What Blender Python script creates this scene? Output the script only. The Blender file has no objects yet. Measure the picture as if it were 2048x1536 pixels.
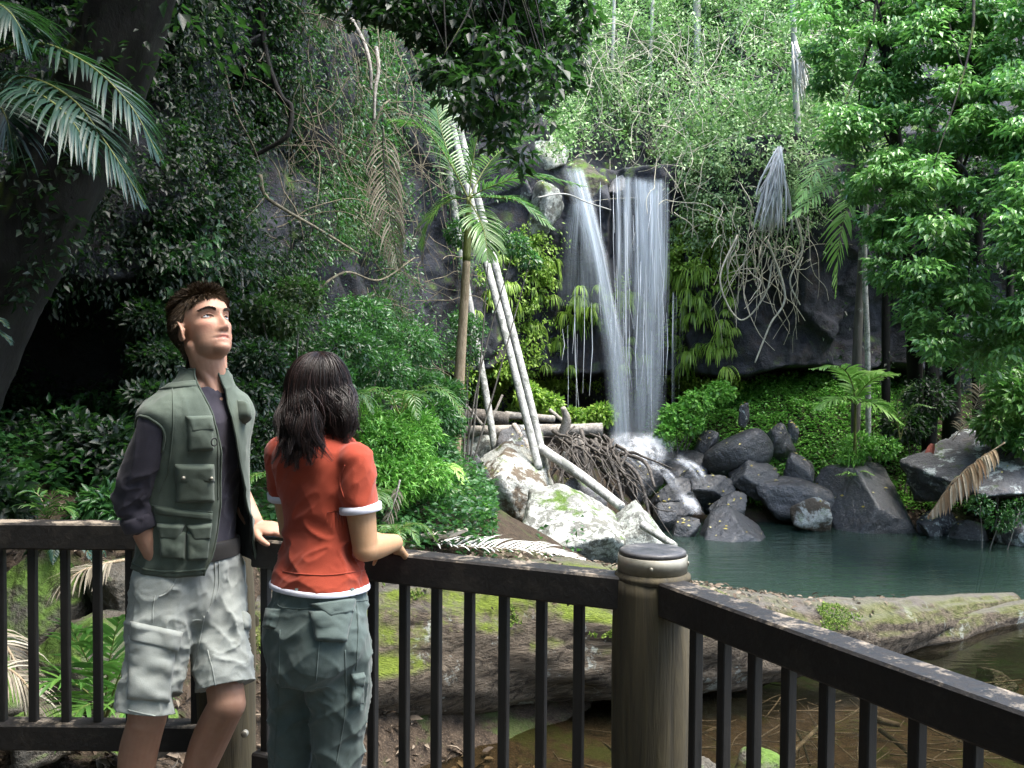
import bpy, math
import numpy as np
from mathutils import Matrix, Vector

RNG = np.random.default_rng(7)
SC = bpy.context.scene
COL = SC.collection
PI = math.pi

# ------------------------------------------------------------------ camera
FPX, CX, CY = 1991.0, 1024.0, 768.0
CAM = np.array([0.0, 0.0, 1.63])
PITCH, ROLL = math.radians(1.956), math.radians(0.4)
_M = Matrix.Rotation(PI / 2 - PITCH, 3, 'X') @ Matrix.Rotation(ROLL, 3, 'Z')
RM = np.array([list(r) for r in _M])


def at(x, y, Y):
    """point that stands Y metres ahead where the photograph shows it"""
    d = RM @ np.array([(x - CX) / FPX, -(y - CY) / FPX, -1.0])
    return CAM + d * (Y / d[1])


def at_z(x, y, z):
    d = RM @ np.array([(x - CX) / FPX, -(y - CY) / FPX, -1.0])
    return CAM + d * ((z - CAM[2]) / d[2])


def pix(P):
    q = (np.asarray(P) - CAM) @ RM
    w = np.minimum(q[:, 2], -1e-4)
    return CX + FPX * q[:, 0] / -w, CY - FPX * q[:, 1] / -w


cam_d = bpy.data.cameras.new("camera")
cam_d.lens = 35.0
cam_d.sensor_width = 36.0 * 2048 / 2048
cam_d.clip_end = 500
cam_o = bpy.data.objects.new("camera", cam_d)
cam_o.matrix_world = Matrix.Translation(CAM.tolist()) @ _M.to_4x4()
COL.objects.link(cam_o)
SC.camera = cam_o


# ------------------------------------------------------------------ noise
def _hash(ix, iy, iz, seed=0):
    h = (ix.astype(np.int64) * 374761393 + iy.astype(np.int64) * 668265263 + iz.astype(np.int64) * 2147483647 + seed * 974634533) & 0xFFFFFFFF
    h = ((h ^ (h >> 13)) * 1274126177) & 0xFFFFFFFF
    h = ((h ^ (h >> 15)) * 2246822519) & 0xFFFFFFFF
    return ((h ^ (h >> 16)) & 0xFFFF) / 65535.0


def vnoise(P, seed=0):
    P = np.asarray(P, float)
    i = np.floor(P)
    f = P - i
    f = f * f * f * (f * (f * 6 - 15) + 10)
    i = i.astype(np.int64)
    r = 0
    for dx in (0, 1):
        wx = f[:, 0] if dx else 1 - f[:, 0]
        for dy in (0, 1):
            wy = f[:, 1] if dy else 1 - f[:, 1]
            for dz in (0, 1):
                wz = f[:, 2] if dz else 1 - f[:, 2]
                r = r + wx * wy * wz * _hash(i[:, 0] + dx, i[:, 1] + dy, i[:, 2] + dz, seed)
    return r * 2 - 1


def fbm(P, scale=1.0, octv=4, seed=0, gain=0.5):
    P = np.asarray(P, float) * scale
    a, s, r = 1.0, 0.0, 0.0
    for k in range(octv):
        r = r + a * vnoise(P + 17.3 * k, seed + k)
        s += a
        a *= gain
        P = P * 2.03
    return r / s


def worley(P, scale=1.0, seed=0):
    """nearest cell: its random value and F2-F1"""
    P = np.asarray(P, float) * scale
    i = np.floor(P).astype(np.int64)
    d1 = np.full(len(P), 9.0); d2 = d1.copy(); val = np.zeros(len(P))
    for dx in (-1, 0, 1):
        for dy in (-1, 0, 1):
            for dz in (-1, 0, 1):
                a, b, c = i[:, 0] + dx, i[:, 1] + dy, i[:, 2] + dz
                q = np.stack([a + _hash(a, b, c, seed + 1), b + _hash(a, b, c, seed + 2), c + _hash(a, b, c, seed + 3)], 1)
                d = np.linalg.norm(P - q, axis=1)
                v = _hash(a, b, c, seed + 4)
                near = d < d1
                d2 = np.where(near, d1, np.minimum(d2, d))
                val = np.where(near, v, val)
                d1 = np.where(near, d, d1)
    return val, d2 - d1


def sstep(a, b, x):
    t = np.clip((np.asarray(x, float) - a) / (b - a), 0, 1)
    return t * t * (3 - 2 * t)


def unit(v):
    v = np.asarray(v, float)
    return v / np.maximum(np.linalg.norm(v, axis=-1, keepdims=True), 1e-9)


def catmull(pts, n):
    """n points along a Catmull-Rom curve through pts (any dimension)"""
    p = np.asarray(pts, float)
    if len(p) == 2:
        t = np.linspace(0, 1, n)[:, None]
        return p[0] * (1 - t) + p[1] * t
    p = np.vstack([2 * p[0] - p[1], p, 2 * p[-1] - p[-2]])
    u = np.linspace(0, len(p) - 3 - 1e-9, n)
    k = np.floor(u).astype(int)
    t = (u - k)[:, None]
    a, b, c, d = p[k], p[k + 1], p[k + 2], p[k + 3]
    return 0.5 * (2 * b + (c - a) * t + (2 * a - 5 * b + 4 * c - d) * t ** 2 + (3 * b - a - 3 * c + d) * t ** 3)


# ------------------------------------------------------------------ meshes
class MB:
    """collects vertices and faces (n-gons grouped by size) for ONE mesh object"""
    def __init__(self):
        self.v, self.f, self.n = [], {}, 0

    def add(self, V, *Fs):
        V = np.asarray(V, float)
        for F in Fs:
            F = np.asarray(F, np.int64)
            if len(F):
                self.f.setdefault(F.shape[1], []).append(F + self.n)
        self.v.append(V)
        self.n += len(V)
        return self

    def verts(self):
        return np.vstack(self.v)


def mk(name, mb, mat, parent=None, smooth=True, base=None, mats=None):
    V = mb.verts() if isinstance(mb, MB) else mb[0]
    Fd = {k: np.vstack(v) for k, v in mb.f.items()} if isinstance(mb, MB) else {F.shape[1]: F for F in map(np.asarray, mb[1:])}
    if parent is not None:
        w = parent
        off = np.zeros(3)
        while w is not None:
            off += np.array(w.location); w = w.parent
        loc = np.zeros(3)
    else:
        off = np.array(base if base is not None else [(V[:, 0].min() + V[:, 0].max()) / 2, (V[:, 1].min() + V[:, 1].max()) / 2, V[:, 2].min()])
        loc = off
    V = V - off
    me = bpy.data.meshes.new(name)
    me.vertices.add(len(V))
    me.vertices.foreach_set("co", V.astype(np.float32).ravel())
    tot = sum(F.size for F in Fd.values()); npoly = sum(len(F) for F in Fd.values())
    me.loops.add(tot); me.polygons.add(npoly)
    li = np.concatenate([F.ravel() for F in Fd.values()])
    ls = np.concatenate([np.full(len(F), k) for k, F in Fd.items()])
    st = np.concatenate([[0], np.cumsum(ls)[:-1]])
    me.loops.foreach_set("vertex_index", li.astype(np.int32))
    me.polygons.foreach_set("loop_start", st.astype(np.int32))
    me.polygons.foreach_set("loop_total", ls.astype(np.int32))
    me.polygons.foreach_set("use_smooth", np.full(npoly, smooth))
    me.update(calc_edges=True)
    me.validate()
    if mat is not None:
        me.materials.append(mat)
    o = bpy.data.objects.new(name, me)
    o.location = loc.tolist()
    if parent is not None:
        o.parent = parent
    COL.objects.link(o)
    return o


def empty(name, loc, label, cat, group=None):
    o = bpy.data.objects.new(name, None)
    o.location = [float(c) for c in loc]
    o.empty_display_size = 0.1
    COL.objects.link(o)
    return tag(o, label, cat, group)


def tag(o, label=None, cat=None, group=None, kind=None):
    if label: o["label"] = label
    if cat: o["category"] = cat
    if group: o["group"] = group
    if kind: o["kind"] = kind
    return o


def copy_tree(o, parent=None):
    c = o.copy()
    COL.objects.link(c)
    c.parent = parent
    for ch in list(o.children):
        copy_tree(ch, c)
    return c


def frames(p):
    """parallel-transport frames along a polyline"""
    t = np.gradient(p, axis=0)
    t = unit(t)
    a = np.array([0, 0, 1.0]) if abs(t[0, 2]) < 0.9 else np.array([1.0, 0, 0])
    n = np.zeros_like(p)
    n[0] = unit(np.cross(np.cross(t[0], a), t[0]))
    for i in range(1, len(p)):
        v = n[i - 1] - t[i] * np.dot(n[i - 1], t[i])
        n[i] = unit(v)
    return t, n, np.cross(t, n)


def tube(mb, p, r, seg=8, cap=True, flat=None, wob=0.0):
    p = np.asarray(p, float)
    m = len(p)
    r = np.broadcast_to(np.asarray(r, float), (m,))
    t, n, b = frames(p)
    a = np.linspace(0, 2 * PI, seg, endpoint=False)
    ra = r[:, None] * np.ones(seg)[None]
    if wob:
        q = np.stack([np.repeat(p[:, 0], seg), np.repeat(p[:, 1], seg) + np.tile(np.cos(a), m) * 2, np.repeat(p[:, 2], seg) + np.tile(np.sin(a), m) * 2], 1)
        ra = ra * (1 + wob * fbm(q, 2.0, 3, 5).reshape(m, seg))
    V = p[:, None] + ra[..., None] * (np.cos(a)[None, :, None] * n[:, None] + np.sin(a)[None, :, None] * b[:, None] * (flat if flat else 1.0))
    V = V.reshape(-1, 3)
    i = np.arange(m - 1)[:, None] * seg; j = np.arange(seg)[None]; k = (j + 1) % seg
    Q = np.stack([i + j, i + k, i + seg + k, i + seg + j], -1).reshape(-1, 4)
    if cap:
        V = np.vstack([V, p[0], p[-1]])
        c0, c1 = m * seg, m * seg + 1
        jj = np.arange(seg); kk = (jj + 1) % seg
        T = np.vstack([np.stack([np.full(seg, c0), kk, jj], 1), np.stack([np.full(seg, c1), (m - 1) * seg + jj, (m - 1) * seg + kk], 1)])
        mb.add(V, Q, T)
    else:
        mb.add(V, Q)
    return mb


def bevel_box(mb, axes, c, h, bev=0.006):
    """box with chamfered long edges; axes 3x3 rows, c centre, h half sizes. long axis = row 0"""
    A = np.asarray(axes, float); c = np.asarray(c, float)
    hy, hz = h[1], h[2]
    prof = [(-hy + bev, -hz), (hy - bev, -hz), (hy, -hz + bev), (hy, hz - bev), (hy - bev, hz), (-hy + bev, hz), (-hy, hz - bev), (-hy, -hz + bev)]
    V = []
    for sx in (-h[0], h[0]):
        for (y, z) in prof:
            V.append(c + A[0] * sx + A[1] * y + A[2] * z)
    Q = [[i, (i + 1) % 8, 8 + (i + 1) % 8, 8 + i] for i in range(8)]
    mb.add(V, Q, [list(range(7, -1, -1)), list(range(8, 16))])
    return mb


LEAF4 = (np.array([(0, 0, 0), (.42, -.5, .10), (1, 0, -.12), (.42, .5, .10)]), np.array([(0, 1, 2), (0, 2, 3)]), None)
LEAF8 = (np.array([(0, 0, 0), (.28, -.42, .08), (.28, 0, 0), (.28, .42, .08), (.68, -.36, .04), (.68, 0, -.05), (.68, .36, .04), (1, 0, -.18)]),
         np.array([(0, 1, 2), (0, 2, 3), (4, 7, 5), (5, 7, 6)]), np.array([(1, 4, 5, 2), (2, 5, 6, 3)]))


def leaves(mb, P, D, N, L, W, tmpl=LEAF4):
    """leaf blades at P, along D, facing N, length L, width W"""
    T, F3, F4 = tmpl
    P = np.asarray(P, float); n = len(P)
    D = unit(D); N = np.asarray(N, float)
    N = unit(N - D * (N * D).sum(1, keepdims=True))
    S = np.cross(N, D)
    L = np.broadcast_to(L, (n,))[:, None, None]; W = np.broadcast_to(W, (n,))[:, None, None]
    V = P[:, None] + L * T[None, :, :1] * D[:, None] + W * T[None, :, 1:2] * S[:, None] + L * T[None, :, 2:] * N[:, None]
    off = (np.arange(n) * len(T))[:, None, None]
    fs = [(F3[None] + off).reshape(-1, 3)]
    if F4 is not None:
        fs.append((F4[None] + off).reshape(-1, 4))
    mb.add(V.reshape(-1, 3), *fs)
    return mb


def rnd_dir(n, rng=RNG):
    return unit(rng.normal(size=(n, 3)))


def frond(rach, leafm, pts, leaf_len, leaf_w, n=34, droop=0.5, fwd=0.6, rr=0.012, up=(0, 0, 1), start=0.15, ragged=0.0, vee=0.35, seed=0, sides=(-1, 1)):
    """pinnate palm frond: rachis tube into rach, leaflets into leafm"""
    rng = np.random.default_rng(seed)
    p = catmull(pts, 40)
    tube(rach, p, np.linspace(rr, rr * 0.25, 40), 5)
    t = unit(np.gradient(p, axis=0))
    up = np.array(up, float)
    for s in sides:
        u = np.linspace(start, 1.0, n) + rng.normal(0, 0.3 / n, n)
        u = np.clip(u, 0, 1)
        k = np.clip((u * 39).astype(int), 0, 39)
        B, T = p[k], t[k]
        S = unit(np.cross(T, np.broadcast_to(up, T.shape))) * s
        U = unit(np.cross(S, T)) * s
        env = np.sin(np.clip(0.22 + 0.80 * (u - start) / (1 - start), 0, 1) * PI) ** 0.7 * 0.85 + 0.15
        Ln = leaf_len * env * rng.uniform(0.85, 1.12, n)
        if ragged:
            Ln = Ln * np.where(rng.random(n) < ragged, rng.uniform(0.35, 0.8, n), 1)
        d0 = unit(S + T * (fwd + 0.9 * u[:, None] ** 2) + U * (vee + rng.normal(0, .08, (n, 1))))
        m = 5
        V = []
        q = B.copy(); d = d0.copy()
        wprof = [0.55, 1.0, 0.95, 0.7, 0.06]
        st = []
        for i in range(m):
            wd = unit(np.cross(d, np.cross(U, d) if False else unit(T + 1e-3)))
            st.append((q.copy(), d.copy()))
            d = unit(d + np.array([0, 0, -1.0]) * droop * (0.35 + 0.3 * i) * rng.uniform(.7, 1.3, (n, 1)) * 0.6)
            q = q + d * (Ln / (m - 1))[:, None]
        for i in range(m):
            q, d = st[i]
            w = unit(T - d * (T * d).sum(1, keepdims=True)) * (leaf_w * wprof[i] * 0.5)
            nn = unit(np.cross(w, d)) * leaf_w * 0.18 * wprof[i]
            V += [q - w + nn, q, q + w + nn]
        V = np.stack(V, 1)
        f = []
        for i in range(m - 1):
            a = i * 3
            f += [(a, a + 1, a + 4, a + 3), (a + 1, a + 2, a + 5, a + 4)]
        f = np.array(f)
        off = (np.arange(n) * 15)[:, None, None]
        leafm.add(V.reshape(-1, 3), (f[None] + off).reshape(-1, 4))


def ico(sub):
    t = (1 + 5 ** .5) / 2
    V = [(-1, t, 0), (1, t, 0), (-1, -t, 0), (1, -t, 0), (0, -1, t), (0, 1, t), (0, -1, -t), (0, 1, -t), (t, 0, -1), (t, 0, 1), (-t, 0, -1), (-t, 0, 1)]
    F = [(0, 11, 5), (0, 5, 1), (0, 1, 7), (0, 7, 10), (0, 10, 11), (1, 5, 9), (5, 11, 4), (11, 10, 2), (10, 7, 6), (7, 1, 8), (3, 9, 4), (3, 4, 2), (3, 2, 6), (3, 6, 8), (3, 8, 9), (4, 9, 5), (2, 4, 11), (6, 2, 10), (8, 6, 7), (9, 8, 1)]
    V = [np.array(v) / np.linalg.norm(v) for v in V]
    for _ in range(sub):
        cache = {}; G = []
        def mid(a, b):
            k = (min(a, b), max(a, b))
            if k not in cache:
                m = V[a] + V[b]; V.append(m / np.linalg.norm(m)); cache[k] = len(V) - 1
            return cache[k]
        for a, b, c in F:
            x, y, z = mid(a, b), mid(b, c), mid(c, a)
            G += [(a, x, z), (b, y, x), (c, z, y), (x, y, z)]
        F = G
    return np.array(V), np.array(F)


ICO = {k: ico(k) for k in (2, 3, 4, 5)}


def rock_shape(half, seed, planes=14, sharp=14.0, rough=0.06, sub=4, normals=None, rot=0.0):
    """angular boulder: the soft intersection of half spaces, with rough noise"""
    rng = np.random.default_rng(seed)
    D, F = ICO[sub]
    if normals is None:
        N = unit(rng.normal(size=(planes, 3)) * (1, 1, 0.9))
        H = rng.uniform(0.72, 1.0, planes)
    else:
        N = unit(np.array([n[:3] for n in normals])); H = np.array([n[3] for n in normals])
    dn = D @ N.T
    inv = np.maximum(dn / H, 0.0)
    r = 1.0 / (np.power(np.power(inv, sharp).sum(1) + 0.6 ** sharp, 1 / sharp))
    V = D * r[:, None]
    V = V * (1 + rough * fbm(V, 1.7, 4, seed)[:, None] + rough * .5 * fbm(V, 6, 3, seed + 9)[:, None])
    lo, hi = V.min(0), V.max(0)
    V = (V - (lo + hi) / 2) / ((hi - lo) / 2) * np.asarray(half)
    c, s = math.cos(rot), math.sin(rot)
    V = V @ np.array([[c, s, 0], [-s, c, 0], [0, 0, 1]])
    return V, F


# ------------------------------------------------------------------ materials
class NT:
    def __init__(self, name):
        self.m = bpy.data.materials.new(name)
        self.m.use_nodes = True
        self.t = self.m.node_tree
        self.t.nodes.clear()
        self.out = self.n('ShaderNodeOutputMaterial')

    def n(self, typ, **kw):
        nd = self.t.nodes.new(typ)
        for k, v in kw.items():
            if k.startswith('i_'):
                nd.inputs[k[2:].replace('_', ' ')].default_value = v
            else:
                setattr(nd, k, v)
        return nd

    def l(self, a, b):
        self.t.links.new(a, b)

    def pos(self, scale=(1, 1, 1)):
        g = self.n('ShaderNodeNewGeometry')
        if scale == (1, 1, 1):
            return g.outputs['Position']
        v = self.n('ShaderNodeVectorMath', operation='MULTIPLY')
        self.l(g.outputs['Position'], v.inputs[0]); v.inputs[1].default_value = scale
        return v.outputs[0]

    def noise(self, scale, detail=4, rough=.55, vec=None, dist=0.0):
        a = self.n('ShaderNodeTexNoise')
        a.inputs['Scale'].default_value = scale; a.inputs['Detail'].default_value = detail
        a.inputs['Roughness'].default_value = rough; a.inputs['Distortion'].default_value = dist
        self.l(vec if vec is not None else self.pos(), a.inputs['Vector'])
        return a.outputs['Fac']

    def ramp(self, fac, stops, interp='LINEAR'):
        r = self.n('ShaderNodeValToRGB')
        r.color_ramp.interpolation = interp
        e = r.color_ramp.elements
        while len(e) < len(stops):
            e.new(0.5)
        for el, (p, c) in zip(e, stops):
            el.position = p
            el.color = (c[0], c[1], c[2], 1) if hasattr(c, '__len__') else (c, c, c, 1)
        self.l(fac, r.inputs[0])
        return r.outputs[0]

    def mix(self, fac, a, b, mode='MIX'):
        m = self.n('ShaderNodeMix', data_type='RGBA', blend_type=mode)
        for sock, val in ((m.inputs[0], fac), (m.inputs[6], a), (m.inputs[7], b)):
            if isinstance(val, bpy.types.NodeSocket):
                self.l(val, sock)
            elif hasattr(val, '__len__'):
                sock.default_value = (*val[:3], 1)
            else:
                sock.default_value = val
        return m.outputs[2]

    def math(self, op, a, b=0.0, clamp=False):
        m = self.n('ShaderNodeMath', operation=op, use_clamp=clamp)
        for s, v in zip(m.inputs, (a, b)):
            if isinstance(v, bpy.types.NodeSocket): self.l(v, s)
            else: s.default_value = v
        return m.outputs[0]

    def bump(self, h, strength=.4, dist=.02):
        b = self.n('ShaderNodeBump')
        b.inputs['Strength'].default_value = strength; b.inputs['Distance'].default_value = dist
        self.l(h, b.inputs['Height'])
        return b.outputs[0]

    def bsdf(self, col, rough=.6, spec=.5, normal=None, **kw):
        p = self.n('ShaderNodeBsdfPrincipled')
        def put(k, v):
            if isinstance(v, bpy.types.NodeSocket): self.l(v, p.inputs[k])
            elif hasattr(v, '__len__'): p.inputs[k].default_value = (*v[:3], 1)
            else: p.inputs[k].default_value = v
        put('Base Color', col); put('Roughness', rough); put('Specular IOR Level', spec)
        if normal is not None: self.l(normal, p.inputs['Normal'])
        for k, v in kw.items(): put(k.replace('_', ' '), v)
        return p.outputs[0]

    def surf(self, s):
        self.l(s, self.out.inputs['Surface'])
        return self.m


def leaf_mat(name, cols, rough=.38, trans=.28, spec=.3, tcol=None, clump=None):
    rough, spec = rough * 1.02, max(spec, .42)
    cols = [(r * .95, g, b * 1.12) for r, g, b in cols]
    """leaf colours vary blade by blade; some light passes through"""
    t = NT(name)
    g = t.n('ShaderNodeNewGeometry')
    n = len(cols)
    c = t.ramp(g.outputs['Random Per Island'], [((i + .5) / n, k) for i, k in enumerate(cols)])
    big = t.noise(1.1, 2)
    c = t.mix(t.ramp(big, [(.35, .0), (.7, .55)]), c, clump or [k * 1.5 for k in cols[-1]])
    p = t.bsdf(c, rough, spec)
    tr = t.n('ShaderNodeBsdfTranslucent')
    tc = t.mix(.6, c, tcol or (.10, .32, .05))
    t.l(tc, tr.inputs['Color'])
    m = t.n('ShaderNodeMixShader'); m.inputs[0].default_value = trans
    t.l(p, m.inputs[1]); t.l(tr.outputs[0], m.inputs[2])
    return t.surf(m.outputs[0])


def rock_mat(name, dark=(.05, .052, .06), mid=(.11, .11, .12), warm=(.10, .07, .045), lichen=0.0, lich_col=(.55, .58, .55), moss=0.0, wet=False, stain=0.35, lscale=3.0, moss_col=(.05, .09, .012)):
    t = NT(name)
    n1 = t.noise(1.6, 6, .6); n2 = t.noise(7, 5, .65); n3 = t.noise(45, 3, .6)
    c = t.mix(t.ramp(n1, [(.3, 0.), (.7, 1.)]), dark, mid)
    c = t.mix(t.ramp(t.noise(2.3, 5, .6, dist=.6), [(.52, 0.), (.66, stain)]), c, warm)
    c = t.mix(t.ramp(n3, [(.3, .0), (.75, .35)]), c, [k * 1.7 for k in mid])
    if lichen > 0:
        lo = .72 - .42 * lichen
        f = t.ramp(t.noise(lscale, 8, .72, dist=.3), [(lo, 0.), (lo + .05, 1.)])
        f2 = t.ramp(t.noise(lscale * 9, 4, .7), [(.30, .25), (.5, 1.)])
        c = t.mix(t.math('MULTIPLY', f, f2), c, lich_col)
    if moss > 0:
        g = t.n('ShaderNodeNewGeometry')
        sep = t.n('ShaderNodeSeparateXYZ'); t.l(g.outputs['Normal'], sep.inputs[0])
        up = t.ramp(sep.outputs[2], [(.05, 0.), (.6, 1.)])
        f = t.ramp(t.noise(2.1, 6, .65), [(.62 - .35 * moss, 0.), (.70 - .3 * moss, 1.)])
        mc = t.mix(t.noise(30, 3), [k * .6 for k in moss_col], [k * 1.9 for k in moss_col])
        c = t.mix(t.math('MULTIPLY', up, f), c, mc)
    h = t.math('ADD', t.math('ADD', t.math('MULTIPLY', n2, .9), t.math('MULTIPLY', n3, .3)), t.math('MULTIPLY', t.noise(18, 5, .7), .6))
    ro = t.ramp(n2, [(.3, .30 if wet else .65), (.7, .52 if wet else .92)])
    kw = dict(Coat_Weight=.22, Coat_Roughness=.32) if wet else {}
    return t.surf(t.bsdf(c, ro, .8 if wet else .3, t.bump(h, .8, .06), **kw))
# ================================================================== world and sun
SUN_AZ = np.array([0.92, -0.30]); SUN_AZ /= np.linalg.norm(SUN_AZ)
SUN_EL = math.radians(69)
w = bpy.data.worlds.new("World"); SC.world = w; w.use_nodes = True
wt = w.node_tree
sky = wt.nodes.new('ShaderNodeTexSky'); sky.sky_type = 'NISHITA'; sky.sun_disc = False
sky.sun_elevation = SUN_EL
sky.sun_rotation = math.atan2(SUN_AZ[0], SUN_AZ[1])
sky.dust_density = 2.5; sky.air_density = 1.2
wt.links.new(sky.outputs[0], wt.nodes['Background'].inputs[0])
wt.nodes['Background'].inputs[1].default_value = 0.15
sd = bpy.data.lights.new("sun", 'SUN'); sd.energy = 1.9; sd.angle = math.radians(38); sd.color = (1, .96, .88)
so = bpy.data.objects.new("sun", sd)
ldir = Vector((-SUN_AZ[0] * math.cos(SUN_EL), -SUN_AZ[1] * math.cos(SUN_EL), -math.sin(SUN_EL)))
so.rotation_euler = ldir.to_track_quat('-Z', 'Y').to_euler()
so.location = (12, 10, 20)
COL.objects.link(so)
SC.view_settings.view_transform = 'Standard'
SC.view_settings.look = 'None'
SC.view_settings.exposure = 2.55
SC.view_settings.gamma = 1.0
SC.cycles.max_bounces = 8
SC.cycles.transparent_max_bounces = 24
SC.cycles.diffuse_bounces = 3
SC.cycles.glossy_bounces = 3
SC.cycles.transmission_bounces = 4
SC.cycles.caustics_reflective = False
SC.cycles.caustics_refractive = False
SC.cycles.use_denoising = True

# ================================================================== materials
M = {}
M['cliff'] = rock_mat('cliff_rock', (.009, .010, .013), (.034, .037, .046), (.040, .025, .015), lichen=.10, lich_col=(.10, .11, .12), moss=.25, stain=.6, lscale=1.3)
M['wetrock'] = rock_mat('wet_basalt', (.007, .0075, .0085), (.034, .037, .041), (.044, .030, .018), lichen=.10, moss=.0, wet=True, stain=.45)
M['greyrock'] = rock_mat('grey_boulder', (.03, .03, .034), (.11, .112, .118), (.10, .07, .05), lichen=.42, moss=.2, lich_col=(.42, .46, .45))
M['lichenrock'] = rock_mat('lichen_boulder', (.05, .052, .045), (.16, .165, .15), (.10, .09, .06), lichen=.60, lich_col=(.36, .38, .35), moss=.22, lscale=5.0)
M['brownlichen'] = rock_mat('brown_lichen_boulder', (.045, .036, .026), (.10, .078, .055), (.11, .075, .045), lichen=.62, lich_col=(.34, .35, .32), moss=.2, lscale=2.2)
M['mossrock'] = rock_mat('mossy_rock', (.022, .021, .017), (.085, .076, .06), (.075, .05, .03), lichen=.25, lich_col=(.22, .235, .2), moss=.5, lscale=4)


def ground_mat():
    t = NT('forest_floor')
    n1 = t.noise(2.2, 6, .65); n2 = t.noise(14, 5, .7); n3 = t.noise(60, 3, .6)
    c = t.mix(t.ramp(n2, [(.3, 0.), (.7, 1.)]), (.010, .007, .005), (.050, .036, .024))
    c = t.mix(t.ramp(n3, [(.5, 0.), (.7, .6)]), c, (.10, .075, .052))
    c = t.mix(t.ramp(n1, [(.52, 0.), (.62, .7)]), c, (.035, .055, .012))
    return t.surf(t.bsdf(c, .9, .2, t.bump(t.math('ADD', n2, t.math('MULTIPLY', n3, .4)), .7, .04)))


M['ground'] = ground_mat()


def bark_mat(name, a, b, c3=None, sx=6, sz=1.0, lich=0.0, lcol=(.5, .52, .48), moss=0.0, axis=2, rough=.85, bump=.5):
    t = NT(name)
    sc = [sx, sx, sx]; sc[axis] = sz
    v = t.pos(tuple(sc))
    n1 = t.noise(1, 6, .65, v, .4); n2 = t.noise(3.2, 5, .7, v)
    c = t.mix(t.ramp(n1, [(.3, 0.), (.7, 1.)]), a, b)
    if c3: c = t.mix(t.ramp(n2, [(.5, 0.), (.68, .8)]), c, c3)
    if lich:
        c = t.mix(t.ramp(t.noise(5, 7, .7), [(.7 - .35 * lich, 0.), (.76 - .35 * lich, .9)]), c, lcol)
    if moss:
        g = t.n('ShaderNodeNewGeometry'); s = t.n('ShaderNodeSeparateXYZ'); t.l(g.outputs['Normal'], s.inputs[0])
        up = t.ramp(s.outputs[2], [(-.2, 0.), (.5, 1.)])
        f = t.ramp(t.noise(1.7, 6, .65), [(.60 - .3 * moss, 0.), (.70 - .3 * moss, 1.)])
        mc = t.mix(t.noise(26, 4), (.03, .05, .008), (.13, .19, .02))
        c = t.mix(t.math('MULTIPLY', up, f), c, mc)
    return t.surf(t.bsdf(c, rough, .3, t.bump(t.math('ADD', n1, t.math('MULTIPLY', n2, .6)), bump, .03)))


M['palmtrunk'] = bark_mat('grey_palm_bark', (.20, .20, .19), (.46, .46, .43), (.62, .63, .60), 9, 9, lich=.5, lcol=(.16, .17, .15))
M['tanstem'] = bark_mat('tan_palm_stem', (.16, .115, .07), (.33, .26, .17), (.40, .33, .23), 14, 4)
M['greenstem'] = bark_mat('green_palm_stem', (.07, .09, .02), (.16, .18, .05), (.22, .21, .08), 14, 2, rough=.5)
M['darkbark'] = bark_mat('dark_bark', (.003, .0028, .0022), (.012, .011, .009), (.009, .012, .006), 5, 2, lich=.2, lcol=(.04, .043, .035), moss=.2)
M['treebark'] = bark_mat('tree_bark', (.045, .04, .033), (.15, .14, .12), None, 8, 1.2, lich=.3, lcol=(.3, .31, .28))
M['palebark'] = bark_mat('pale_bark', (.22, .22, .20), (.45, .45, .42), None, 8, 2)
M['driftwood'] = bark_mat('driftwood', (.09, .08, .07), (.36, .33, .29), (.50, .47, .42), 10, 10)
M['darkstick'] = bark_mat('wet_sticks', (.022, .02, .018), (.12, .105, .09), (.22, .20, .18), 9, 9)
M['vine'] = bark_mat('vine_stem', (.07, .06, .042), (.25, .22, .155), None, 12, 12)
M['palevine'] = bark_mat('pale_vine_stem', (.26, .24, .17), (.52, .50, .40), None, 12, 12)


def deadleaf_mat(name, a, b, c):
    t = NT(name)
    g = t.n('ShaderNodeNewGeometry')
    col = t.ramp(g.outputs['Random Per Island'], [(.1, a), (.5, b), (.9, c)])
    col = t.mix(t.ramp(t.noise(20, 3), [(.4, 0.), (.7, .4)]), col, a)
    p = t.bsdf(col, .75, .25)
    tr = t.n('ShaderNodeBsdfTranslucent'); t.l(col, tr.inputs[0])
    m = t.n('ShaderNodeMixShader'); m.inputs[0].default_value = .15
    t.l(p, m.inputs[1]); t.l(tr.outputs[0], m.inputs[2])
    return t.surf(m.outputs[0])


M['litter'] = deadleaf_mat('fallen_leaves', (.04, .028, .018), (.11, .08, .055), (.22, .18, .135))
M['deadfrond'] = deadleaf_mat('dead_frond', (.10, .085, .06), (.22, .19, .14), (.34, .31, .25))
M['whitefrond'] = deadleaf_mat('bleached_frond', (.50, .49, .45), (.68, .67, .63), (.80, .80, .77))
M['tanfrond'] = deadleaf_mat('tan_frond', (.28, .17, .09), (.45, .32, .19), (.60, .50, .36))
M['yellowleaf'] = deadleaf_mat('yellow_leaf', (.45, .36, .08), (.55, .47, .16), (.6, .55, .3))
M['leaf_dark'] = leaf_mat('dark_leaf', [(.0014, .0055, .0022), (.0034, .0112, .004), (.0072, .021, .0065)], .48, .2)  # darkened so the shade of the left cliff is put into the colour
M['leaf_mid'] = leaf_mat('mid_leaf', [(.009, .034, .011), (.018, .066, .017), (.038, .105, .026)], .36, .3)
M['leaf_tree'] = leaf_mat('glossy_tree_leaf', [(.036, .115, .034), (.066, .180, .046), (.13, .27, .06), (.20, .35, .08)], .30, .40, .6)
M['leaf_olive'] = leaf_mat('olive_leaf', [(.012, .024, .007), (.026, .044, .011), (.052, .078, .02)], .42, .3)
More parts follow.
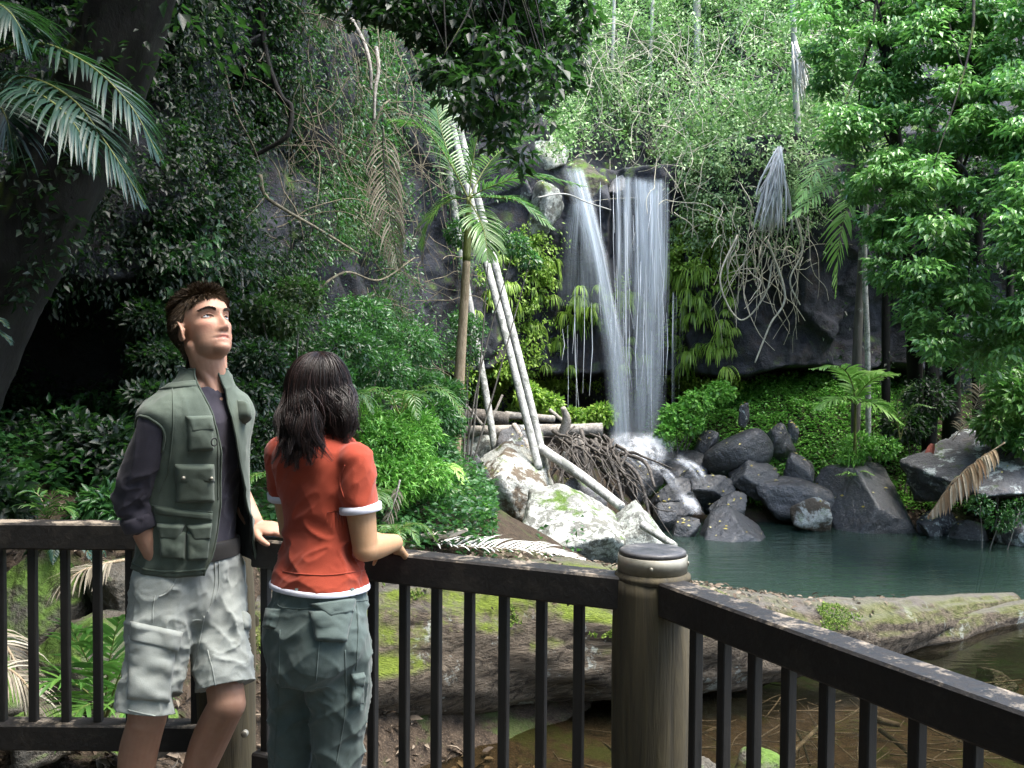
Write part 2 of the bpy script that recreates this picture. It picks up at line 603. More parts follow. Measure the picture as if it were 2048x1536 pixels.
M['leaf_hill'] = leaf_mat('hill_leaf', [(.11, .19, .06), (.19, .30, .10), (.32, .42, .18)], .42, .35)
M['leaf_fern'] = leaf_mat('fern_leaf', [(.10, .19, .016), (.17, .28, .026), (.27, .39, .05)], .42, .35)
M['leaf_cover'] = leaf_mat('ground_cover_leaf', [(.05, .18, .02), (.10, .29, .035), (.18, .38, .05)], .42, .3)
M['frond_dark'] = leaf_mat('dark_frond', [(.004, .016, .011), (.008, .027, .017), (.014, .042, .023)], .42, .15, .35)
M['frond_mid'] = leaf_mat('green_frond', [(.030, .085, .018), (.055, .13, .022), (.09, .17, .03)], .32, .3)
M['frond_bright'] = leaf_mat('bright_frond', [(.22, .40, .06), (.30, .50, .09), (.38, .58, .14)], .36, .4)  # light put into the colour to make up for tree shade on the bank palms
M['moss'] = leaf_mat('moss_tuft', [(.06, .10, .012), (.11, .16, .018), (.16, .21, .03)], .8, .2)

# ================================================================== terrain
TP = np.array([
    (-4, 5.0, -.50), (-2.5, 5.0, -.55), (-1.6, 5.0, -.70), (-1.0, 5.0, -1.2), (-.3, 5.0, -1.45), (-4.5, 6.7, .42), (-3, 6.8, .36), (-1.9, 7.0, 0.05), (-4.5, 8.5, .8), (-3, 9, .6),
    (-2, 10, .25), (-1.2, 10, -.1), (-.5, 8.7, -.75), (0, 10, -.5), (.5, 11.3, -.75), (-1, 12.5, .15), (-.5, 14, -.75), (.6, 13.5, -1.0), (.1, 15, -1.05),
    (.3, 16, -.7), (1, 16.8, -.8), (1.5, 18, -.55), (2, 19.5, -.45), (2.3, 18.2, -.75), (-2.5, 2.5, -.6), (0, 2, -.9), (1.5, 1.5, -1.3), (3, 3, -1.55),
    (0, 4.5, -1.3), (.3, 6.4, -1.5), (1.5, 6, -1.55), (2.5, 6, -1.55), (4, 7.5, -1.55), (-.9, 6.0, -1.55), (-1.5, 6.1, -1.0), (-.7, 5.4, -1.6), (-.9, 4.6, -1.5), (-.4, 6.5, -1.6), (-1.3, 5.5, -1.15), (6, 9, -1.6), (9, 9, -1.5), (3.0, 9.6, -1.75),
    (3, 15, -2.1), (5, 14, -2.3), (8, 14, -2.2), (2.6, 12.0, -2.0), (6, 12, -2.2), (9.5, 12, -2), (1.9, 13.6, -1.7), (2.2, 16.0, -1.55),
    (2.7, 17.0, -1.32), (4.5, 16.9, -1.35), (6.5, 16.9, -1.35), (8.0, 16.8, -1.3), (9, 15.4, -1.3), (10.5, 15.3, -.7), (3.4, 17.8, -.95), (3.0, 19, -.2), (4.5, 17.8, -.75), (4.0, 19, .25), (5, 19, .42), (6, 18.6, .25), (5.5, 17.7, -.55),
    (7, 17.7, -.6), (7, 19, .40), (8.5, 17.6, -.45), (8.2, 19, .42), (10.5, 18, .1), (12, 14, -.2), (13, 18, 1), (13, 9, -.8), (10, 5, -1.2),
    (-8, 0, .6), (-8, 8, 1.2), (-6, 4, -.2), (18, 10, .5), (18, 20, 2), (5, 0, -1.4), (0, -6, -.2), (8, -6, -1), (-8, -8, .5), (16, -6, 0),
    (-4, 13, .9), (-6, 20, 2), (0, 24, .5), (10, 24, 2)])


def tps_fit(P):
    xy, z = P[:, :2], P[:, 2]
    def U(a, b):
        d = np.linalg.norm(a[:, None] - b[None], axis=2)
        return d ** 2 * np.log(d + 1e-6)
    n = len(P)
    K = U(xy, xy) + np.eye(n) * .02
    Pm = np.hstack([np.ones((n, 1)), xy])
    A = np.block([[K, Pm], [Pm.T, np.zeros((3, 3))]])
    s = np.linalg.solve(A, np.concatenate([z, np.zeros(3)]))
    def f(Q):
        Q = np.asarray(Q, float)
        out = np.zeros(len(Q))
        for i in range(0, len(Q), 40000):
            q = Q[i:i + 40000]
            out[i:i + 40000] = U(q, xy) @ s[:n] + s[n] + q @ s[n + 1:]
        return out
    return f


_tps = tps_fit(TP)


def ground_z(X, Y):
    Q = np.stack([np.ravel(X), np.ravel(Y)], 1).astype(float)
    z = np.clip(_tps(Q), -2.6, 3.5)
    q3 = np.column_stack([Q, np.zeros(len(Q))])
    return z + .10 * fbm(q3, .9, 4, 3) + .035 * fbm(q3, 4.5, 3, 8)


gx = np.concatenate([np.linspace(-60, -9, 12)[:-1], np.arange(-9, 16, .075), np.linspace(16, 60, 12)])
gy = np.concatenate([np.linspace(-60, -3, 10)[:-1], np.arange(-3, 22, .075), np.linspace(22, 80, 12)])
GX, GY = np.meshgrid(gx, gy)
Z = ground_z(np.clip(GX, -9, 16), np.clip(GY, -6, 22)).reshape(GX.shape)
V = np.stack([GX, GY, Z], -1).reshape(-1, 3)
ny, nx = GX.shape
ii = np.arange(ny - 1)[:, None] * nx + np.arange(nx - 1)[None]
Q = np.stack([ii, ii + 1, ii + nx + 1, ii + nx], -1).reshape(-1, 4)
tag(mk('ground', (V, Q), M['ground'], base=(0, 0, 0)), kind='structure')


def gz(x, y):
    return float(ground_z(np.array([x]), np.array([y]))[0])


# ================================================================== cliff
CP = np.array([(-9, -1), (-7.2, 2.5), (-5.6, 6.0), (-4.3, 8.0), (-3.35, 9.2), (-2.5, 12), (-1.45, 16), (-.2, 18.6), (1, 19.8), (2.0, 20.1), (3.2, 19.8),
               (4.1, 19.1), (5.3, 18.9), (6.9, 19.3), (9.5, 19.7), (12, 19.2), (15, 17), (18, 13)], float)
NS, NZ = 620, 330
cs = catmull(CP, 1500)
dl = np.concatenate([[0], np.cumsum(np.linalg.norm(np.diff(cs, axis=0), axis=1))])
wgt = np.where((cs[1:, 0] > -5) & (cs[1:, 0] < 9), 2.0, .6) * np.diff(dl)
cw = np.concatenate([[0], np.cumsum(wgt)])
u = np.interp(np.linspace(0, cw[-1], NS), cw, dl)
px_ = np.interp(u, dl, cs[:, 0]); py_ = np.interp(u, dl, cs[:, 1])
tx, ty = np.gradient(px_), np.gradient(py_)
tl = np.hypot(tx, ty); nxn, nyn = ty / tl, -tx / tl
zz = np.concatenate([np.linspace(-2.2, 6.2, 240), np.linspace(6.2, 13, 91)[1:]])
SX, ZZ = np.meshgrid(px_, zz, indexing='ij')
SY = np.repeat(py_[:, None], NZ, 1)
ztop = np.interp(px_, [-.6, .5, 1.0, 3.2, 4.2, 8, 12], [12, 6.3, 5.25, 5.22, 5.6, 5.9, 6.6])
off = np.zeros_like(SX)
zt = ztop[:, None]
over = np.clip(ZZ - zt, 0, None)
off -= np.where(over > 0, 1.3 * sstep(0, .25, over) + over * .85, 0)
base3 = np.stack([SX, SY, ZZ], -1).reshape(-1, 3)
n1 = fbm(base3, .45, 4, 21).reshape(SX.shape)
val, edge = worley(base3 * (1, 1, .62), .75, 4)
val2, edge2 = worley(base3 * (1, 1, .7), 2.1, 14)
off += .55 * n1 + .42 * (val.reshape(SX.shape) - .5) * sstep(0, .10, edge).reshape(SX.shape) + .13 * (val2.reshape(SX.shape) - .5) * sstep(0, .1, edge2).reshape(SX.shape)
off += .05 * fbm(base3, 5, 4, 31).reshape(SX.shape)
# the undercut above the bank and behind the fall
ze = 1.12 + .22 * fbm(np.column_stack([px_ * 1.3, px_ * 0, px_ * 0]), 1, 3, 5)
um = sstep(-1.9, -1.0, px_) * (1 - sstep(7.6, 9.0, px_))
off -= 1.7 * um[:, None] * (1 - sstep(ze[:, None] - .02, ze[:, None] + .16, ZZ))
# lip and slabs at the fall
off += .40 * (sstep(2.05, 2.25, SX) * (1 - sstep(3.2, 3.5, SX)) * sstep(4.2, 5.0, ZZ) * (1 - sstep(5.3, 5.6, ZZ)))
off += .55 * (sstep(.85, 1.1, SX) * (1 - sstep(1.75, 1.95, SX)) * sstep(2.25, 2.5, ZZ) * (1 - sstep(4.6, 5.5, ZZ)))
off -= .35 * (sstep(2.0, 2.2, SX) * (1 - sstep(3.3, 3.6, SX)) * (1 - sstep(3.6, 4.4, ZZ)))
# the cave on the near bank
pxx, pyy = pix(base3)
pxx, pyy = pxx.reshape(SX.shape), pyy.reshape(SX.shape)
cave = (1 - sstep(230, 360, pxx)) * sstep(555, 620, pyy) * (1 - sstep(800, 930, pyy)) * (SY > 4)
off -= 2.6 * cave
CXg = SX + off * nxn[:, None]; CYg = SY + off * nyn[:, None]
CLV = np.stack([CXg, CYg, ZZ], -1)
ii = np.arange(NS - 1)[:, None] * NZ + np.arange(NZ - 1)[None]
CQ = np.stack([ii, ii + NZ, ii + NZ + 1, ii + 1], -1).reshape(-1, 4)
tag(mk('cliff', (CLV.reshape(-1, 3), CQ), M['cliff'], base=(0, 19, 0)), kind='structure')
du = np.gradient(CLV, axis=0); dz = np.gradient(CLV, axis=1)
CLN = unit(np.cross(du, dz))
CPX, CPY = pix(CLV.reshape(-1, 3))
CPX, CPY = CPX.reshape(NS, NZ), CPY.reshape(NS, NZ)
CAREA = np.linalg.norm(np.cross(du, dz), axis=-1)

# ================================================================== water
WZ = -1.30


def water_mat(name, tint, murk, murk_col, rough=.03, wave=1.0):
    t = NT(name)
    v = t.pos((.55, 2.6, 1))
    n = t.noise(2.2, 3, .5, v, .3); n2 = t.noise(9, 2, .5, v)
    nb = t.bump(t.math('ADD', n, t.math('MULTIPLY', n2, .25)), .22 * wave, .05)
    tr = t.n('ShaderNodeBsdfTransparent'); tr.inputs[0].default_value = (*tint, 1)
    df = t.n('ShaderNodeBsdfDiffuse'); df.inputs[0].default_value = (*murk_col, 1)
    m1 = t.n('ShaderNodeMixShader'); m1.inputs[0].default_value = murk
    t.l(tr.outputs[0], m1.inputs[1]); t.l(df.outputs[0], m1.inputs[2])
    gl = t.n('ShaderNodeBsdfGlossy'); gl.inputs['Roughness'].default_value = rough; t.l(nb, gl.inputs['Normal'])
    fr = t.n('ShaderNodeFresnel'); fr.inputs[0].default_value = 1.33; t.l(nb, fr.inputs['Normal'])
    m2 = t.n('ShaderNodeMixShader'); t.l(fr.outputs[0], m2.inputs[0])
    t.l(m1.outputs[0], m2.inputs[1]); t.l(gl.outputs[0], m2.inputs[2])
    return t.surf(m2.outputs[0])


M['pool'] = water_mat('pool_water', (.40, .56, .48), .36, (.044, .082, .066), .05, 1.6)
M['stream'] = water_mat('shallow_water', (.66, .60, .48), .05, (.05, .05, .03), .02, .6)
div = [(-1.2, 7.9), (.0, 8.2), (1.0, 8.35), (2.0, 8.6), (3.0, 9.2), (4.2, 9.9), (5.6, 10.9), (7, 11.6), (16, 14)]
V = [(x, y, WZ) for x, y in div] + [(16, 18.5, WZ), (1.0, 18.5, WZ), (-1.2, 16, WZ)]
tag(mk('pool_water', (np.array(V, float), np.array([list(range(len(V)))])), M['pool'], base=(4, 13, WZ)), kind='structure')
V = [(-1.2, 1.0, WZ - .004), (16, 1.0, WZ - .004)] + [(x, y, WZ - .004) for x, y in div[::-1]]
tag(mk('stream_water', (np.array(V, float), np.array([list(range(len(V)))])), M['stream'], base=(4, 5, WZ - .004)), kind='structure')
# ================================================================== boulders
def boulder(box, Y, seed, mat, label, depth=None, rot=None, group=None, normals=None, sub=4, sharp=14, rough=.095, planes=14, sink=0.0, name='boulder', cat='boulder'):
    x0, y0, x1, y1 = box
    a = at(x0, (y0 + y1) / 2, Y); b = at(x1, (y0 + y1) / 2, Y)
    top = at((x0 + x1) / 2, y0, Y); bot = at((x0 + x1) / 2, y1, Y)
    hw = abs(b[0] - a[0]) / 2; hh = (top[2] - bot[2] + sink) / 2
    hd = depth / 2 if depth else hw * .85
    Vr, F = rock_shape((hw, hd, hh), seed, planes, sharp, rough, sub, normals, rot or 0)
    if rot is None:
        pass
    c = np.array([(a[0] + b[0]) / 2, Y + hd * .5, (top[2] + bot[2] - sink) / 2])
    o = mk(name, (Vr + c, F), mat)
    return tag(o, label, cat, group)


G_ = 'boulders round the foot of the waterfall'
boulder((938, 893, 1142, 1042), 15.0, 3, M['brownlichen'], 'big brown boulder with a white lichen top under the leaning palm trunks', depth=1.3, sink=.25, sub=5,
        normals=[(-.35, -.75, -.25, .62), (.35, -.3, .88, .60), (-.55, -.2, .80, .66), (.9, -.2, .3, .85), (-.95, 0, .1, .8), (0, 1, 0, .9), (0, 0, -1, .7), (.3, -.93, .1, .72)], sharp=26)
boulder((1026, 985, 1262, 1118), 13.4, 12, M['lichenrock'], 'large flat white lichen boulder nearest the capped post', depth=1.5, sink=.2, sub=5,
        normals=[(-.15, -.55, .82, .50), (.5, -.2, .84, .62), (-.7, -.5, -.3, .7), (.2, -.8, -.55, .62), (.95, 0, .1, .9), (-1, 0, .2, .95), (0, 1, .1, .8), (0, 0, -1, .6)], sharp=26)
boulder((1225, 1010, 1345, 1100), 13.6, 7, M['lichenrock'], 'pale wedge shaped rock behind the capped post at the water edge', sink=.2, normals=[(.75, -.2, .62, .5), (-.6, -.3, .7, .62), (0, -1, .2, .7), (0, 1, 0, .8), (-1, 0, 0, .8), (1, 0, -.3, .9), (0, 0, -1, .6)], sharp=24)
boulder((990, 848, 1092, 950), 16.2, 9, M['greyrock'], 'tall pale angular rock behind the brown lichen boulder', depth=.8, sink=.4, planes=9, sharp=24)
boulder((925, 862, 1005, 925), 16.8, 5, M['lichenrock'], 'whitish rock half hidden by shrubs under the dark palm trunk', sink=.3)
boulder((920, 900, 985, 1010), 14.9, 15, M['greyrock'], 'upright grey slab leaning on the brown lichen boulder', depth=.5, sink=.2, planes=8, sharp=24)
boulder((1090, 955, 1215, 1040), 15.2, 17, M['greyrock'], 'grey stone wedged below the slanting pole', sink=.2)
boulder((840, 1075, 1060, 1150), 11.4, 31, M['greyrock'], 'low grey rock under the bleached fallen frond', sink=.3)

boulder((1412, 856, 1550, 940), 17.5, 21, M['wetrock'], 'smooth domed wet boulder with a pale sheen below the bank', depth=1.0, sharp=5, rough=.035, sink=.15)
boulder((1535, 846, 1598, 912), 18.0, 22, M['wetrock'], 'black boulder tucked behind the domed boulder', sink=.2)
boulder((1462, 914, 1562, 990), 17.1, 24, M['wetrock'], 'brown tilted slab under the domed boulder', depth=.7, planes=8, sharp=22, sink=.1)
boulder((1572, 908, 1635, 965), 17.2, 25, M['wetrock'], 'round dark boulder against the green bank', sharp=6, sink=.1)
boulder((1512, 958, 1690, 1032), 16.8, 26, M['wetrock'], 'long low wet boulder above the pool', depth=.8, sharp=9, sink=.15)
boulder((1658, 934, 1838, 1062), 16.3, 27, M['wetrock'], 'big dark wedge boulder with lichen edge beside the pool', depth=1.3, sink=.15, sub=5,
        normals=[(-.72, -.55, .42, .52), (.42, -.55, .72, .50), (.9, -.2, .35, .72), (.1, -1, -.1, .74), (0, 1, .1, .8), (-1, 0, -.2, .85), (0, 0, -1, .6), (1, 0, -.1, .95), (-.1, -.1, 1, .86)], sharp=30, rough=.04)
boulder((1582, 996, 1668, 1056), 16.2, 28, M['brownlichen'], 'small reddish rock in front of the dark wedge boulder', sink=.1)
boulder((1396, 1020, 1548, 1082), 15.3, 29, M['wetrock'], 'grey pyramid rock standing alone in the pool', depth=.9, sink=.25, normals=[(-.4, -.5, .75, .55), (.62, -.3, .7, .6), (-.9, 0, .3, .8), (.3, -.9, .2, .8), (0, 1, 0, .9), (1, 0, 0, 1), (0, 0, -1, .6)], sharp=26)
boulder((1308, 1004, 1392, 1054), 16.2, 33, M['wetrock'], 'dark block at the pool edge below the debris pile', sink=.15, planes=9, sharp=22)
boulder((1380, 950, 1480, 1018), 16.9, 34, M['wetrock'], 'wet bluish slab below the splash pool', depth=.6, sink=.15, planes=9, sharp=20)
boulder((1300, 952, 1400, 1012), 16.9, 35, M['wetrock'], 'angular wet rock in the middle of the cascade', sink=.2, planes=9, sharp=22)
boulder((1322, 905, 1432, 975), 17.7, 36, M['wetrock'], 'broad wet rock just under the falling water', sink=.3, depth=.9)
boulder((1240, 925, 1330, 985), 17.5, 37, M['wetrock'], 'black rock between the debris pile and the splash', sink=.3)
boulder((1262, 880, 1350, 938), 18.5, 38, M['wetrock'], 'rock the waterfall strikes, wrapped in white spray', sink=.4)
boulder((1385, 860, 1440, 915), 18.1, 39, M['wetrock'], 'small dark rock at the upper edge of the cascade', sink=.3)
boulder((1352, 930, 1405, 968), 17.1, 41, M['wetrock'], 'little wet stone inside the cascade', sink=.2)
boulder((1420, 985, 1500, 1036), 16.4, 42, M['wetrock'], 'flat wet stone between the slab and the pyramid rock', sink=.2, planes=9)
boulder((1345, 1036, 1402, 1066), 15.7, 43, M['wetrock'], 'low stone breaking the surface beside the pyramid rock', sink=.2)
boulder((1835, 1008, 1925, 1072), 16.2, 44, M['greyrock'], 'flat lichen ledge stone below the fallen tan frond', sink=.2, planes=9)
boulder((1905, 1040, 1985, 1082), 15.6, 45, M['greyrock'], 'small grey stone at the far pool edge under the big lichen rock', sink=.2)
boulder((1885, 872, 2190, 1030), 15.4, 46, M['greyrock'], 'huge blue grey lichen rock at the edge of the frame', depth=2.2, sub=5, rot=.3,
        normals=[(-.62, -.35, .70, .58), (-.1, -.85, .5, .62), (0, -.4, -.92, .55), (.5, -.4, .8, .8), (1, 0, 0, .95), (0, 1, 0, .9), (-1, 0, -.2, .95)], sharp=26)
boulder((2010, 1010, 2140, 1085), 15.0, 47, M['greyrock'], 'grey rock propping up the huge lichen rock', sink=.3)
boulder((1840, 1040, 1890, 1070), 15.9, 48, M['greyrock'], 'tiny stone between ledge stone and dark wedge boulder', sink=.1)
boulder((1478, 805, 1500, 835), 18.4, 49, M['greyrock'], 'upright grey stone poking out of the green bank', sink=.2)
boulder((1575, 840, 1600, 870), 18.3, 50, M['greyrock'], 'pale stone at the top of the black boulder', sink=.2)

# white blocks beside the fall
boulder((1050, 355, 1130, 492), 18.9, 51, M['lichenrock'], 'hanging white lichen block on the cliff beside the fall', depth=.9, planes=9, sharp=18)
boulder((1030, 245, 1140, 350), 19.6, 52, M['lichenrock'], 'upper white lichen block above the fern palm', depth=1.1, planes=9, sharp=20)
boulder((1118, 308, 1222, 372), 19.5, 53, M['mossrock'], 'brown lip stone between the two streams of the fall', depth=1.0, planes=10, sharp=18, sink=.3)
boulder((985, 318, 1075, 420), 19.2, 54, M['greyrock'], 'grey cliff block behind the palm crown', depth=.9, planes=9)
boulder((1205, 335, 1350, 372), 19.75, 55, M['wetrock'], 'dark flat lip stone the water spills over', depth=.8, planes=9, sharp=22, sink=.35)

# mossy rocks behind the left railing
G2 = None
boulder((-60, 1105, 190, 1290), 6.0, 61, M['mossrock'], 'large mossy rock behind the left railing', depth=1.0, sink=.3, sub=5)
boulder((150, 1120, 330, 1260), 6.1, 62, M['mossrock'], 'mossy rock behind the man at rail height', depth=.8, sink=.3, sub=5)
boulder((20, 1255, 300, 1420), 5.5, 63, M['mossrock'], 'broad brown rock behind the palm seedling', depth=.8, sink=.3, sub=5)
boulder((-140, 1280, 60, 1450), 5.2, 64, M['mossrock'], 'dark rock at the lower edge of the frame by the dead fronds', depth=.7, sink=.2)
boulder((-30, 1428, 150, 1480), 4.9, 65, M['mossrock'], 'low tan stone just above the bottom rail', depth=.5, sink=.15)
boulder((150, 1432, 330, 1490), 4.95, 66, M['mossrock'], 'second low tan stone above the bottom rail, nearer the man', depth=.5, sink=.15)
boulder((90, 985, 220, 1060), 7.6, 67, M['wetrock'], 'dark layered rock below the ferns of the near bank', depth=.7, sink=.2)
boulder((150, 950, 260, 1010), 8.0, 68, M['wetrock'], 'black rock at the foot of the cave', depth=.6, sink=.2)
boulder((300, 1180, 520, 1330), 6.6, 69, M['mossrock'], 'mossy rock between the man and the round post', depth=.9, sink=.4)
boulder((500, 1215, 560, 1300), 6.9, 70, M['mossrock'], 'small mossy rock at the end of the big log', depth=.5, sink=.3)

# ================================================================== logs
def log(pts, rad, mat, label, cat='log', name='fallen_log', seg=20, n=60, wob=.12, flat=None, ends=True):
    p = catmull(pts, n)
    r = np.interp(np.linspace(0, 1, n), np.linspace(0, 1, len(rad)), rad)
    mb = MB()
    tube(mb, p, r, seg, wob=wob, flat=flat)
    return tag(mk(name, mb, mat), label, cat)


def mosslog_mat():
    t = NT('mossy_log_bark')
    g = t.n('ShaderNodeNewGeometry'); s = t.n('ShaderNodeSeparateXYZ'); t.l(g.outputs['Normal'], s.inputs[0])
    sp = t.n('ShaderNodeSeparateXYZ'); t.l(g.outputs['Position'], sp.inputs[0])
    v = t.pos((2.6, 20, 20))
    n1 = t.noise(1, 7, .68, v, .6); n2 = t.noise(3.4, 5, .7, v, .3); n3 = t.noise(2.4, 6, .7)
    c = t.mix(t.ramp(n1, [(.36, 0.), (.62, 1.)]), (.014, .011, .008), (.145, .118, .088))
    c = t.mix(t.ramp(n2, [(.5, 0.), (.7, .5)]), c, (.09, .065, .045))
    c = t.mix(t.ramp(t.noise(3.2, 8, .75), [(.58, 0.), (.63, .75)]), c, (.30, .32, .29))
    top = t.ramp(s.outputs[2], [(.62, 0.), (.9, 1.)])
    dirt = t.mix(t.noise(18, 5, .7), (.05, .046, .04), (.17, .155, .14))
    c = t.mix(t.math('MULTIPLY', top, .9), c, dirt)
    band = t.ramp(s.outputs[2], [(.15, 0.), (.45, 1.), (.82, .9), (.97, .25)])
    mf = t.ramp(n3, [(.42, 0.), (.55, 1.)])
    mc = t.mix(t.noise(40, 4, .7), (.035, .055, .008), (.20, .26, .03))
    left = t.ramp(t.math('MULTIPLY', t.math('ADD', sp.outputs[0], 2.5), .2), [(.0, 1.), (.75, .9), (.95, .35)])
    c = t.mix(t.math('MULTIPLY', t.math('MULTIPLY', band, mf), left), c, mc)
    return t.surf(t.bsdf(c, .9, .2, t.bump(t.math('ADD', n1, t.math('MULTIPLY', n2, .7)), .9, .05)))


M['mosslog'] = mosslog_mat()
LOGP = np.array([(-2.9, 6.75, -.72), (-1.6, 7.25, -.70), (-.1, 8.0, -.66), (.9, 8.25, -.74), (1.65, 8.55, -.86), (2.6, 9.1, -1.0), (3.7, 9.75, -1.08), (4.7, 10.5, -1.14), (5.7, 11.2, -1.18)])
LOGR = [.50, .60, .60, .54, .46, .36, .28, .20, .10]
log(LOGP, LOGR, M['mosslog'], 'huge mossy fallen log lying behind the railing into the pool', seg=56, n=150, wob=.16)
# second, pale barked limb that forks off toward the right
log([at(1500, 1262, 9.4), at(1700, 1258, 9.9), at(1850, 1272, 10.1), at(1990, 1240, 10.7), at(2150, 1200, 11.4), at(2400, 1150, 12.4)], [.10, .22, .24, .15, .13, .12], M['mosslog'], 'pale twisted limb of driftwood running out to the frame edge', seg=32, n=80, wob=.22, flat=.8)
for k, (pts, rad, m, lab) in enumerate([
    ([at(1205, 858, 16.9), at(1080, 862, 16.9), at(930, 862, 17)], [.10, .11, .09], 'driftwood', 'pale straight log lying level on the debris pile'),
    ([at(860, 842, 17.4), at(940, 832, 17.4), at(1018, 838, 17.4)], [.11, .12, .12], 'darkstick', 'dark log end behind the slim palm trunks'),
    ([at(1010, 830, 17.5), at(1110, 838, 17.5)], [.07, .06], 'driftwood', 'short pale log lying behind the leaning palm trunks'),
    ([at(1080, 895, 15.6), at(1160, 950, 15.1), at(1243, 1014, 14.4)], [.075, .075, .07], 'palmtrunk', 'slanting pale pole resting on the white boulder'),
    ([at(1285, 1050, 13.4), at(1350, 1092, 12.9)], [.06, .045], 'palmtrunk', 'end of a pole sliding into the pool behind the capped post'),
    ([at(1122, 880, 16.5), at(1133, 842, 16.4), at(1126, 815, 16.3)], [.10, .075, .04], 'driftwood', 'broken brown stump standing in the debris pile'),
    ([at(1150, 880, 16.4), at(1172, 910, 16.3), at(1178, 960, 16)], [.10, .08, .06], 'driftwood', 'knobbly pale root hanging from the debris pile'),
    ([at(1028, 850, 16.7), at(1062, 905, 16.2), at(1082, 960, 15.6)], [.05, .06, .05], 'driftwood', 'reddish split branch behind the double palm trunk'),
    ([at(1125, 940, 16.2), at(1135, 905, 16.2)], [.09, .07], 'palmtrunk', 'pale round log end poking from the debris pile'),
    ([at(1100, 820, 16.8), at(1130, 845, 16.5)], [.03, .03], 'driftwood', 'thin stick angled above the debris pile'),
    ([at(1005, 790, 17), at(985, 835, 16.9)], [.02, .02], 'driftwood', 'thin upright twig beside the palm trunks'),
    ([at(930, 808, 17), at(965, 850, 16.7)], [.025, .025], 'driftwood', 'thin slanting stick above the white rock'),
]):
    log(pts, rad, M[m], lab, 'branch' if max(rad) < .08 else 'log', 'branch' if max(rad) < .08 else 'fallen_log', 12, 24, .10)

# root and stick pile that hangs down to the water
mb = MB()
rg = np.random.default_rng(31)
for k in range(95):
    x0 = rg.uniform(1090, 1240); y0 = 862 + rg.uniform(0, 60) + max(0, x0 - 1190) * .6
    Y0 = 16.7 - rg.uniform(0, .5)
    L = rg.uniform(40, 165); sl_ = rg.choice([.75, .7, .4, .1])
    dx = rg.uniform(-.3, 1.0) if x0 > 1150 else rg.uniform(-.7, .8)
    pts = []
    for q in np.linspace(0, 1, 5):
        pts.append(at(x0 + dx * L * q + rg.normal(0, 7), y0 + L * q * (sl_ + .3 * q) + rg.normal(0, 6), Y0 - .9 * q))
    tube(mb, catmull(pts, 12), np.linspace(rg.choice([.008, .012, .02, .035]), .006, 12), 5)
tag(mk('driftwood_debris', mb, M['darkstick']), 'tangled pile of wet roots and sticks beside the splash', 'debris', kind='stuff')
for k in range(9):
    pass
rg = np.random.default_rng(77)
for k, (x0, y0, x1, y1, x2, y2) in enumerate([(1210, 900, 1275, 950, 1305, 1060), (1195, 925, 1240, 1000, 1290, 1050), (1240, 905, 1290, 925, 1310, 975), (1180, 880, 1225, 930, 1250, 1020)]):
    log([at(x0, y0, 16.4), at(x1, y1, 15.9), at(x2, y2, 15.4)], [.03, .032, .02], M['darkstick'],
        ['long wet root reaching down to the water from the debris pile', 'curved wet root inside the debris pile', 'black root arching over the splash edge', 'bluish wet stick sloping through the debris pile'][k], 'root', 'root', 8, 24, .1)

# sticks on the shallow stream bed
rg = np.random.default_rng(5)
SL = ['straight sunken branch on the stream bed', 'forked sunken branch under the railing', 'pale sunken stick near the frame edge', 'bent sunken stick beside the log', 'thin sunken twig on brown mud']
for k, (x0, y0, x1, y1, r) in enumerate([(1585, 1505, 1650, 1440, .018), (1760, 1460, 1830, 1520, .02), (1745, 1435, 1800, 1450, .03), (1560, 1420, 1620, 1530, .012), (1480, 1530, 1560, 1450, .01)]):
    a, b = at_z(x0, y0, WZ - .09), at_z(x1, y1, WZ - .09)
    log([a, (a + b) / 2 + rg.normal(0, .03, 3) * (1, 1, .2), b], [r, r, r * .7], M['darkbark'] if k % 2 else M['darkstick'], SL[k], 'branch', 'branch', 7, 14, .1)
boulder((1965, 1338, 2040, 1378), 9.2, 81, M['wetrock'], 'black snag like stone standing in the shallow stream', sink=.1, planes=8, name='boulder')
boulder((1470, 1512, 1650, 1590), 6.9, 82, M['mossrock'], 'pale flat stone under the pool side railing', sink=.1, planes=9)
boulder((1370, 1520, 1460, 1580), 6.8, 83, M['mossrock'], 'grey flat stone right of the capped post at the frame bottom', sink=.1, planes=9)
mb = MB()
rg = np.random.default_rng(15)
for k in range(420):
    p = np.array([rg.uniform(.3, 5.5), rg.uniform(4.6, 9.0), 0]); p[2] = WZ - rg.uniform(.05, .16)
    a = rg.uniform(0, PI); L = rg.uniform(.08, .45)
    d = np.array([math.cos(a), math.sin(a), rg.normal(0, .05)])
    tube(mb, catmull([p - d * L, p + rg.normal(0, .02, 3), p + d * L], 6), rg.uniform(.003, .008), 4)
tag(mk('twig_litter', mb, M['darkstick']), 'sunken twigs lying on the brown stream bed', 'twigs', kind='stuff')
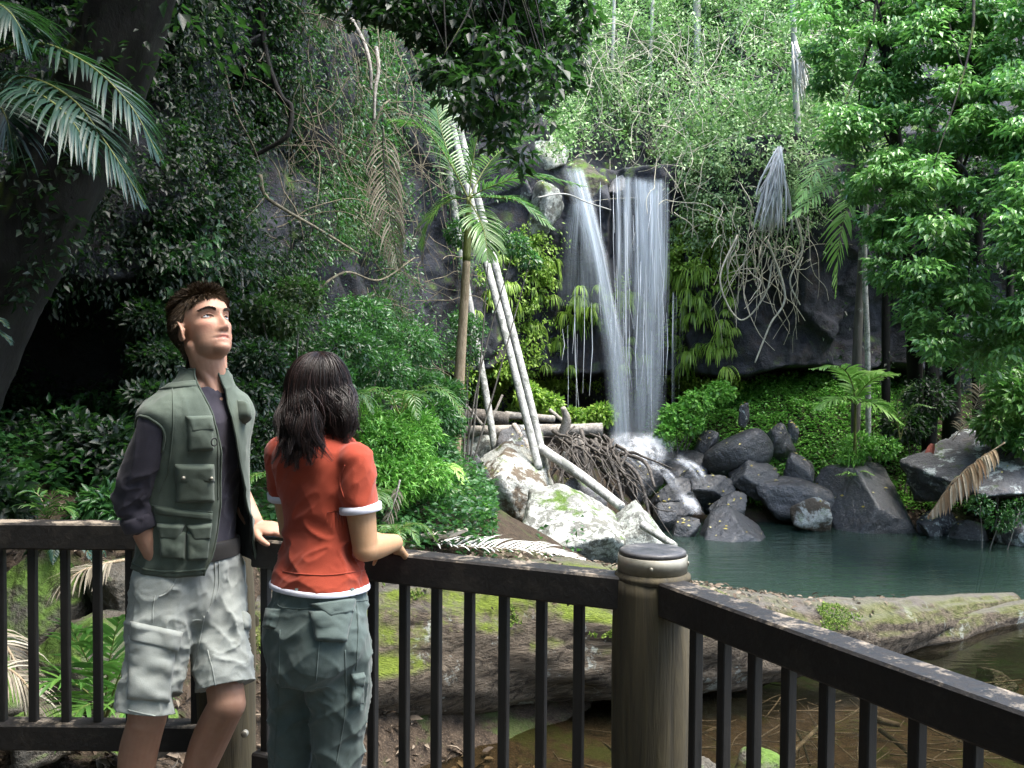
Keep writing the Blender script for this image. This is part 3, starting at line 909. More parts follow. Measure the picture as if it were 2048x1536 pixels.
# ================================================================== waterfall
def fall_mat(name, dens, sx=46, sy=1.1, soft=.10, bright=.82, edge=.12, bot=.0, top=.04, seed=0.0):
    t = NT(name)
    uv = t.n('ShaderNodeTexCoord').outputs['UV']
    mp = t.n('ShaderNodeMapping'); t.l(uv, mp.inputs[0]); mp.inputs['Scale'].default_value = (sx, sy, 1); mp.inputs['Location'].default_value = (seed, seed * 1.7, 0)
    n1 = t.noise(1, 4, .6, mp.outputs[0], .15)
    mp2 = t.n('ShaderNodeMapping'); t.l(uv, mp2.inputs[0]); mp2.inputs['Scale'].default_value = (sx * .22, sy * .8, 1); mp2.inputs['Location'].default_value = (seed + 3, seed, 0)
    n2 = t.noise(1, 3, .5, mp2.outputs[0])
    a = t.math('ADD', t.math('MULTIPLY', n1, .62), t.math('MULTIPLY', n2, .5))
    al = t.ramp(a, [(.80 - .45 * dens - soft, 0.), (.80 - .45 * dens + soft, .95)])
    s = t.n('ShaderNodeSeparateXYZ'); t.l(uv, s.inputs[0])
    eu = t.ramp(s.outputs[0], [(0, 0.), (edge, 1.), (1 - edge, 1.), (1, 0.)])
    ev = t.ramp(s.outputs[1], [(0, 0.), (top, 1.), (.30, 1.), (.55, 1. - bot * .75), (1, 1. - bot)])
    al = t.math('MULTIPLY', t.math('MULTIPLY', al, eu), ev)
    d = t.n('ShaderNodeBsdfDiffuse'); d.inputs[0].default_value = (bright * .86, bright * .93, bright, 1)
    tl = t.n('ShaderNodeBsdfTranslucent'); tl.inputs[0].default_value = (bright * .86, bright * .93, bright, 1)
    m0 = t.n('ShaderNodeMixShader'); m0.inputs[0].default_value = .5
    t.l(d.outputs[0], m0.inputs[1]); t.l(tl.outputs[0], m0.inputs[2])
    tr = t.n('ShaderNodeBsdfTransparent')
    m = t.n('ShaderNodeMixShader'); t.l(al, m.inputs[0])
    t.l(tr.outputs[0], m.inputs[1]); t.l(m0.outputs[0], m.inputs[2])
    return t.surf(m.outputs[0])


def sheet(name, left, right, mat, parent, nu=26, nv=70, bulge=.12, rip=.03, seed=0, jit=0.0):
    """water sheet between two falling edges given as (px, py, Y)"""
    Lp = catmull([at(*q) for q in left], nv); Rp = catmull([at(*q) for q in right], nv)
    u = np.linspace(0, 1, nu)
    P = Lp[:, None] * (1 - u)[None, :, None] + Rp[:, None] * u[None, :, None]
    P[..., 1] -= bulge * np.sin(u * PI)[None]
    q = np.stack([np.tile(u * 9, (nv, 1)), np.repeat(np.linspace(0, 1.5, nv)[:, None], nu, 1), np.full((nv, nu), seed * 3.1)], -1).reshape(-1, 3)
    P[..., 1] -= rip * 3 * fbm(q, 1.0, 3, seed).reshape(nv, nu)
    ii = np.arange(nv - 1)[:, None] * nu + np.arange(nu - 1)[None]
    Q = np.stack([ii, ii + nu, ii + nu + 1, ii + 1], -1).reshape(-1, 4)
    o = mk(name, (P.reshape(-1, 3), Q), mat, parent)
    UV = np.stack([np.tile(u, (nv, 1)), np.repeat(np.linspace(0, 1, nv)[:, None], nu, 1)], -1).reshape(-1, 2)
    lay = o.data.uv_layers.new(name='UVMap')
    li = np.zeros(len(o.data.loops), np.int32); o.data.loops.foreach_get('vertex_index', li)
    lay.data.foreach_set('uv', UV[li].astype(np.float32).ravel())
    return o


def plain_mat_(name, col):
    t = NT(name)
    return t.surf(t.bsdf(t.mix(t.noise(6), col, [k * .9 for k in col]), .2, .5))


wf = empty('waterfall', at(1270, 890, 18.6), 'white waterfall dropping in two streams over the dark cliff into the pool', 'waterfall')
MF = [fall_mat('fall_veil', .22, 20, 1.1, .24, .95, .2, .5, seed=1), fall_mat('fall_strands', .50, 70, .8, .07, .88, .06, .6, seed=4.2), fall_mat('fall_core', .80, 11, 1.6, .24, .95, .42, .35, seed=8.8),
      fall_mat('fall_film', .36, 24, 1.0, .22, .8, .3, .6, seed=2.4), fall_mat('fall_drip', .30, 60, .5, .06, .8, .1, .7, seed=6.1)]
rw = np.random.default_rng(17)
sheet('falling_stream', [(1224, 352, 19.15), (1236, 480, 19.0), (1250, 680, 18.85), (1262, 895, 18.7)], [(1338, 356, 19.15), (1340, 500, 19.0), (1328, 700, 18.85), (1314, 890, 18.7)], MF[0], wf, seed=1, rip=.012)
for k, (xt, yt, w0, xb, w1, mi) in enumerate([(1236, 352, 7, 1238, 12, 2), (1247, 350, 4, 1250, 9, 1), (1256, 352, 9, 1254, 16, 2), (1271, 351, 3, 1268, 6, 1), (1280, 356, 10, 1276, 18, 2), (1292, 358, 12, 1286, 20, 2), (1303, 362, 8, 1296, 18, 2),
                                              (1312, 358, 12, 1302, 20, 2), (1322, 356, 7, 1312, 14, 2), (1331, 360, 8, 1318, 14, 1), (1300, 372, 26, 1292, 34, 1)]):
    yb = 885 + rw.uniform(-12, 14); Yt = 19.0 - rw.uniform(0, .14)
    mid = (xt + xb) / 2 + rw.normal(3, 2)
    if k in (1, 3): yb = rw.uniform(600, 700)
    ym = yt + (yb - yt) * .45
    sheet('falling_stream', [(xt - w0, yt, Yt), (mid - (w0 + w1) * .5, ym, Yt - .12), (xb - w1, yb, Yt - .38)], [(xt + w0, yt + rw.uniform(-2, 3), Yt), (mid + (w0 + w1) * .5, ym, Yt - .12), (xb + w1, yb, Yt - .38)],
          [None, fall_mat('fall_thread', .50, 4 + w0 * .35, 2.4, .14, .95, .35, .75, seed=k * 3.3), fall_mat('fall_core', .66, 2.8 + w0 * .3, 2.6, .30, .97, .49, .72, top=.02, seed=k * 5.1)][mi], wf, nu=10, seed=30 + k, rip=.006, bulge=.03)
MS = [fall_mat('slide_core', .52, 7, 2.6, .28, .96, .46, .45, seed=3.1), fall_mat('slide_veil', .36, 12, 1.8, .26, .95, .46, .6, seed=9.4)]
for k, (o0, w0, o1, w1, mi) in enumerate([(-4, 22, 0, 26, 1), (2, 12, 2, 18, 0), (-12, 22, 6, 34, 1), (7, 6, 10, 12, 0), (-3, 5, -10, 14, 0)]):
    pth = [(1152, 334, 18.72), (1172, 410, 18.5), (1194, 500, 18.4), (1212, 600, 18.34), (1232, 720, 18.28), (1243, 895, 18.25)]
    n_ = len(pth)
    L_, R_ = [], []
    for i_, (x_, y_, Y_) in enumerate(pth):
        f_ = i_ / (n_ - 1); o_ = o0 * (1 - f_) + o1 * f_; w_ = w0 * (1 - f_) + w1 * f_
        L_.append((x_ + o_ - w_, y_, Y_ - .02 * k)); R_.append((x_ + o_ + w_, y_, Y_ - .02 * k))
    sheet('sliding_stream', L_, R_, MS[mi], wf, nu=12, seed=60 + k, bulge=.05, rip=.008)
sheet('water_film', [(1136, 405, 18.7), (1120, 500, 18.6), (1108, 610, 18.58)], [(1192, 400, 18.7), (1204, 500, 18.6), (1216, 618, 18.58)], MF[3], wf, seed=6, rip=.01)
# thin threads and drops thrown off the streams
mb = MB(); rw = np.random.default_rng(5)
for k in range(46):
    x_ = rw.choice([rw.uniform(1222, 1340), rw.uniform(1196, 1262), rw.uniform(1120, 1200)], p=[.55, .3, .15]); y_ = rw.uniform(350, 700) if x_ > 1200 else rw.uniform(560, 680); l_ = rw.uniform(60, 240)
    Y_ = 18.5 + rw.uniform(-.2, .3)
    tube(mb, [at(x_, y_, Y_), at(x_ + rw.normal(0, 2), y_ + l_ * .5, Y_ - .08), at(x_ + rw.normal(0, 4), min(890, y_ + l_), Y_ - .15)], np.array([.002, .005, .0015]) * rw.uniform(.6, 1.3), 4, cap=False)
M['drop'] = plain_mat_('water_thread', (.80, .84, .9))
mk('water_threads', mb, M['drop'], wf)
sheet('drip_curtain', [(1310, 560, 18.6), (1312, 700, 18.5), (1316, 850, 18.5)], [(1372, 600, 18.6), (1368, 700, 18.5), (1364, 850, 18.5)], MF[4], wf, seed=9)


def foam_mat():
    t = NT('foam')
    n = t.noise(5, 4, .6); 
    tc = t.n('ShaderNodeTexCoord'); s = t.n('ShaderNodeSeparateXYZ'); t.l(tc.outputs['UV'], s.inputs[0])
    r = t.math('MULTIPLY', t.ramp(s.outputs[0], [(0, 0.), (.3, 1.), (.7, 1.), (1, 0.)]), t.ramp(s.outputs[1], [(0, 0.), (.3, 1.), (.6, .8), (1, 0.)]))
    al = t.math('MULTIPLY', r, t.ramp(n, [(.30, .02), (.68, .72)]))
    d = t.n('ShaderNodeBsdfDiffuse'); d.inputs[0].default_value = (.86, .88, .9, 1)
    tr = t.n('ShaderNodeBsdfTransparent'); m = t.n('ShaderNodeMixShader')
    t.l(al, m.inputs[0]); t.l(tr.outputs[0], m.inputs[1]); t.l(d.outputs[0], m.inputs[2])
    return t.surf(m.outputs[0])


M['foam'] = foam_mat()
sheet('spray', [(1212, 860, 18.25), (1218, 890, 17.95), (1232, 925, 17.7)], [(1352, 862, 18.25), (1352, 892, 17.95), (1340, 930, 17.7)], M['foam'], wf, bulge=.22, rip=.05, seed=11)
sheet('spray', [(1225, 882, 17.9), (1236, 908, 17.6), (1262, 936, 17.35)], [(1330, 884, 17.9), (1334, 908, 17.6), (1330, 938, 17.35)], M['foam'], wf, bulge=.15, rip=.05, seed=12)
for k, (a, b) in enumerate([([(1330, 915, 17.4), (1375, 940, 17.0), (1400, 975, 16.8)], [(1365, 905, 17.4), (1405, 935, 17.0), (1420, 970, 16.8)]),
                            ([(1280, 930, 17.2), (1320, 950, 16.9), (1345, 985, 16.7)], [(1310, 925, 17.2), (1345, 945, 16.9), (1372, 985, 16.7)]),
                            ([(1345, 985, 16.6), (1362, 1010, 16.3), (1380, 1030, 16.0)], [(1385, 978, 16.6), (1400, 1008, 16.3), (1412, 1030, 16.0)])]):
    sheet('cascade', a, b, M['foam'], wf, nu=12, nv=20, bulge=.05, rip=.02, seed=20 + k)


# ================================================================== creepers on the rock
def blob(px, py, x, y, rx, ry, soft=.5):
    d = np.sqrt(((px - x) / rx) ** 2 + ((py - y) / ry) ** 2)
    return 1 - sstep(1 - soft, 1 + soft, d)


def box_(px, py, x0, y0, x1, y1, s=30):
    return sstep(x0 - s, x0 + s, px) * (1 - sstep(x1 - s, x1 + s, px)) * sstep(y0 - s, y0 + s, py) * (1 - sstep(y1 - s, y1 + s, py))


cP = CLV.reshape(-1, 3); cN = CLN.reshape(-1, 3); cx, cy = CPX.ravel(), CPY.ravel(); cA = CAREA.ravel()
inview = (cx > -420) & (cx < 2350) & (cy > -380) & (cy < 1120) & (cP[:, 1] > 4)
bare = np.zeros_like(cx)
for b in [(440, 130, 38, 120), (470, 60, 40, 60), (512, 440, 48, 70), (690, 560, 70, 55), (845, 500, 62, 150), (640, 640, 45, 50), (960, 470, 55, 70), (1160, 510, 62, 125), (1280, 560, 72, 260),
          (1540, 640, 190, 110), (1500, 720, 240, 45), (1620, 560, 120, 120), (1340, 420, 34, 60), (980, 660, 60, 60), (1190, 340, 60, 50), (820, 330, 40, 60), (600, 560, 25, 60)]:
    bare = np.maximum(bare, blob(cx, cy, *b))
cavek = (1 - sstep(250, 345, cx)) * sstep(540, 590, cy) * (1 - sstep(790, 860, cy))
patch = fbm(cP, 1.1, 4, 77) * .5 + fbm(cP, .45, 2, 5) * .5


def creeper(name, label, mask, n, L, mat, thick=.22, fall=.7, hang=.5, seed=0, ratio=.5, thr=.0, soft=.15):
    rng = np.random.default_rng(seed)
    d = mask * inview * cA * sstep(thr - soft, thr + soft, patch) * (1 - bare) * (1 - cavek)
    d = d / d.sum()
    k = rng.choice(len(d), n, p=d)
    Pp = cP[k] + rng.normal(0, .03, (n, 3))
    nn = cN[k]
    lump = np.clip(.5 + fbm(Pp, 2.6, 3, seed + 50) * 1.1, 0, 1)
    out = rng.random(n) ** .7 * thick * (.25 + 1.3 * lump)
    Pp = Pp + nn * (out + .02)[:, None]
    D = unit(np.array([0, 0, -1.0]) * hang + nn * .55 + rng.normal(0, .55, (n, 3)))
    N = unit(nn * .6 + np.array([.15, -.1, .8]) + rng.normal(0, .45, (n, 3)))
    ln = L * rng.uniform(.6, 1.35, n)
    mb = MB(); leaves(mb, Pp, D, N, ln, ln * ratio * rng.uniform(.8, 1.2, n))
    return tag(mk(name, mb, M[mat]), label, 'creeper', kind='stuff')


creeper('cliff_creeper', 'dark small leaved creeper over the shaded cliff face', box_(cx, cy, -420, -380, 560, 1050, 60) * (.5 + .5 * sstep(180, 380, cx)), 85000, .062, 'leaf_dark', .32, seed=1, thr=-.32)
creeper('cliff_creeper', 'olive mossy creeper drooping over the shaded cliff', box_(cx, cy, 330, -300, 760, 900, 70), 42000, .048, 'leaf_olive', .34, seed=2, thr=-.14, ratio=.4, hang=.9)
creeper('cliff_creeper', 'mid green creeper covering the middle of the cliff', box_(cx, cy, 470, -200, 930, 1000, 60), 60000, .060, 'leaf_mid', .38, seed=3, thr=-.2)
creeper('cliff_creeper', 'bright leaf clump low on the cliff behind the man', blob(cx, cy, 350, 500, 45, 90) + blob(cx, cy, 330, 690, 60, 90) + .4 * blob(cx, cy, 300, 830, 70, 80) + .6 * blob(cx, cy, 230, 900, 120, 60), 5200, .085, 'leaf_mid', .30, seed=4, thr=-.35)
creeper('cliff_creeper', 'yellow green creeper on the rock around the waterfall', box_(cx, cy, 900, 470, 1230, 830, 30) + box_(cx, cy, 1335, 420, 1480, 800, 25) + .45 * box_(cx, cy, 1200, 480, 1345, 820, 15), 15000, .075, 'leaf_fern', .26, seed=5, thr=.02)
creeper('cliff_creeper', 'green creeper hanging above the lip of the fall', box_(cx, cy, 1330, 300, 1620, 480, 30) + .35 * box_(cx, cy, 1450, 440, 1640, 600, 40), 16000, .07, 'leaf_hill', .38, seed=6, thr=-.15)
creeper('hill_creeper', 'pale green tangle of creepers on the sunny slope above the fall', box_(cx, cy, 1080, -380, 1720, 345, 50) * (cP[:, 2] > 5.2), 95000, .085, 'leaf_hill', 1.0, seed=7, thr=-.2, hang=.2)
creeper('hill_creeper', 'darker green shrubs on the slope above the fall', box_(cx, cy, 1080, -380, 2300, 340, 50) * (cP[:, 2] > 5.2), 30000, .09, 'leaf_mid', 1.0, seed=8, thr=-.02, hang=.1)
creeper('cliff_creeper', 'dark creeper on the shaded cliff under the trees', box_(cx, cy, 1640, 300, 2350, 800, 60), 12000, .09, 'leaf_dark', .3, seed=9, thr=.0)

# ---------------------------------------------------------------- vines
def vine_set(name, label, mat, regions, seed, r=(.005, .012), sag=.25, n_pts=16, kind='stuff', wig=.06):
    rng = np.random.default_rng(seed)
    mb = MB()
    for (x0, y0, x1, y1, Y0, Y1, n, l0, l1, steep) in regions:
        for _ in range(n):
            x, y = rng.uniform(x0, x1), rng.uniform(y0, y1)
            f = (x - x0) / max(1, x1 - x0)
            Y = Y0 * (1 - f) + Y1 * f + rng.normal(0, .25)
            p = at(x, y, Y)
            L = rng.uniform(l0, l1)
            a = rng.uniform(0, 2 * PI)
            h = np.array([math.cos(a), math.sin(a) * .5, 0])
            d = unit(h * (1 - steep) + np.array([0, 0, -1]) * steep * rng.choice([1, 1, 1, -.3]))
            pts = [p]
            for k in range(6):
                d = unit(d + rng.normal(0, .30, 3) + np.array([0, 0, -sag * .4]))
                pts.append(pts[-1] + d * L / 6)
            rr = rng.uniform(*r)
            tube(mb, catmull(pts, n_pts), np.linspace(rr, rr * .5, n_pts), 4, cap=False)
    return tag(mk(name, mb, M[mat]), label, 'vines', kind=kind)


vine_set('vine_tangle', 'tangle of thin brown vines over the left cliff', 'vine', [(480, -60, 880, 500, 10.3, 15.4, 230, .5, 2.0, .5), (600, 0, 800, 300, 11, 13.5, 70, .6, 1.8, .7), (330, 300, 620, 780, 9.2, 11.6, 60, .4, 1.6, .75), (640, 400, 900, 760, 12.3, 15.3, 80, .6, 1.6, .4)], 3, (.003, .008))
vine_set('vine_tangle', 'pale net of vines on the sunny slope above the fall', 'palevine', [(1150, 20, 1650, 340, 21.4, 21.4, 260, .6, 2.4, .5), (1300, 90, 1650, 420, 19.4, 19.4, 90, .6, 2.0, .5), (1340, 240, 1640, 470, 18.8, 18.6, 50, .6, 1.6, .45)], 5, (.004, .012), .35)
vine_set('vine_tangle', 'pale looping vines dangling beside the fall under the dead frond skirt', 'palevine', [(1440, 420, 1620, 520, 17.9, 17.9, 52, .8, 2.2, .85), (1470, 480, 1600, 560, 17.7, 17.7, 10, .5, 1.3, .3)], 6, (.005, .012), .5)
for k, (pts, r, m, lab) in enumerate([
    ([(520, -20, 10.6), (530, 100, 10.5), (560, 190, 10.4), (582, 215, 10.4), (575, 270, 10.3), (530, 300, 10.3), (510, 310, 10.3)], .035, 'darkbark', 'thick dark vine curling down the cliff in an S bend'),
    ([(390, 105, 9.6), (430, 108, 9.5), (470, 95, 9.6), (520, 70, 9.9)], .022, 'darkbark', 'dark branch arching over the wet rock streak'),
    ([(450, 140, 9.8), (470, 220, 9.7), (505, 290, 9.8), (520, 330, 9.9)], .012, 'vine', 'thin straight vine hanging below the dark arch'),
    ([(520, 350, 10), (530, 390, 10), (570, 420, 10.1), (640, 460, 11), (720, 510, 12)], .022, 'vine', 'brown vine running diagonally across the cliff'),
    ([(690, 20, 11.8), (725, 80, 11.8), (740, 130, 11.7), (742, 180, 11.7)], .030, 'driftwood', 'split pale liana hanging over the middle cliff'),
    ([(752, 95, 11.8), (757, 140, 11.7), (750, 185, 11.6), (748, 240, 11.6)], .026, 'driftwood', 'second pale liana close beside the split one'),
    ([(700, 330, 12.5), (740, 270, 12.4), (765, 215, 12.4), (780, 200, 12.5)], .02, 'vine', 'thin vine rising to the pale liana'),
    ([(485, 420, 9.6), (482, 520, 9.5), (486, 600, 9.5), (480, 660, 9.5)], .016, 'driftwood', 'straight pale root hanging above the man and woman'),
    ([(1535, 480, 17.4), (1570, 590, 17.3), (1540, 650, 17.2), (1510, 725, 17.1)], .022, 'palevine', 'long pale root hanging in front of the grey overhang'),
    ([(1475, 470, 17.6), (1440, 560, 17.5), (1480, 640, 17.5), (1530, 590, 17.4), (1545, 520, 17.4)], .018, 'palevine', 'big pale vine loop beside the fall'),
    ([(1590, 430, 17.4), (1605, 500, 17.4), (1580, 560, 17.3), (1600, 610, 17.3)], .02, 'palevine', 'vine dropping from the dead frond skirt'),
    ([(1075, 395, 14), (1130, 388, 14.1), (1175, 405, 14.2), (1222, 420, 14.3)], .012, 'palebark', 'bare pale twig reaching across the fall'),
    ([(620, 590, 11.5), (690, 545, 12), (760, 560, 13), (830, 515, 14)], .016, 'vine', 'slack vine strung over the bare slab'),
]):
    mb = MB(); p = catmull([at(*q) for q in pts], 40)
    tube(mb, p, np.linspace(r, r * .6, 40), 7, wob=.15)
    tag(mk('liana', mb, M[m]), lab, 'liana')


# ================================================================== shrubs and ground cover
def bush(name, centres, n, L, mat, label, cat, seed, ratio=.45, flat=.75, stems=None, tmpl=LEAF4, shell=.6, up=.7, group=None):
    rng = np.random.default_rng(seed)
    base = np.array(centres[0][0], float)
    mb = MB()
    tot = sum(c[1] ** 2 for c in centres)
    for c, r in centres:
        k = max(12, int(n * r * r / tot))
        d = rnd_dir(k, rng)
        rad = r * (shell + (1 - shell) * rng.random(k)) * (1 + .35 * fbm(d * 2.1 + np.array(c), 1.5, 3, seed))
        P = np.array(c) + d * rad[:, None] * (1, 1, flat)
        D = unit(d * .8 + rng.normal(0, .5, (k, 3)) + np.array([0, 0, -.25]))
        N = unit(d * .5 + np.array([.1, 0, up]) + rng.normal(0, .4, (k, 3)))
        ln = L * rng.uniform(.6, 1.3, k)
        leaves(mb, P, D, N, ln, ln * ratio * rng.uniform(.8, 1.2, k), tmpl)
    root = empty(name, (base[0], base[1], gz(base[0], base[1])), label, cat, group)
    mk('foliage', mb, M[mat], root)
    mb = MB()
    for c, r in centres[:14]:
        c = np.array(c)
        g = np.array([base[0], base[1], gz(base[0], base[1])]) + rng.normal(0, .08, 3) * (1, 1, 0)
        tube(mb, catmull([g, (g + c) / 2 + rng.normal(0, .06, 3), c], 8), np.linspace(.018, .006, 8), 5)
    mk('stem', mb, M['treebark'], root)
    return root


def bush_at(name, spec, n, L, mat, label, seed, cat='shrub', **kw):
    """spec rows: px, py, Y, radius in px"""
    bush(name, [(at(x, y, Y), r * Y / FPX) for x, y, Y, r in spec], n, L, mat, label, cat, seed, **kw)


bush_at('leafy_shrub', [(770, 900, 10.2, 85), (720, 850, 10.5, 60), (820, 860, 10.6, 60), (750, 960, 9.9, 80), (700, 930, 10, 60), (840, 950, 10.2, 60)], 12000, .075, 'leaf_cover', 'feathery light green shrub rising behind the woman at the railing', 11, ratio=.26)
bush_at('leafy_shrub', [(870, 830, 12.2, 55), (890, 790, 12.6, 42), (850, 770, 12.5, 40), (893, 850, 12.4, 40), (870, 905, 11.9, 50)], 6000, .07, 'leaf_mid', 'bright shrub around the foot of the tan palm stem', 12, ratio=.34)
bush_at('leafy_shrub', [(885, 1000, 11.5, 46), (940, 1035, 11.3, 40), (915, 1065, 11, 36), (900, 960, 11.8, 30)], 4200, .085, 'leaf_cover', 'low light green shrub in front of the white boulder', 13, ratio=.55)
bush_at('leafy_shrub', [(690, 700, 10.6, 75), (640, 760, 10.0, 70), (720, 640, 11.2, 65), (760, 740, 11.2, 65), (820, 690, 12, 60)], 9000, .06, 'leaf_mid', 'hanging shrub mass on the cliff just above the woman', 14)
bush_at('leafy_shrub', [(520, 720, 8.9, 55), (500, 800, 8.7, 60), (540, 870, 8.4, 60), (500, 920, 8.2, 50), (560, 780, 9, 50)], 7000, .06, 'leaf_dark', 'dark shrub between the man and the woman', 15)
bush_at('leafy_shrub', [(560, 640, 9.6, 50), (600, 590, 10, 50), (520, 620, 9.4, 40)], 3500, .06, 'leaf_olive', 'thin olive shrub on the cliff above the woman', 16)
bush_at('leafy_shrub', [(220, 900, 7.6, 70), (160, 870, 7.9, 50), (260, 950, 7.3, 50), (130, 930, 7.6, 45)], 2600, .095, 'leaf_dark', 'dark glossy shrub beside the cave on the near bank', 17, tmpl=LEAF8)
bush_at('leafy_shrub', [(215, 1010, 7.0, 42), (180, 1025, 7, 34), (245, 1030, 6.9, 30)], 900, .10, 'leaf_mid', 'small leafy shrub just above the left railing', 18, tmpl=LEAF8, ratio=.3)
bush_at('leafy_shrub', [(20, 1010, 6.6, 45), (-20, 980, 6.7, 50)], 600, .12, 'leaf_dark', 'broad leaved shrub at the edge of the frame above the railing', 19, tmpl=LEAF8)
bush_at('leafy_shrub', [(300, 640, 8.6, 55), (330, 560, 8.8, 45), (345, 470, 9, 40), (320, 720, 8.5, 55), (300, 800, 8.2, 50)], 5600, .07, 'leaf_dark', 'hanging leafy shrub on the cliff directly behind the man', 20)
bush_at('leafy_shrub', [(1810, 850, 17.4, 50), (1855, 800, 17.6, 55)], 1800, .10, 'leaf_dark', 'dark shrub in shade on the far bank behind the young palm', 21)
bush_at('leafy_shrub', [(2000, 850, 15.8, 50), (2050, 800, 15.6, 60), (2030, 760, 16, 50), (2080, 880, 15.5, 60)], 2200, .17, 'leaf_tree', 'large leaved dark shrub above the huge lichen rock', 22, ratio=.4, tmpl=LEAF8)
bush_at('leafy_shrub', [(1720, 890, 17.1, 34), (1770, 895, 17.0, 30), (1700, 915, 17, 24)], 1500, .075, 'leaf_cover', 'small shrub round the foot of the young palm', 23)
bush_at('leafy_shrub', [(1350, 830, 18.2, 30), (1395, 805, 18.3, 34), (1440, 785, 18.5, 30), (1330, 865, 18, 20), (1385, 850, 18, 22)], 2600, .085, 'leaf_cover', 'light leaved shrub right of the splash', 24, ratio=.6)
bush_at('leafy_shrub', [(1960, 1010, 14.9, 26), (2000, 1040, 14.8, 30), (2040, 1020, 14.8, 34)], 900, .06, 'leaf_mid', 'small shrub at the water edge below the huge lichen rock', 26)
bush_at('leafy_shrub', [(1200, 830, 18.3, 30), (1150, 835, 18.2, 26), (1100, 810, 17.9, 30), (1060, 790, 17.7, 30)], 1700, .10, 'leaf_fern', 'yellow green shrub left of the splash behind the debris', 27, ratio=.6)
bush_at('leafy_shrub', [(945, 660, 14.6, 30), (930, 700, 14.5, 34), (925, 640, 14.8, 26)], 1300, .07, 'leaf_mid', 'tuft of leaves crossing the slim palm trunks', 28)
bush_at('leafy_shrub', [(925, 465, 13.6, 36), (980, 470, 13.7, 34), (1030, 490, 13.8, 30), (1060, 520, 13.9, 22)], 1700, .075, 'leaf_mid', 'leafy spray below the palm crown in front of the cliff', 29)


def cover(name, X0, X1, Y0, Y1, keep, n, L, mat, label, cat='ground cover', seed=0, h=.10, ratio=.6, up=1.0):
    rng = np.random.default_rng(seed)
    x = rng.uniform(X0, X1, n * 4); y = rng.uniform(Y0, Y1, n * 4)
    z = ground_z(x, y)
    P = np.stack([x, y, z], 1)
    a, b = pix(P)
    k = rng.random(len(x)) < keep(a, b, P)
    P = P[k][:n]; m = len(P)
    lump = np.clip(.5 + fbm(P, 1.6, 3, seed) * 1.2, 0.05, 1.3)
    P[:, 2] += rng.random(m) * h * (.3 + 1.6 * lump)
    D = unit(rng.normal(0, 1, (m, 3)) * (1, 1, .35)); N = unit(np.array([0, 0, up]) + rng.normal(0, .4, (m, 3)))
    ln = L * rng.uniform(.6, 1.35, m)
    mb = MB(); leaves(mb, P, D, N, ln, ln * ratio)
    return tag(mk(name, mb, M[mat]), label, cat, kind='stuff')


cover('bank_ground_cover', 2.6, 12, 16.6, 20.5, lambda a, b, P: (P[:, 2] > -1.12) * np.clip(1.1 - .9 * blob(a, b, 1920, 830, 160, 90), 0, 1) * sstep(1280, 1330, a), 60000, .062, 'leaf_cover', 'bright green creeping plants carpeting the far bank', seed=1, h=.16)
cover('near_ground_cover', -6, 1.2, 7.2, 17, lambda a, b, P: (P[:, 2] > -1.1) * (1 - box_(a, b, 990, 850, 1340, 1125, 8)) * (1 - box_(a, b, 925, 850, 1010, 985, 8)) * ~((b > 1125) & (a > 480)) * sstep(-.25, .15, fbm(P, .8, 3, 4) + .5 * (P[:, 1] > 9.2)) * .95, 60000, .075, 'leaf_mid', 'low leafy plants covering the near bank under the shrubs', seed=2, h=.30)
def litter(name, X0, X1, Y0, Y1, n, L, mat, label, seed, keep=None):
    rng = np.random.default_rng(seed)
    x = rng.uniform(X0, X1, n); y = rng.uniform(Y0, Y1, n); z = ground_z(x, y)
    P = np.stack([x, y, z + .012 + rng.random(n) * .02], 1)
    if keep is not None: P = P[keep(P)]
    m = len(P)
    mb = MB(); D = unit(rng.normal(0, 1, (m, 3)) * (1, 1, .25)); ln = L * rng.uniform(.5, 1.4, m)
    leaves(mb, P, D, unit(np.array([0, 0, 1.]) + rng.normal(0, .5, (m, 3))), ln, ln * .42, LEAF8)
    return tag(mk(name, mb, M[mat]), label, 'leaf litter', kind='stuff')


litter('leaf_litter', -5, .2, 3.6, 7.2, 5200, .085, 'litter', 'brown fallen leaves on the ground under the left railing', 3)
litter('leaf_litter', 6.5, 11, 16.5, 19, 2600, .11, 'litter', 'brown leaf litter and twigs on the shaded far bank', 4)
# litter lying on the big log
rng = np.random.default_rng(9)
lp = catmull(LOGP, 400); lr = np.interp(np.linspace(0, 1, 400), np.linspace(0, 1, len(LOGR)), LOGR)
n = 900
k = (rng.beta(1.6, 2.6, n) * 330).astype(int)
tt = unit(np.gradient(lp, axis=0))[k]; sd_ = unit(np.cross(tt, [0, 0, 1.0]))
ang = rng.normal(.05, .33, n)
Nn = np.cos(ang)[:, None] * np.array([0, 0, 1.0]) + np.sin(ang)[:, None] * sd_
P = lp[k] + Nn * (lr[k] * 1.045 + .012)[:, None]
mb = MB(); D = unit(rng.normal(0, 1, (n, 3)) * (1, 1, .2)); ln = .062 * rng.uniform(.4, 1.4, n)
leaves(mb, P, D, unit(Nn + rng.normal(0, .35, (n, 3))), ln, ln * .45, LEAF8)
tag(mk('leaf_litter', mb, M['litter']), 'curled brown leaves strewn along the top of the big log', 'leaf litter', kind='stuff')
n = 60
k = (rng.random(n) * 300 + 60).astype(int)
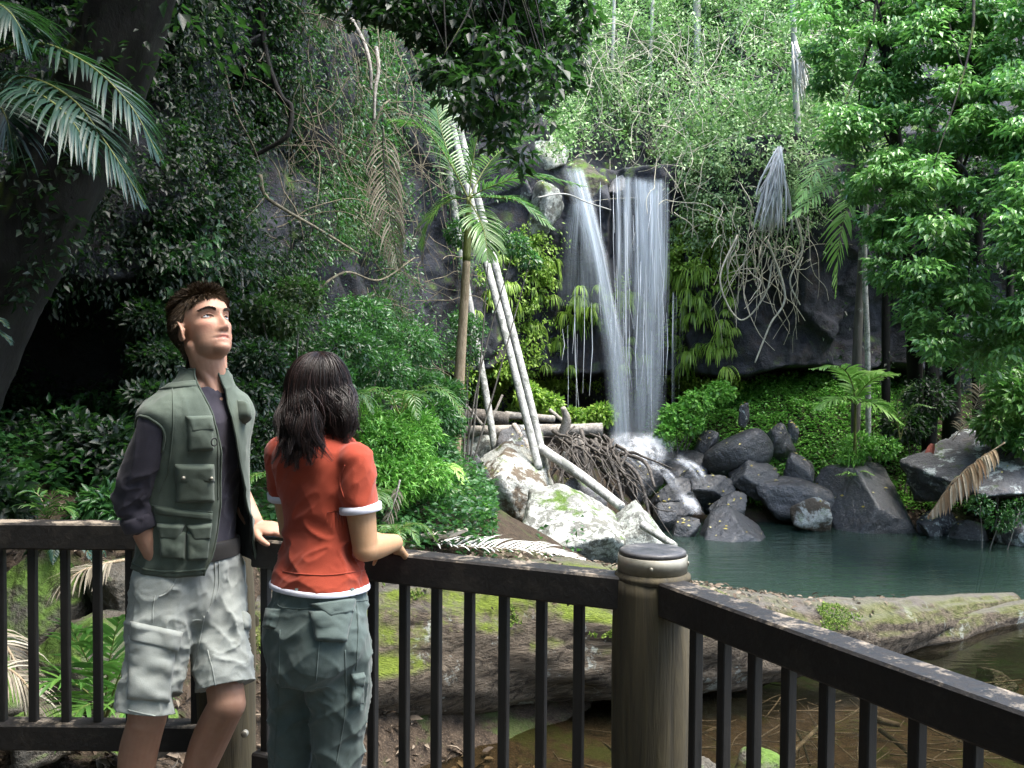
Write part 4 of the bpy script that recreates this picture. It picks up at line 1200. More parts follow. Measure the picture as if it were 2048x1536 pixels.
# moss tufts on the log shoulder
n = 42000
k = (rng.beta(1.5, 1.6, n) * 260 + 15).astype(int)
tt = unit(np.gradient(lp, axis=0))[k]; sd_ = unit(np.cross(tt, [0, 0, 1.0]))
ang = rng.uniform(.35, 1.35, n)
Nn = np.cos(ang)[:, None] * np.array([0, 0, 1.0]) + np.sin(ang)[:, None] * sd_
P = lp[k] + Nn * (lr[k] * 1.0)[:, None]
mk_ = fbm(P * (1, 1, 1.6), 1.9, 4, 61) + .45 * fbm(P, 6, 2, 3) + .35 * np.exp(-((ang - .75) / .35) ** 2) > .30
P, Nn = P[mk_], Nn[mk_]; n = len(P)
P = P + Nn * .012
mb = MB(); D = unit(Nn * .7 + rng.normal(0, .6, (n, 3)))
ln = .020 * rng.uniform(.5, 1.6, n)
leaves(mb, P, D, unit(Nn + rng.normal(0, .7, (n, 3))), ln, ln * .6)
tag(mk('moss', mb, M['moss']), 'bright yellow green moss growing on the flank of the big log', 'moss', kind='stuff')
# yellow leaves scattered on wet rocks
mb = MB()
rng = np.random.default_rng(19)
bp = [o for o in SC.objects if o.name.startswith('boulder') and o.location.y > 15]
PP = []
for o in bp:
    me = o.data; nv = len(me.vertices); co = np.zeros(nv * 3, np.float32); me.vertices.foreach_get('co', co); no = np.zeros(nv * 3, np.float32); me.vertices.foreach_get('normal', no)
    co = co.reshape(-1, 3) + np.array(o.location); no = no.reshape(-1, 3)
    j = np.where((no[:, 2] > .45) & (co[:, 2] > WZ))[0]
    if len(j):
        j = rng.choice(j, min(len(j), 7)); PP.append(np.hstack([co[j] + no[j] * .015, no[j]]))
PP = np.vstack(PP)
leaves(mb, PP[:, :3], rng.normal(0, 1, (len(PP), 3)) * (1, 1, .2), PP[:, 3:], .07 * rng.uniform(.5, 1.2, len(PP)), .035)
tag(mk('fallen_leaves', mb, M['yellowleaf']), 'small yellow leaves stuck on the wet boulders', 'leaves', kind='stuff')


# ================================================================== strap ferns by the fall
def strap_fern(seed, L=.42, n=11):
    rng = np.random.default_rng(seed)
    mb = MB()
    for i in range(n):
        a = rng.uniform(-1.4, 1.4); l = L * rng.uniform(.6, 1.25)
        d = unit(np.array([math.sin(a), -math.cos(a) * .8, rng.uniform(.1, .9)])); p = np.zeros(3); V = []; m = 7
        w = .0115 * rng.uniform(.7, 1.3)
        sv = unit(np.cross(d, [0, 0, 1.0]))
        for k in range(m):
            ww = w * [.35, .9, 1, 1, .95, .8, .15][k]
            V += [p - sv * ww + np.array([0, 0, .2 * ww]), p.copy(), p + sv * ww + np.array([0, 0, .2 * ww])]
            d = unit(d + np.array([0, 0, -.42 - .05 * k])); p = p + d * l / (m - 1)
        F = []
        for k in range(m - 1):
            b = k * 3; F += [(b, b + 1, b + 4, b + 3), (b + 1, b + 2, b + 5, b + 4)]
        mb.add(np.array(V), np.array(F))
    return mb


protos = []
for s in range(4):
    V = strap_fern(100 + s, .34 + .05 * s, 24 + 4 * s)
    protos.append(V)
fern_spots = []
rng = np.random.default_rng(44)
for (x0, y0, x1, y1, n, where) in [(950, 490, 1110, 600, 34, 'left of the waterfall above the dark ledge'), (1150, 570, 1215, 640, 10, 'under the wet slab beside the waterfall'), (1225, 560, 1310, 800, 16, 'behind the falling water'),
                                   (1345, 430, 1420, 560, 24, 'on the cliff close right of the waterfall'), (1350, 570, 1470, 760, 44, 'low on the cliff right of the waterfall'), (1000, 600, 1190, 760, 20, 'on the rock behind the leaning palms'), (925, 560, 990, 700, 3, 'beside the slim dark palm trunk')]:
    for _ in range(n):
        fern_spots.append((rng.uniform(x0, x1), rng.uniform(y0, y1), where))
ctree = np.stack([cx, cy], 1)
fm = {}
for k, (x, y, where) in enumerate(fern_spots):
    j = np.argmin((cx - x) ** 2 + (cy - y) ** 2 + 1e6 * (~inview))
    p = cP[j] + cN[j] * .06
    s = k % 4
    if s not in fm:
        o = mk('strap_fern', protos[s], M['leaf_fern'], base=(0, 0, 0)); fm[s] = o
    else:
        o = fm[s].copy(); COL.objects.link(o)
    o.location = p.tolist(); o.rotation_euler = (0, 0, rng.uniform(-.7, .7)); sc_ = rng.uniform(.55, 1.0); o.scale = (sc_, sc_, sc_)
    tag(o, 'drooping yellow green strap fern ' + where, 'fern', 'strap ferns ' + where)


# ================================================================== palms
def palm_fronds(root, specs, leafmat, stemmat, Y, leaf=.32, lw=.022, n=30, droop=.5, rr=.011, vee=.3, seed=0, ragged=0.0, fwd=.6, up=(0, 0, 1), part='frond'):
    for k, pts in enumerate(specs):
        rm, lm = MB(), MB()
        P = [at(q[0], q[1], q[2] if len(q) > 2 else Y) for q in pts]
        frond(rm, lm, P, leaf, lw, n, droop, fwd, rr, up, seed=seed + k, vee=vee, ragged=ragged)
        f = mk(part, lm, M[leafmat], root)
        mk('rachis', rm, M[stemmat], f)


# slim palm with green crown in front of the cliff
b = at(903, 1050, 13.0)
pr = empty('palm_tree', (b[0], b[1], gz(b[0], b[1])), 'slender palm with tan stem and a green feather crown, left of the waterfall', 'palm tree')
mb = MB(); p = catmull([(b[0], b[1], gz(b[0], b[1]) - .1), at(908, 930, 13), at(917, 780, 13), at(928, 610, 13), at(935, 480, 13), at(938, 395, 13)], 60)
tube(mb, p[:44], np.linspace(.095, .05, 44), 12, wob=.08); mk('trunk', mb, M['tanstem'], pr)
mb = MB(); tube(mb, p[43:], np.linspace(.055, .032, 17), 12); mk('crownshaft', mb, M['greenstem'], pr)
palm_fronds(pr, [[(938, 395), (985, 372, 12.9), (1060, 352, 12.8), (1170, 372, 12.7)], [(938, 395), (985, 395, 12.6), (1040, 405, 12.4), (1110, 460, 12.2)], [(938, 395), (945, 330, 13), (960, 265, 13), (1010, 215, 13)],
                 [(936, 395), (890, 310, 13), (840, 255, 13), (775, 240, 13)], [(936, 395), (905, 330, 13.3), (880, 250, 13.5), (870, 190, 13.6)], [(936, 398), (900, 400, 13), (860, 440, 12.9), (845, 500, 12.9)],
                 [(938, 395), (975, 330, 13.3), (1020, 290, 13.5), (1080, 270, 13.6)], [(938, 400), (955, 430, 12.5), (970, 470, 12.3), (975, 520, 12.2)]], 'frond_mid', 'greenstem', 13, leaf=.42, lw=.022, n=40, droop=.35, seed=10)
# hanging half dead frond at the left
fr = empty('hanging_frond', at(770, 230, 12.6), 'grey hanging palm frond with drooping leaflets on the middle cliff', 'palm frond')
palm_fronds(fr, [[(765, 225, 12.6), (768, 330, 12.4), (780, 430, 12.3), (798, 540, 12.3)]], 'deadfrond', 'darkbark', 12.5, leaf=.50, lw=.014, n=40, droop=1.0, seed=30, part='leaflets', up=(0, -1, .1))
fr = empty('hanging_frond', at(640, 0, 11.5), 'pale dry frond hanging from the top of the frame', 'palm frond')
palm_fronds(fr, [[(625, -90, 11.5), (640, -40, 11.4), (648, 10, 11.4), (655, 50, 11.4)]], 'deadfrond', 'vine', 11.5, leaf=.35, lw=.016, n=26, droop=.9, seed=31, part='leaflets', up=(0, -1, .1))

for k, (pts, r0, r1, lab) in enumerate([
    ([(1092, 940, 15.6), (1052, 770, 15.9), (1006, 590, 16.3), (975, 470, 16.6), (948, 370, 16.8), (922, 270, 17), (890, 130, 17.2), (850, -60, 17.4)], .062, .058, 'right trunk of the leaning double palm beside the waterfall'),
    ([(1078, 938, 15.4), (1036, 770, 15.7), (990, 590, 16.1), (960, 480, 16.4), (936, 380, 16.6), (912, 285, 16.8), (880, 140, 17), (838, -60, 17.2)], .062, .058, 'left trunk of the leaning double palm beside the waterfall'),
    ([(990, 900, 16.6), (972, 790, 16.8), (950, 670, 17), (927, 540, 17.1), (908, 420, 17.2), (896, 330, 17.3), (888, 200, 17.5), (884, 30, 17.6), (880, -100, 17.6)], .058, .075, 'single leaning grey palm trunk with a dark mossy foot'),
]):
    P = [at(*q) for q in pts]
    root = empty('leaning_palm', P[0], lab, 'palm tree', None)
    mb = MB(); p = catmull(P, 110)
    rr = np.linspace(r0, r1, 110) * (1 + .05 * (np.sin(np.arange(110) * 1.9) > .6))
    tube(mb, p, rr, 14, wob=.05); mk('trunk', mb, M['palmtrunk'] if k < 2 else M['palmtrunk'], root)
    e = p[-1]
    for q in range(5):
        rm, lm = MB(), MB(); a = q * 1.26 + k
        d = np.array([math.cos(a), math.sin(a), 0])
        frond(rm, lm, [e, e + d * .8 + (0, 0, .5), e + d * 1.7 + (0, 0, .1), e + d * 2.2 + (0, 0, -.8)], .4, .022, 24, .4, seed=q)
        f = mk('frond', lm, M['frond_mid'], root); mk('rachis', rm, M['greenstem'], f)

# pair of palm trunks on the right bank
for k, (pts, r0, r1, lab) in enumerate([
    ([(1712, 800, 17.6), (1715, 690, 17.6), (1722, 560, 17.6), (1728, 460, 17.6), (1735, 340, 17.5)], .085, .065, 'brown palm trunk with green fan of fronds under the big trees'),
    ([(1742, 810, 17.3), (1735, 700, 17.3), (1731, 600, 17.3), (1729, 480, 17.4), (1735, 330, 17.4)], .048, .045, 'thin pale trunk crossing the brown palm trunk'),
]):
    P = [at(*q) for q in pts]
    g = gz(P[0][0], P[0][1]); P[0][2] = min(P[0][2], g)
    root = empty('palm_tree', P[0], lab, 'palm tree')
    mb = MB(); p = catmull(P, 60); tube(mb, p, np.linspace(r0, r1, 60), 12, wob=.1); mk('trunk', mb, M['treebark'] if k == 0 else M['palmtrunk'], root)
    if k == 0:
        palm_fronds(root, [[(1735, 345, 17.4), (1690, 318, 16.6), (1640, 335, 16.0), (1596, 405, 15.7)], [(1735, 350, 17.4), (1690, 348, 16.4), (1640, 385, 15.9), (1580, 438, 15.6)], [(1735, 345, 17.4), (1790, 320, 17), (1840, 350, 16.6), (1870, 430, 16.4)],
                           [(1735, 350, 17.4), (1700, 400, 17.2), (1680, 480, 17.1), (1672, 590, 17.1)], [(1735, 340, 17.4), (1740, 290, 17.8), (1760, 250, 18.2), (1800, 240, 18.5)]], 'frond_bright', 'greenstem', 17, leaf=.55, lw=.035, n=34, droop=.4, seed=50)
# young palm on the bank
b = at(1712, 880, 17.1)
root = empty('young_palm', (b[0], b[1], gz(b[0], b[1])), 'young pale green palm standing on the bright far bank', 'palm tree')
mb = MB(); tube(mb, catmull([(b[0], b[1], gz(b[0], b[1]) - .05), at(1710, 850, 16.8), at(1711, 802, 16.4)], 12), np.linspace(.03, .018, 12), 8); mk('trunk', mb, M['greenstem'], root)
palm_fronds(root, [[(1711, 805), (1703, 764), (1680, 735, 16.2), (1620, 738, 16.0)], [(1711, 805), (1722, 782), (1750, 756, 16.2), (1796, 748, 16.0)], [(1711, 808), (1695, 798, 16.2), (1670, 798, 16.0), (1632, 818, 15.9)], [(1711, 806), (1730, 804, 16.2), (1760, 814, 16.0), (1805, 848, 15.9)], [(1711, 805), (1716, 770, 16.6), (1730, 748, 16.8), (1755, 742, 17.0)]],
            'frond_bright', 'greenstem', 16.4, leaf=.40, lw=.044, n=28, droop=.35, seed=60, rr=.016)
root = empty('young_palm', at(1712, 965, 16.7), 'tiny palm sprout below the young palm on the bank', 'palm tree')
palm_fronds(root, [[(1710, 965, 16.7), (1705, 950), (1695, 945), (1672, 950)], [(1710, 965, 16.7), (1716, 948), (1728, 942), (1748, 950)]], 'frond_bright', 'greenstem', 16.6, leaf=.14, lw=.02, n=12, droop=.5, seed=66, rr=.008)
root = empty('young_palm', at(1800, 860, 16.5), 'shaded young palm with thin arching fronds on the far bank', 'palm tree')
palm_fronds(root, [[(1800, 880, 16.5), (1790, 830), (1765, 800), (1720, 800)], [(1800, 880, 16.5), (1815, 830), (1835, 810), (1870, 815)], [(1800, 880, 16.5), (1795, 820), (1800, 790), (1830, 765)]], 'frond_mid', 'greenstem', 16.5, leaf=.2, lw=.02, n=20, droop=.5, seed=70, rr=.010)

# near palm at the top left
root = empty('foreground_palm', at(-60, 210, 5.9), 'dark glossy palm fronds hanging in at the top of the frame by the leaning trunk', 'palm')
palm_fronds(root, [[(-60, 130, 5.9), (60, 85, 5.7), (170, 125, 5.6), (260, 210, 5.5), (322, 320, 5.5)], [(-70, 190, 5.9), (40, 155, 5.6), (140, 195, 5.4), (215, 290, 5.3), (290, 410, 5.3)], [(-70, 230, 5.8), (20, 175, 5.5), (90, 195, 5.3), (150, 250, 5.2), (190, 330, 5.2)], [(-80, 20, 5.6), (-30, 0, 5.5), (20, 25, 5.4), (58, 90, 5.4)],
                   [(-60, 210, 5.9), (-20, 195, 5.8), (10, 230, 5.7), (25, 290, 5.7)]], 'frond_dark', 'greenstem', 5.6, leaf=.44, lw=.021, n=44, droop=.42, seed=80, rr=.010, ragged=.25, vee=.1)
root = empty('small_fern', at(-10, 665, 6.5), 'small dark fern frond at the frame edge in front of the cave', 'fern')
palm_fronds(root, [[(-70, 640, 6.5), (-20, 655), (10, 672), (24, 690)], [(-70, 630, 6.5), (-25, 632), (0, 640), (18, 656)]], 'frond_dark', 'greenstem', 6.5, leaf=.07, lw=.018, n=16, droop=.3, seed=85, rr=.005)
# seedlings and ferns by the railing
root = empty('palm_seedling', at(200, 1430, 4.7), 'green palm seedling seen through the left railing', 'palm')
palm_fronds(root, [[(205, 1440, 4.75), (195, 1370, 4.6), (165, 1300, 4.5), (140, 1250, 4.45)], [(208, 1440, 4.75), (215, 1360, 4.6), (225, 1290, 4.55), (240, 1235, 4.5)], [(205, 1440, 4.75), (180, 1390, 4.5), (130, 1360, 4.4), (85, 1370, 4.35)], [(210, 1440, 4.75), (225, 1390, 4.5), (250, 1330, 4.4), (290, 1300, 4.35)], [(207, 1445, 4.7), (190, 1410, 4.4), (160, 1420, 4.3), (120, 1470, 4.25)], [(208, 1440, 4.75), (235, 1400, 4.5), (262, 1400, 4.4), (290, 1440, 4.3)]],
            'frond_mid', 'greenstem', 4.6, leaf=.24, lw=.022, n=15, droop=.4, seed=90, rr=.006)
root = empty('palm_seedling', at(100, 1040, 6.6), 'small fan of grassy leaves above the left railing', 'palm')
palm_fronds(root, [[(95, 1045, 6.6), (88, 1010), (70, 985), (40, 985)], [(95, 1045, 6.6), (100, 1005), (112, 985), (135, 985)], [(95, 1045, 6.6), (80, 1020), (55, 1010), (25, 1025)], [(95, 1045, 6.6), (110, 1020), (130, 1015), (150, 1030)]], 'frond_mid', 'tanstem', 6.5, leaf=.14, lw=.012, n=16, droop=.5, seed=96, rr=.005)
for k, (x, y, Y, sz, m, lab, sd0) in enumerate([(560, 985, 8.0, 70, 'frond_mid', 'bushy fern between the man and the woman above the rail', 1), (610, 1080, 7.6, 60, 'frond_mid', 'fern just below the rail beside the woman', 2), (870, 960, 11.2, 55, 'frond_bright', 'light green fern beside the tan palm stem', 3), (800, 830, 10.4, 90, 'frond_mid', 'wide feathery palm clump behind the woman', 4),
                                                (880, 1000, 10.9, 50, 'frond_mid', 'small palm drooping above the bleached sheath', 5), (745, 1010, 9.4, 55, 'frond_mid', 'fern behind the womans shoulder', 6), (120, 1110, 6.2, 55, 'frond_dark', 'fern tuft on the mossy rock behind the left railing', 7), (790, 1080, 9, 50, 'frond_mid', 'fern beside the womans elbow', 8), (560, 1150, 7.3, 45, 'frond_mid', 'low fern between the post and the woman', 9), (690, 820, 9.2, 60, 'frond_mid', 'fern clump showing beside the womans hair', 10)]):
    c = at(x, y, Y); rng = np.random.default_rng(sd0)
    root = empty('fern', c, lab, 'fern')
    for q in range(9):
        a = q * .7 + rng.uniform(-.2, .2); l = sz * Y / FPX * rng.uniform(.8, 1.25)
        d = np.array([math.cos(a), math.sin(a) * .8, 0])
        rm, lm = MB(), MB()
        frond(rm, lm, [c, c + d * l * .45 + (0, 0, l * .5), c + d * l + (0, 0, l * .45), c + d * l * 1.4 + (0, 0, -.05 * l)], l * .38, .016, 20, .4, .5, .005, seed=q + 10 * k, vee=.2)
        f = mk('frond', lm, M[m], root); mk('rachis', rm, M['greenstem'], f)

# dead fronds and sheaths
root = empty('fallen_frond', at(1010, 1125, 9.6), 'bleached fallen frond lying along the top of the middle railing', 'palm frond')
palm_fronds(root, [[(800, 1086, 9.9), (930, 1094, 9.7), (1060, 1102, 9.6), (1165, 1118, 9.5)]], 'whitefrond', 'tanstem', 9.6, leaf=.36, lw=.020, n=46, droop=.25, seed=100, part='leaflets', vee=.5)
root = empty('fallen_frond', at(1920, 950, 15.2), 'fallen tan frond hanging from the huge lichen rock to the water', 'palm frond')
palm_fronds(root, [[(2010, 885, 15.0), (1950, 925, 15.0), (1900, 975, 15.0), (1858, 1030, 15.0)]], 'tanfrond', 'tanstem', 15, leaf=.48, lw=.045, n=40, droop=1.1, seed=101, part='leaflets', vee=.0, fwd=.1)
root = empty('fallen_frond', at(1950, 830, 16.2), 'grey dry frond lying in the leaf litter of the far bank', 'palm frond')
palm_fronds(root, [[(1905, 880, 16.2), (1935, 840, 16.3), (1955, 800, 16.4), (1960, 765, 16.5)]], 'deadfrond', 'driftwood', 16.2, leaf=.35, lw=.022, n=30, droop=.5, seed=102, part='leaflets')
root = empty('fallen_frond', at(780, 1020, 9.3), 'dry brown frond hanging beside the womans arm', 'palm frond')
palm_fronds(root, [[(800, 960, 9.4), (790, 1000, 9.3), (775, 1040, 9.2), (765, 1075, 9.2)]], 'deadfrond', 'driftwood', 9.3, leaf=.16, lw=.014, n=22, droop=.9, seed=103, part='leaflets')
for k, (pts, lab) in enumerate([([(250, 1120, 5.6), (200, 1130, 5.5), (150, 1150, 5.4), (110, 1190, 5.4)], 'straw coloured dead frond draped on the mossy rock behind the man'), ([(-40, 1240, 4.8), (10, 1290, 4.7), (40, 1350, 4.7), (60, 1420, 4.7)], 'brown dead frond at the frame edge behind the left railing'), ([(-30, 1330, 4.6), (20, 1340, 4.6), (60, 1380, 4.6), (80, 1430, 4.6)], 'curled brown frond below another at the frame edge')]):
    root = empty('fallen_frond', at(*pts[0]), lab, 'palm frond')
    palm_fronds(root, [pts], 'deadfrond', 'tanstem', 5, leaf=.26, lw=.012, n=26, droop=.6, seed=104 + k, part='leaflets')


def sheath(pts, w, mat, lab, curl=.8, name='palm_sheath'):
    p = catmull([at(*q) for q in pts], 24); t = unit(np.gradient(p, axis=0))
    s = unit(np.cross(t, [0, 0, 1.0])); u = np.cross(s, t)
    a = np.linspace(-curl, curl, 9) * 1.3
    ww = w * np.sin(np.linspace(.12, PI - .12, 24)) ** .5
    V = p[:, None] + ww[:, None, None] * (np.sin(a)[None, :, None] * s[:, None] + (1 - np.cos(a))[None, :, None] * u[:, None])
    V2 = V + u[:, None] * .008
    i = np.arange(23)[:, None] * 9 + np.arange(8)[None]
    Q = np.stack([i, i + 1, i + 10, i + 9], -1).reshape(-1, 4)
    mb = MB(); mb.add(V.reshape(-1, 3), Q[:, ::-1]); mb.add(V2.reshape(-1, 3), Q)
    return tag(mk(name, mb, mat), lab, 'palm sheath')


def plain_mat(name, a, b, rough=.7, sc=30):
    t = NT(name)
    n = t.noise(sc, 5, .65)
    return t.surf(t.bsdf(t.mix(t.ramp(n, [(.3, 0.), (.7, 1.)]), a, b), rough, .3, t.bump(n, .25, .01)))


M['sheath'] = plain_mat('pale_sheath', (.42, .36, .30), (.66, .60, .54))
M['redsheath'] = plain_mat('red_sheath', (.20, .055, .045), (.38, .13, .10))
sheath([(815, 1085, 9.7), (860, 1078, 9.7), (900, 1076, 9.7), (936, 1062, 9.7)], .10, M['sheath'], 'pale boat shaped palm sheath lying above the middle railing')
sheath([(1866, 888, 16.6), (1862, 905, 16.55), (1857, 925, 16.5), (1852, 940, 16.4)], .09, M['redsheath'], 'reddish palm sheath standing on the green bank')
# hanging skirt of dead leaves, bleached
for k, (x0, y0, x1, y1, wd, n, Y, lab) in enumerate([(1558, 290, 1540, 480, 26, 120, 16.9, 'bleached skirt of dead fronds hanging beside the big trees'), (1590, 80, 1610, 215, 14, 40, 18.6, 'smaller grey skirt of dead fronds above the bleached one')]):
    rng = np.random.default_rng(200 + k); mb = MB()
    for _ in range(n):
        f = rng.random(); xs = x0 + rng.normal(0, 4); ys = y0 + f * 40
        pe = (x1 + rng.normal(0, wd * .6), y1 - rng.random() * 90)
        pts = [at(xs, ys, Y), at((xs + pe[0]) / 2 + rng.normal(0, 5), (ys + pe[1]) / 2, Y - rng.uniform(0, .25)), at(pe[0], pe[1], Y + rng.normal(0, .12))]
        p = catmull(pts, 7); w_ = rng.uniform(.010, .028)
        tube(mb, p, np.array([.5, 1, 1, 1, .9, .7, .1]) * w_, 4, flat=.25)
    tag(mk('dead_frond_skirt', mb, M['whitefrond']), lab, 'dead fronds')


# ================================================================== trees
def spray(mb, c, r, n, L, rng, flat=.45, ratio=.48, up=.9, tmpl=LEAF4):
    d = rnd_dir(n, rng); rad = r * rng.random(n) ** .45
    P = c + d * rad[:, None] * (1, 1, flat)
    o = d.copy(); o[:, 2] = 0
    D = unit(o + rng.normal(0, .4, (n, 3)) + np.array([0, 0, -.45]))
    N = unit(np.array([0, 0, up]) + d * .4 + rng.normal(0, .32, (n, 3)))
    ln = L * rng.uniform(.6, 1.3, n)
    leaves(mb, P, D, N, ln, ln * ratio * rng.uniform(.85, 1.15, n), tmpl)


def big_tree(trunk_px, Y, r0, crown, L, leafmat, label, seed, per=85, bark='darkbark', name='broadleaf_tree', limbs=14, cr=(.20, .40), rooted=True):
    rng = np.random.default_rng(seed)
    P = [at(x, y, q) for x, y, q in trunk_px]
    g = gz(P[0][0], P[0][1]) if rooted else P[0][2]
    if rooted: P[0][2] = min(P[0][2], g - .1)
    root = empty(name, (P[0][0], P[0][1], g), label, 'tree')
    mb = MB(); p = catmull(P, 50); tube(mb, p, np.linspace(r0, r0 * .35, 50), 12, wob=.15)
    for k in range(limbs):
        c = crown[rng.integers(len(crown))]
        tgt = at(*c[:3]); s = p[min(49, 18 + int(30 * rng.random()))]
        q = catmull([s, (s + tgt) / 2 + rng.normal(0, .15, 3) + (0, 0, .2), tgt], 12)
        tube(mb, q, np.linspace(r0 * .2, .006, 12), 6)
    mk('trunk', mb, M[bark], root)
    mb = MB()
    for (x, y, q, s) in crown:
        spray(mb, at(x, y, q), s * rng.uniform(*cr), int(per * s), L, rng)
    mk('crown', mb, M[leafmat], root)
    return root


rng = np.random.default_rng(91)
def region_pts(n, inside, xr, yr, rng):
    out = []
    while len(out) < n:
        x, y = rng.uniform(*xr), rng.uniform(*yr)
        if inside(x, y) and all((x - a) ** 2 + (y - b) ** 2 > 14 ** 2 for a, b in out[-60:]):
            out.append((x, y))
    return out


LEFTB = ([-200, 0, 130, 250, 330, 430, 520, 600, 660, 720, 760], [1560, 1600, 1640, 1665, 1700, 1705, 1740, 1790, 1830, 1850, 1960])
def lowb(x):
    return np.interp(x, [1690, 1730, 1790, 1850, 1930, 2000, 2060, 2200, 2400], [430, 480, 610, 700, 735, 750, 700, 640, 560])
GAPS = [(1790, 255, 34), (1905, 215, 30), (1960, 470, 45), (1720, 330, 26), (1880, 400, 30), (1830, 500, 36), (1770, 400, 30), (1860, 130, 34), (1930, 330, 34), (1700, 80, 24), (2010, 200, 36), (1985, 330, 30), (1760, 130, 22), (2010, 560, 50), (1960, 520, 36), (2035, 90, 24), (1900, 620, 26), (1690, 180, 22)]
ins = lambda x, y: x > np.interp(y, *LEFTB) + rng.normal(0, 10) and y < lowb(x) + rng.normal(0, 10) and all((x - a) ** 2 + (y - b) ** 2 > r * r for a, b, r in GAPS)
pts = region_pts(700, ins, (1560, 2300), (-60, 760), rng)
cr = [[], [], []]
for (x, y) in pts:
    i = 0 if x < 1840 else (1 if x < 2020 else 2)
    Yb = [15.0, 13.9, 13.0][i] + rng.uniform(-.9, .9) + max(0, 400 - y) * .004
    cr[i].append((x, y, Yb, rng.uniform(.75, 1.25)))
big_tree([(1835, 790, 18.4), (1825, 600, 18.0), (1800, 350, 17.0), (1770, 100, 16.3), (1750, -200, 16.2)], 16, .15, cr[0], .105, 'leaf_tree', 'glossy leaved tree whose sunlit crown meets the slope above the fall', 1, per=125)
big_tree([(1905, 780, 18.3), (1905, 600, 17.6), (1910, 350, 16.4), (1920, 100, 15.3), (1930, -200, 15.2)], 15, .17, cr[1], .11, 'leaf_tree', 'tall glossy tree with bright drooping branches over the far pool edge', 2, per=125)
big_tree([(2080, 880, 16.0), (2090, 600, 15.2), (2085, 300, 14.6), (2090, 0, 14.2), (2100, -250, 14.0)], 14, .18, cr[2], .11, 'leaf_tree', 'glossy tree cut by the edge of the frame, leaning over the pool', 3, per=125)
# shaded trunks behind
for k, (pts_, r, lab) in enumerate([([(1775, 790, 18), (1772, 600, 18), (1778, 420, 18), (1780, 200, 18)], .08, 'ivy covered dark trunk behind the thin pale trunk'), ([(1860, 790, 17.8), (1866, 650, 17.8), (1862, 450, 17.8), (1860, 200, 17.8)], .13, 'broad dark trunk in the shade of the far bank'), ([(1958, 800, 17.6), (1955, 600, 17.6), (1960, 300, 17.6)], .09, 'dark trunk deep in shade near the frame edge'), ([(2030, 780, 17.2), (2020, 600, 17.2), (2035, 300, 17.2)], .07, 'slim shaded trunk near the frame edge')]):
    P = [at(*q) for q in pts_]; P[0][2] = min(P[0][2], gz(P[0][0], P[0][1]) - .05)
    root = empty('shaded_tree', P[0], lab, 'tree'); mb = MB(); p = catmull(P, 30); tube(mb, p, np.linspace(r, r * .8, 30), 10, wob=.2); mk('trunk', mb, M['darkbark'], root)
    mb = MB(); rg = np.random.default_rng(k); 
    for q in range(9):
        spray(mb, p[int(rg.uniform(2, 29))] + rg.normal(0, .12, 3), .22, 45, .08, rg, .9)
    for q in range(10):
        spray(mb, p[29] + rg.normal(0, .5, 3) * (1, 1, 1), .4, 60, .1, rg, .5)
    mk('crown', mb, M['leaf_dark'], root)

# overhanging tree, top centre
def inside_c(x, y):
    return y < np.interp(x, [640, 700, 790, 860, 900, 960, 1010, 1060, 1100, 1150, 1180], [-20, 40, 60, 130, 200, 250, 300, 270, 200, 150, 30]) + rng.normal(0, 12)
pts = region_pts(120, inside_c, (640, 1180), (-220, 310), rng)
big_tree([(430, -760, 10.6), (520, -560, 10.2), (660, -420, 9.8), (830, -320, 9.3), (990, -260, 9.0)], 9, .11, [(x, y, rng.uniform(8.4, 9.8), rng.uniform(.7, 1.2)) for x, y in pts], .10, 'leaf_dark', 'tree whose dark leafy branches hang in at the top of the frame', 5, per=85, limbs=26, cr=(.14, .28), rooted=False)
# loose drooping sprays with big near leaves
pts = region_pts(34, lambda x, y: y < np.interp(x, [880, 960, 1040, 1090, 1120], [180, 270, 330, 270, 180]), (880, 1120), (40, 330), rng)
mb_root = big_tree([(400, -860, 10.4), (560, -660, 9.6), (760, -480, 8.9), (920, -200, 8.4), (990, 0, 8.2)], 8.2, .05, [(x, y, rng.uniform(7.8, 8.6), .8) for x, y in pts], .115, 'leaf_dark', 'young tree with large dark leaves drooping in front of the palm crown', 6, per=30, limbs=14, cr=(.12, .2), rooted=False)
# tree with pale trunk on the slope
for k, (pts_, r, lab, m) in enumerate([([(1390, 265, 22.3), (1392, 180, 22.6), (1395, 90, 23), (1392, -60, 23.2)], .10, 'pale straight trunk standing on the sunny slope above the fall', 'palebark'), ([(1602, 430, 18.9), (1598, 300, 18.9), (1590, 150, 19), (1585, -40, 19)], .07, 'grey trunk wrapped in vines beside the dead frond skirt', 'palebark'), ([(1300, 190, 23), (1302, 100, 23.2), (1308, -80, 23.4)], .05, 'thin pale trunk in the tangle above the fall', 'palebark'), ([(1215, 250, 23), (1225, 120, 23.2), (1230, -80, 23.4)], .045, 'thin leaning trunk at the top of the slope', 'palebark')]):
    P = [at(*q) for q in pts_]
    root = empty('slope_tree', P[0], lab, 'tree'); mb = MB(); p = catmull(P, 30); tube(mb, p, np.linspace(r, r * .8, 30), 9, wob=.1); mk('trunk', mb, M[m], root)
    mb = MB(); rg = np.random.default_rng(50 + k)
    for q in range(26):
        spray(mb, p[int(rg.uniform(14, 29))] + rg.normal(0, .75, 3) * (1.3, .8, .9), rg.uniform(.3, .55), 70, .10, rg, .5)
    mk('crown', mb, M['leaf_hill'], root)

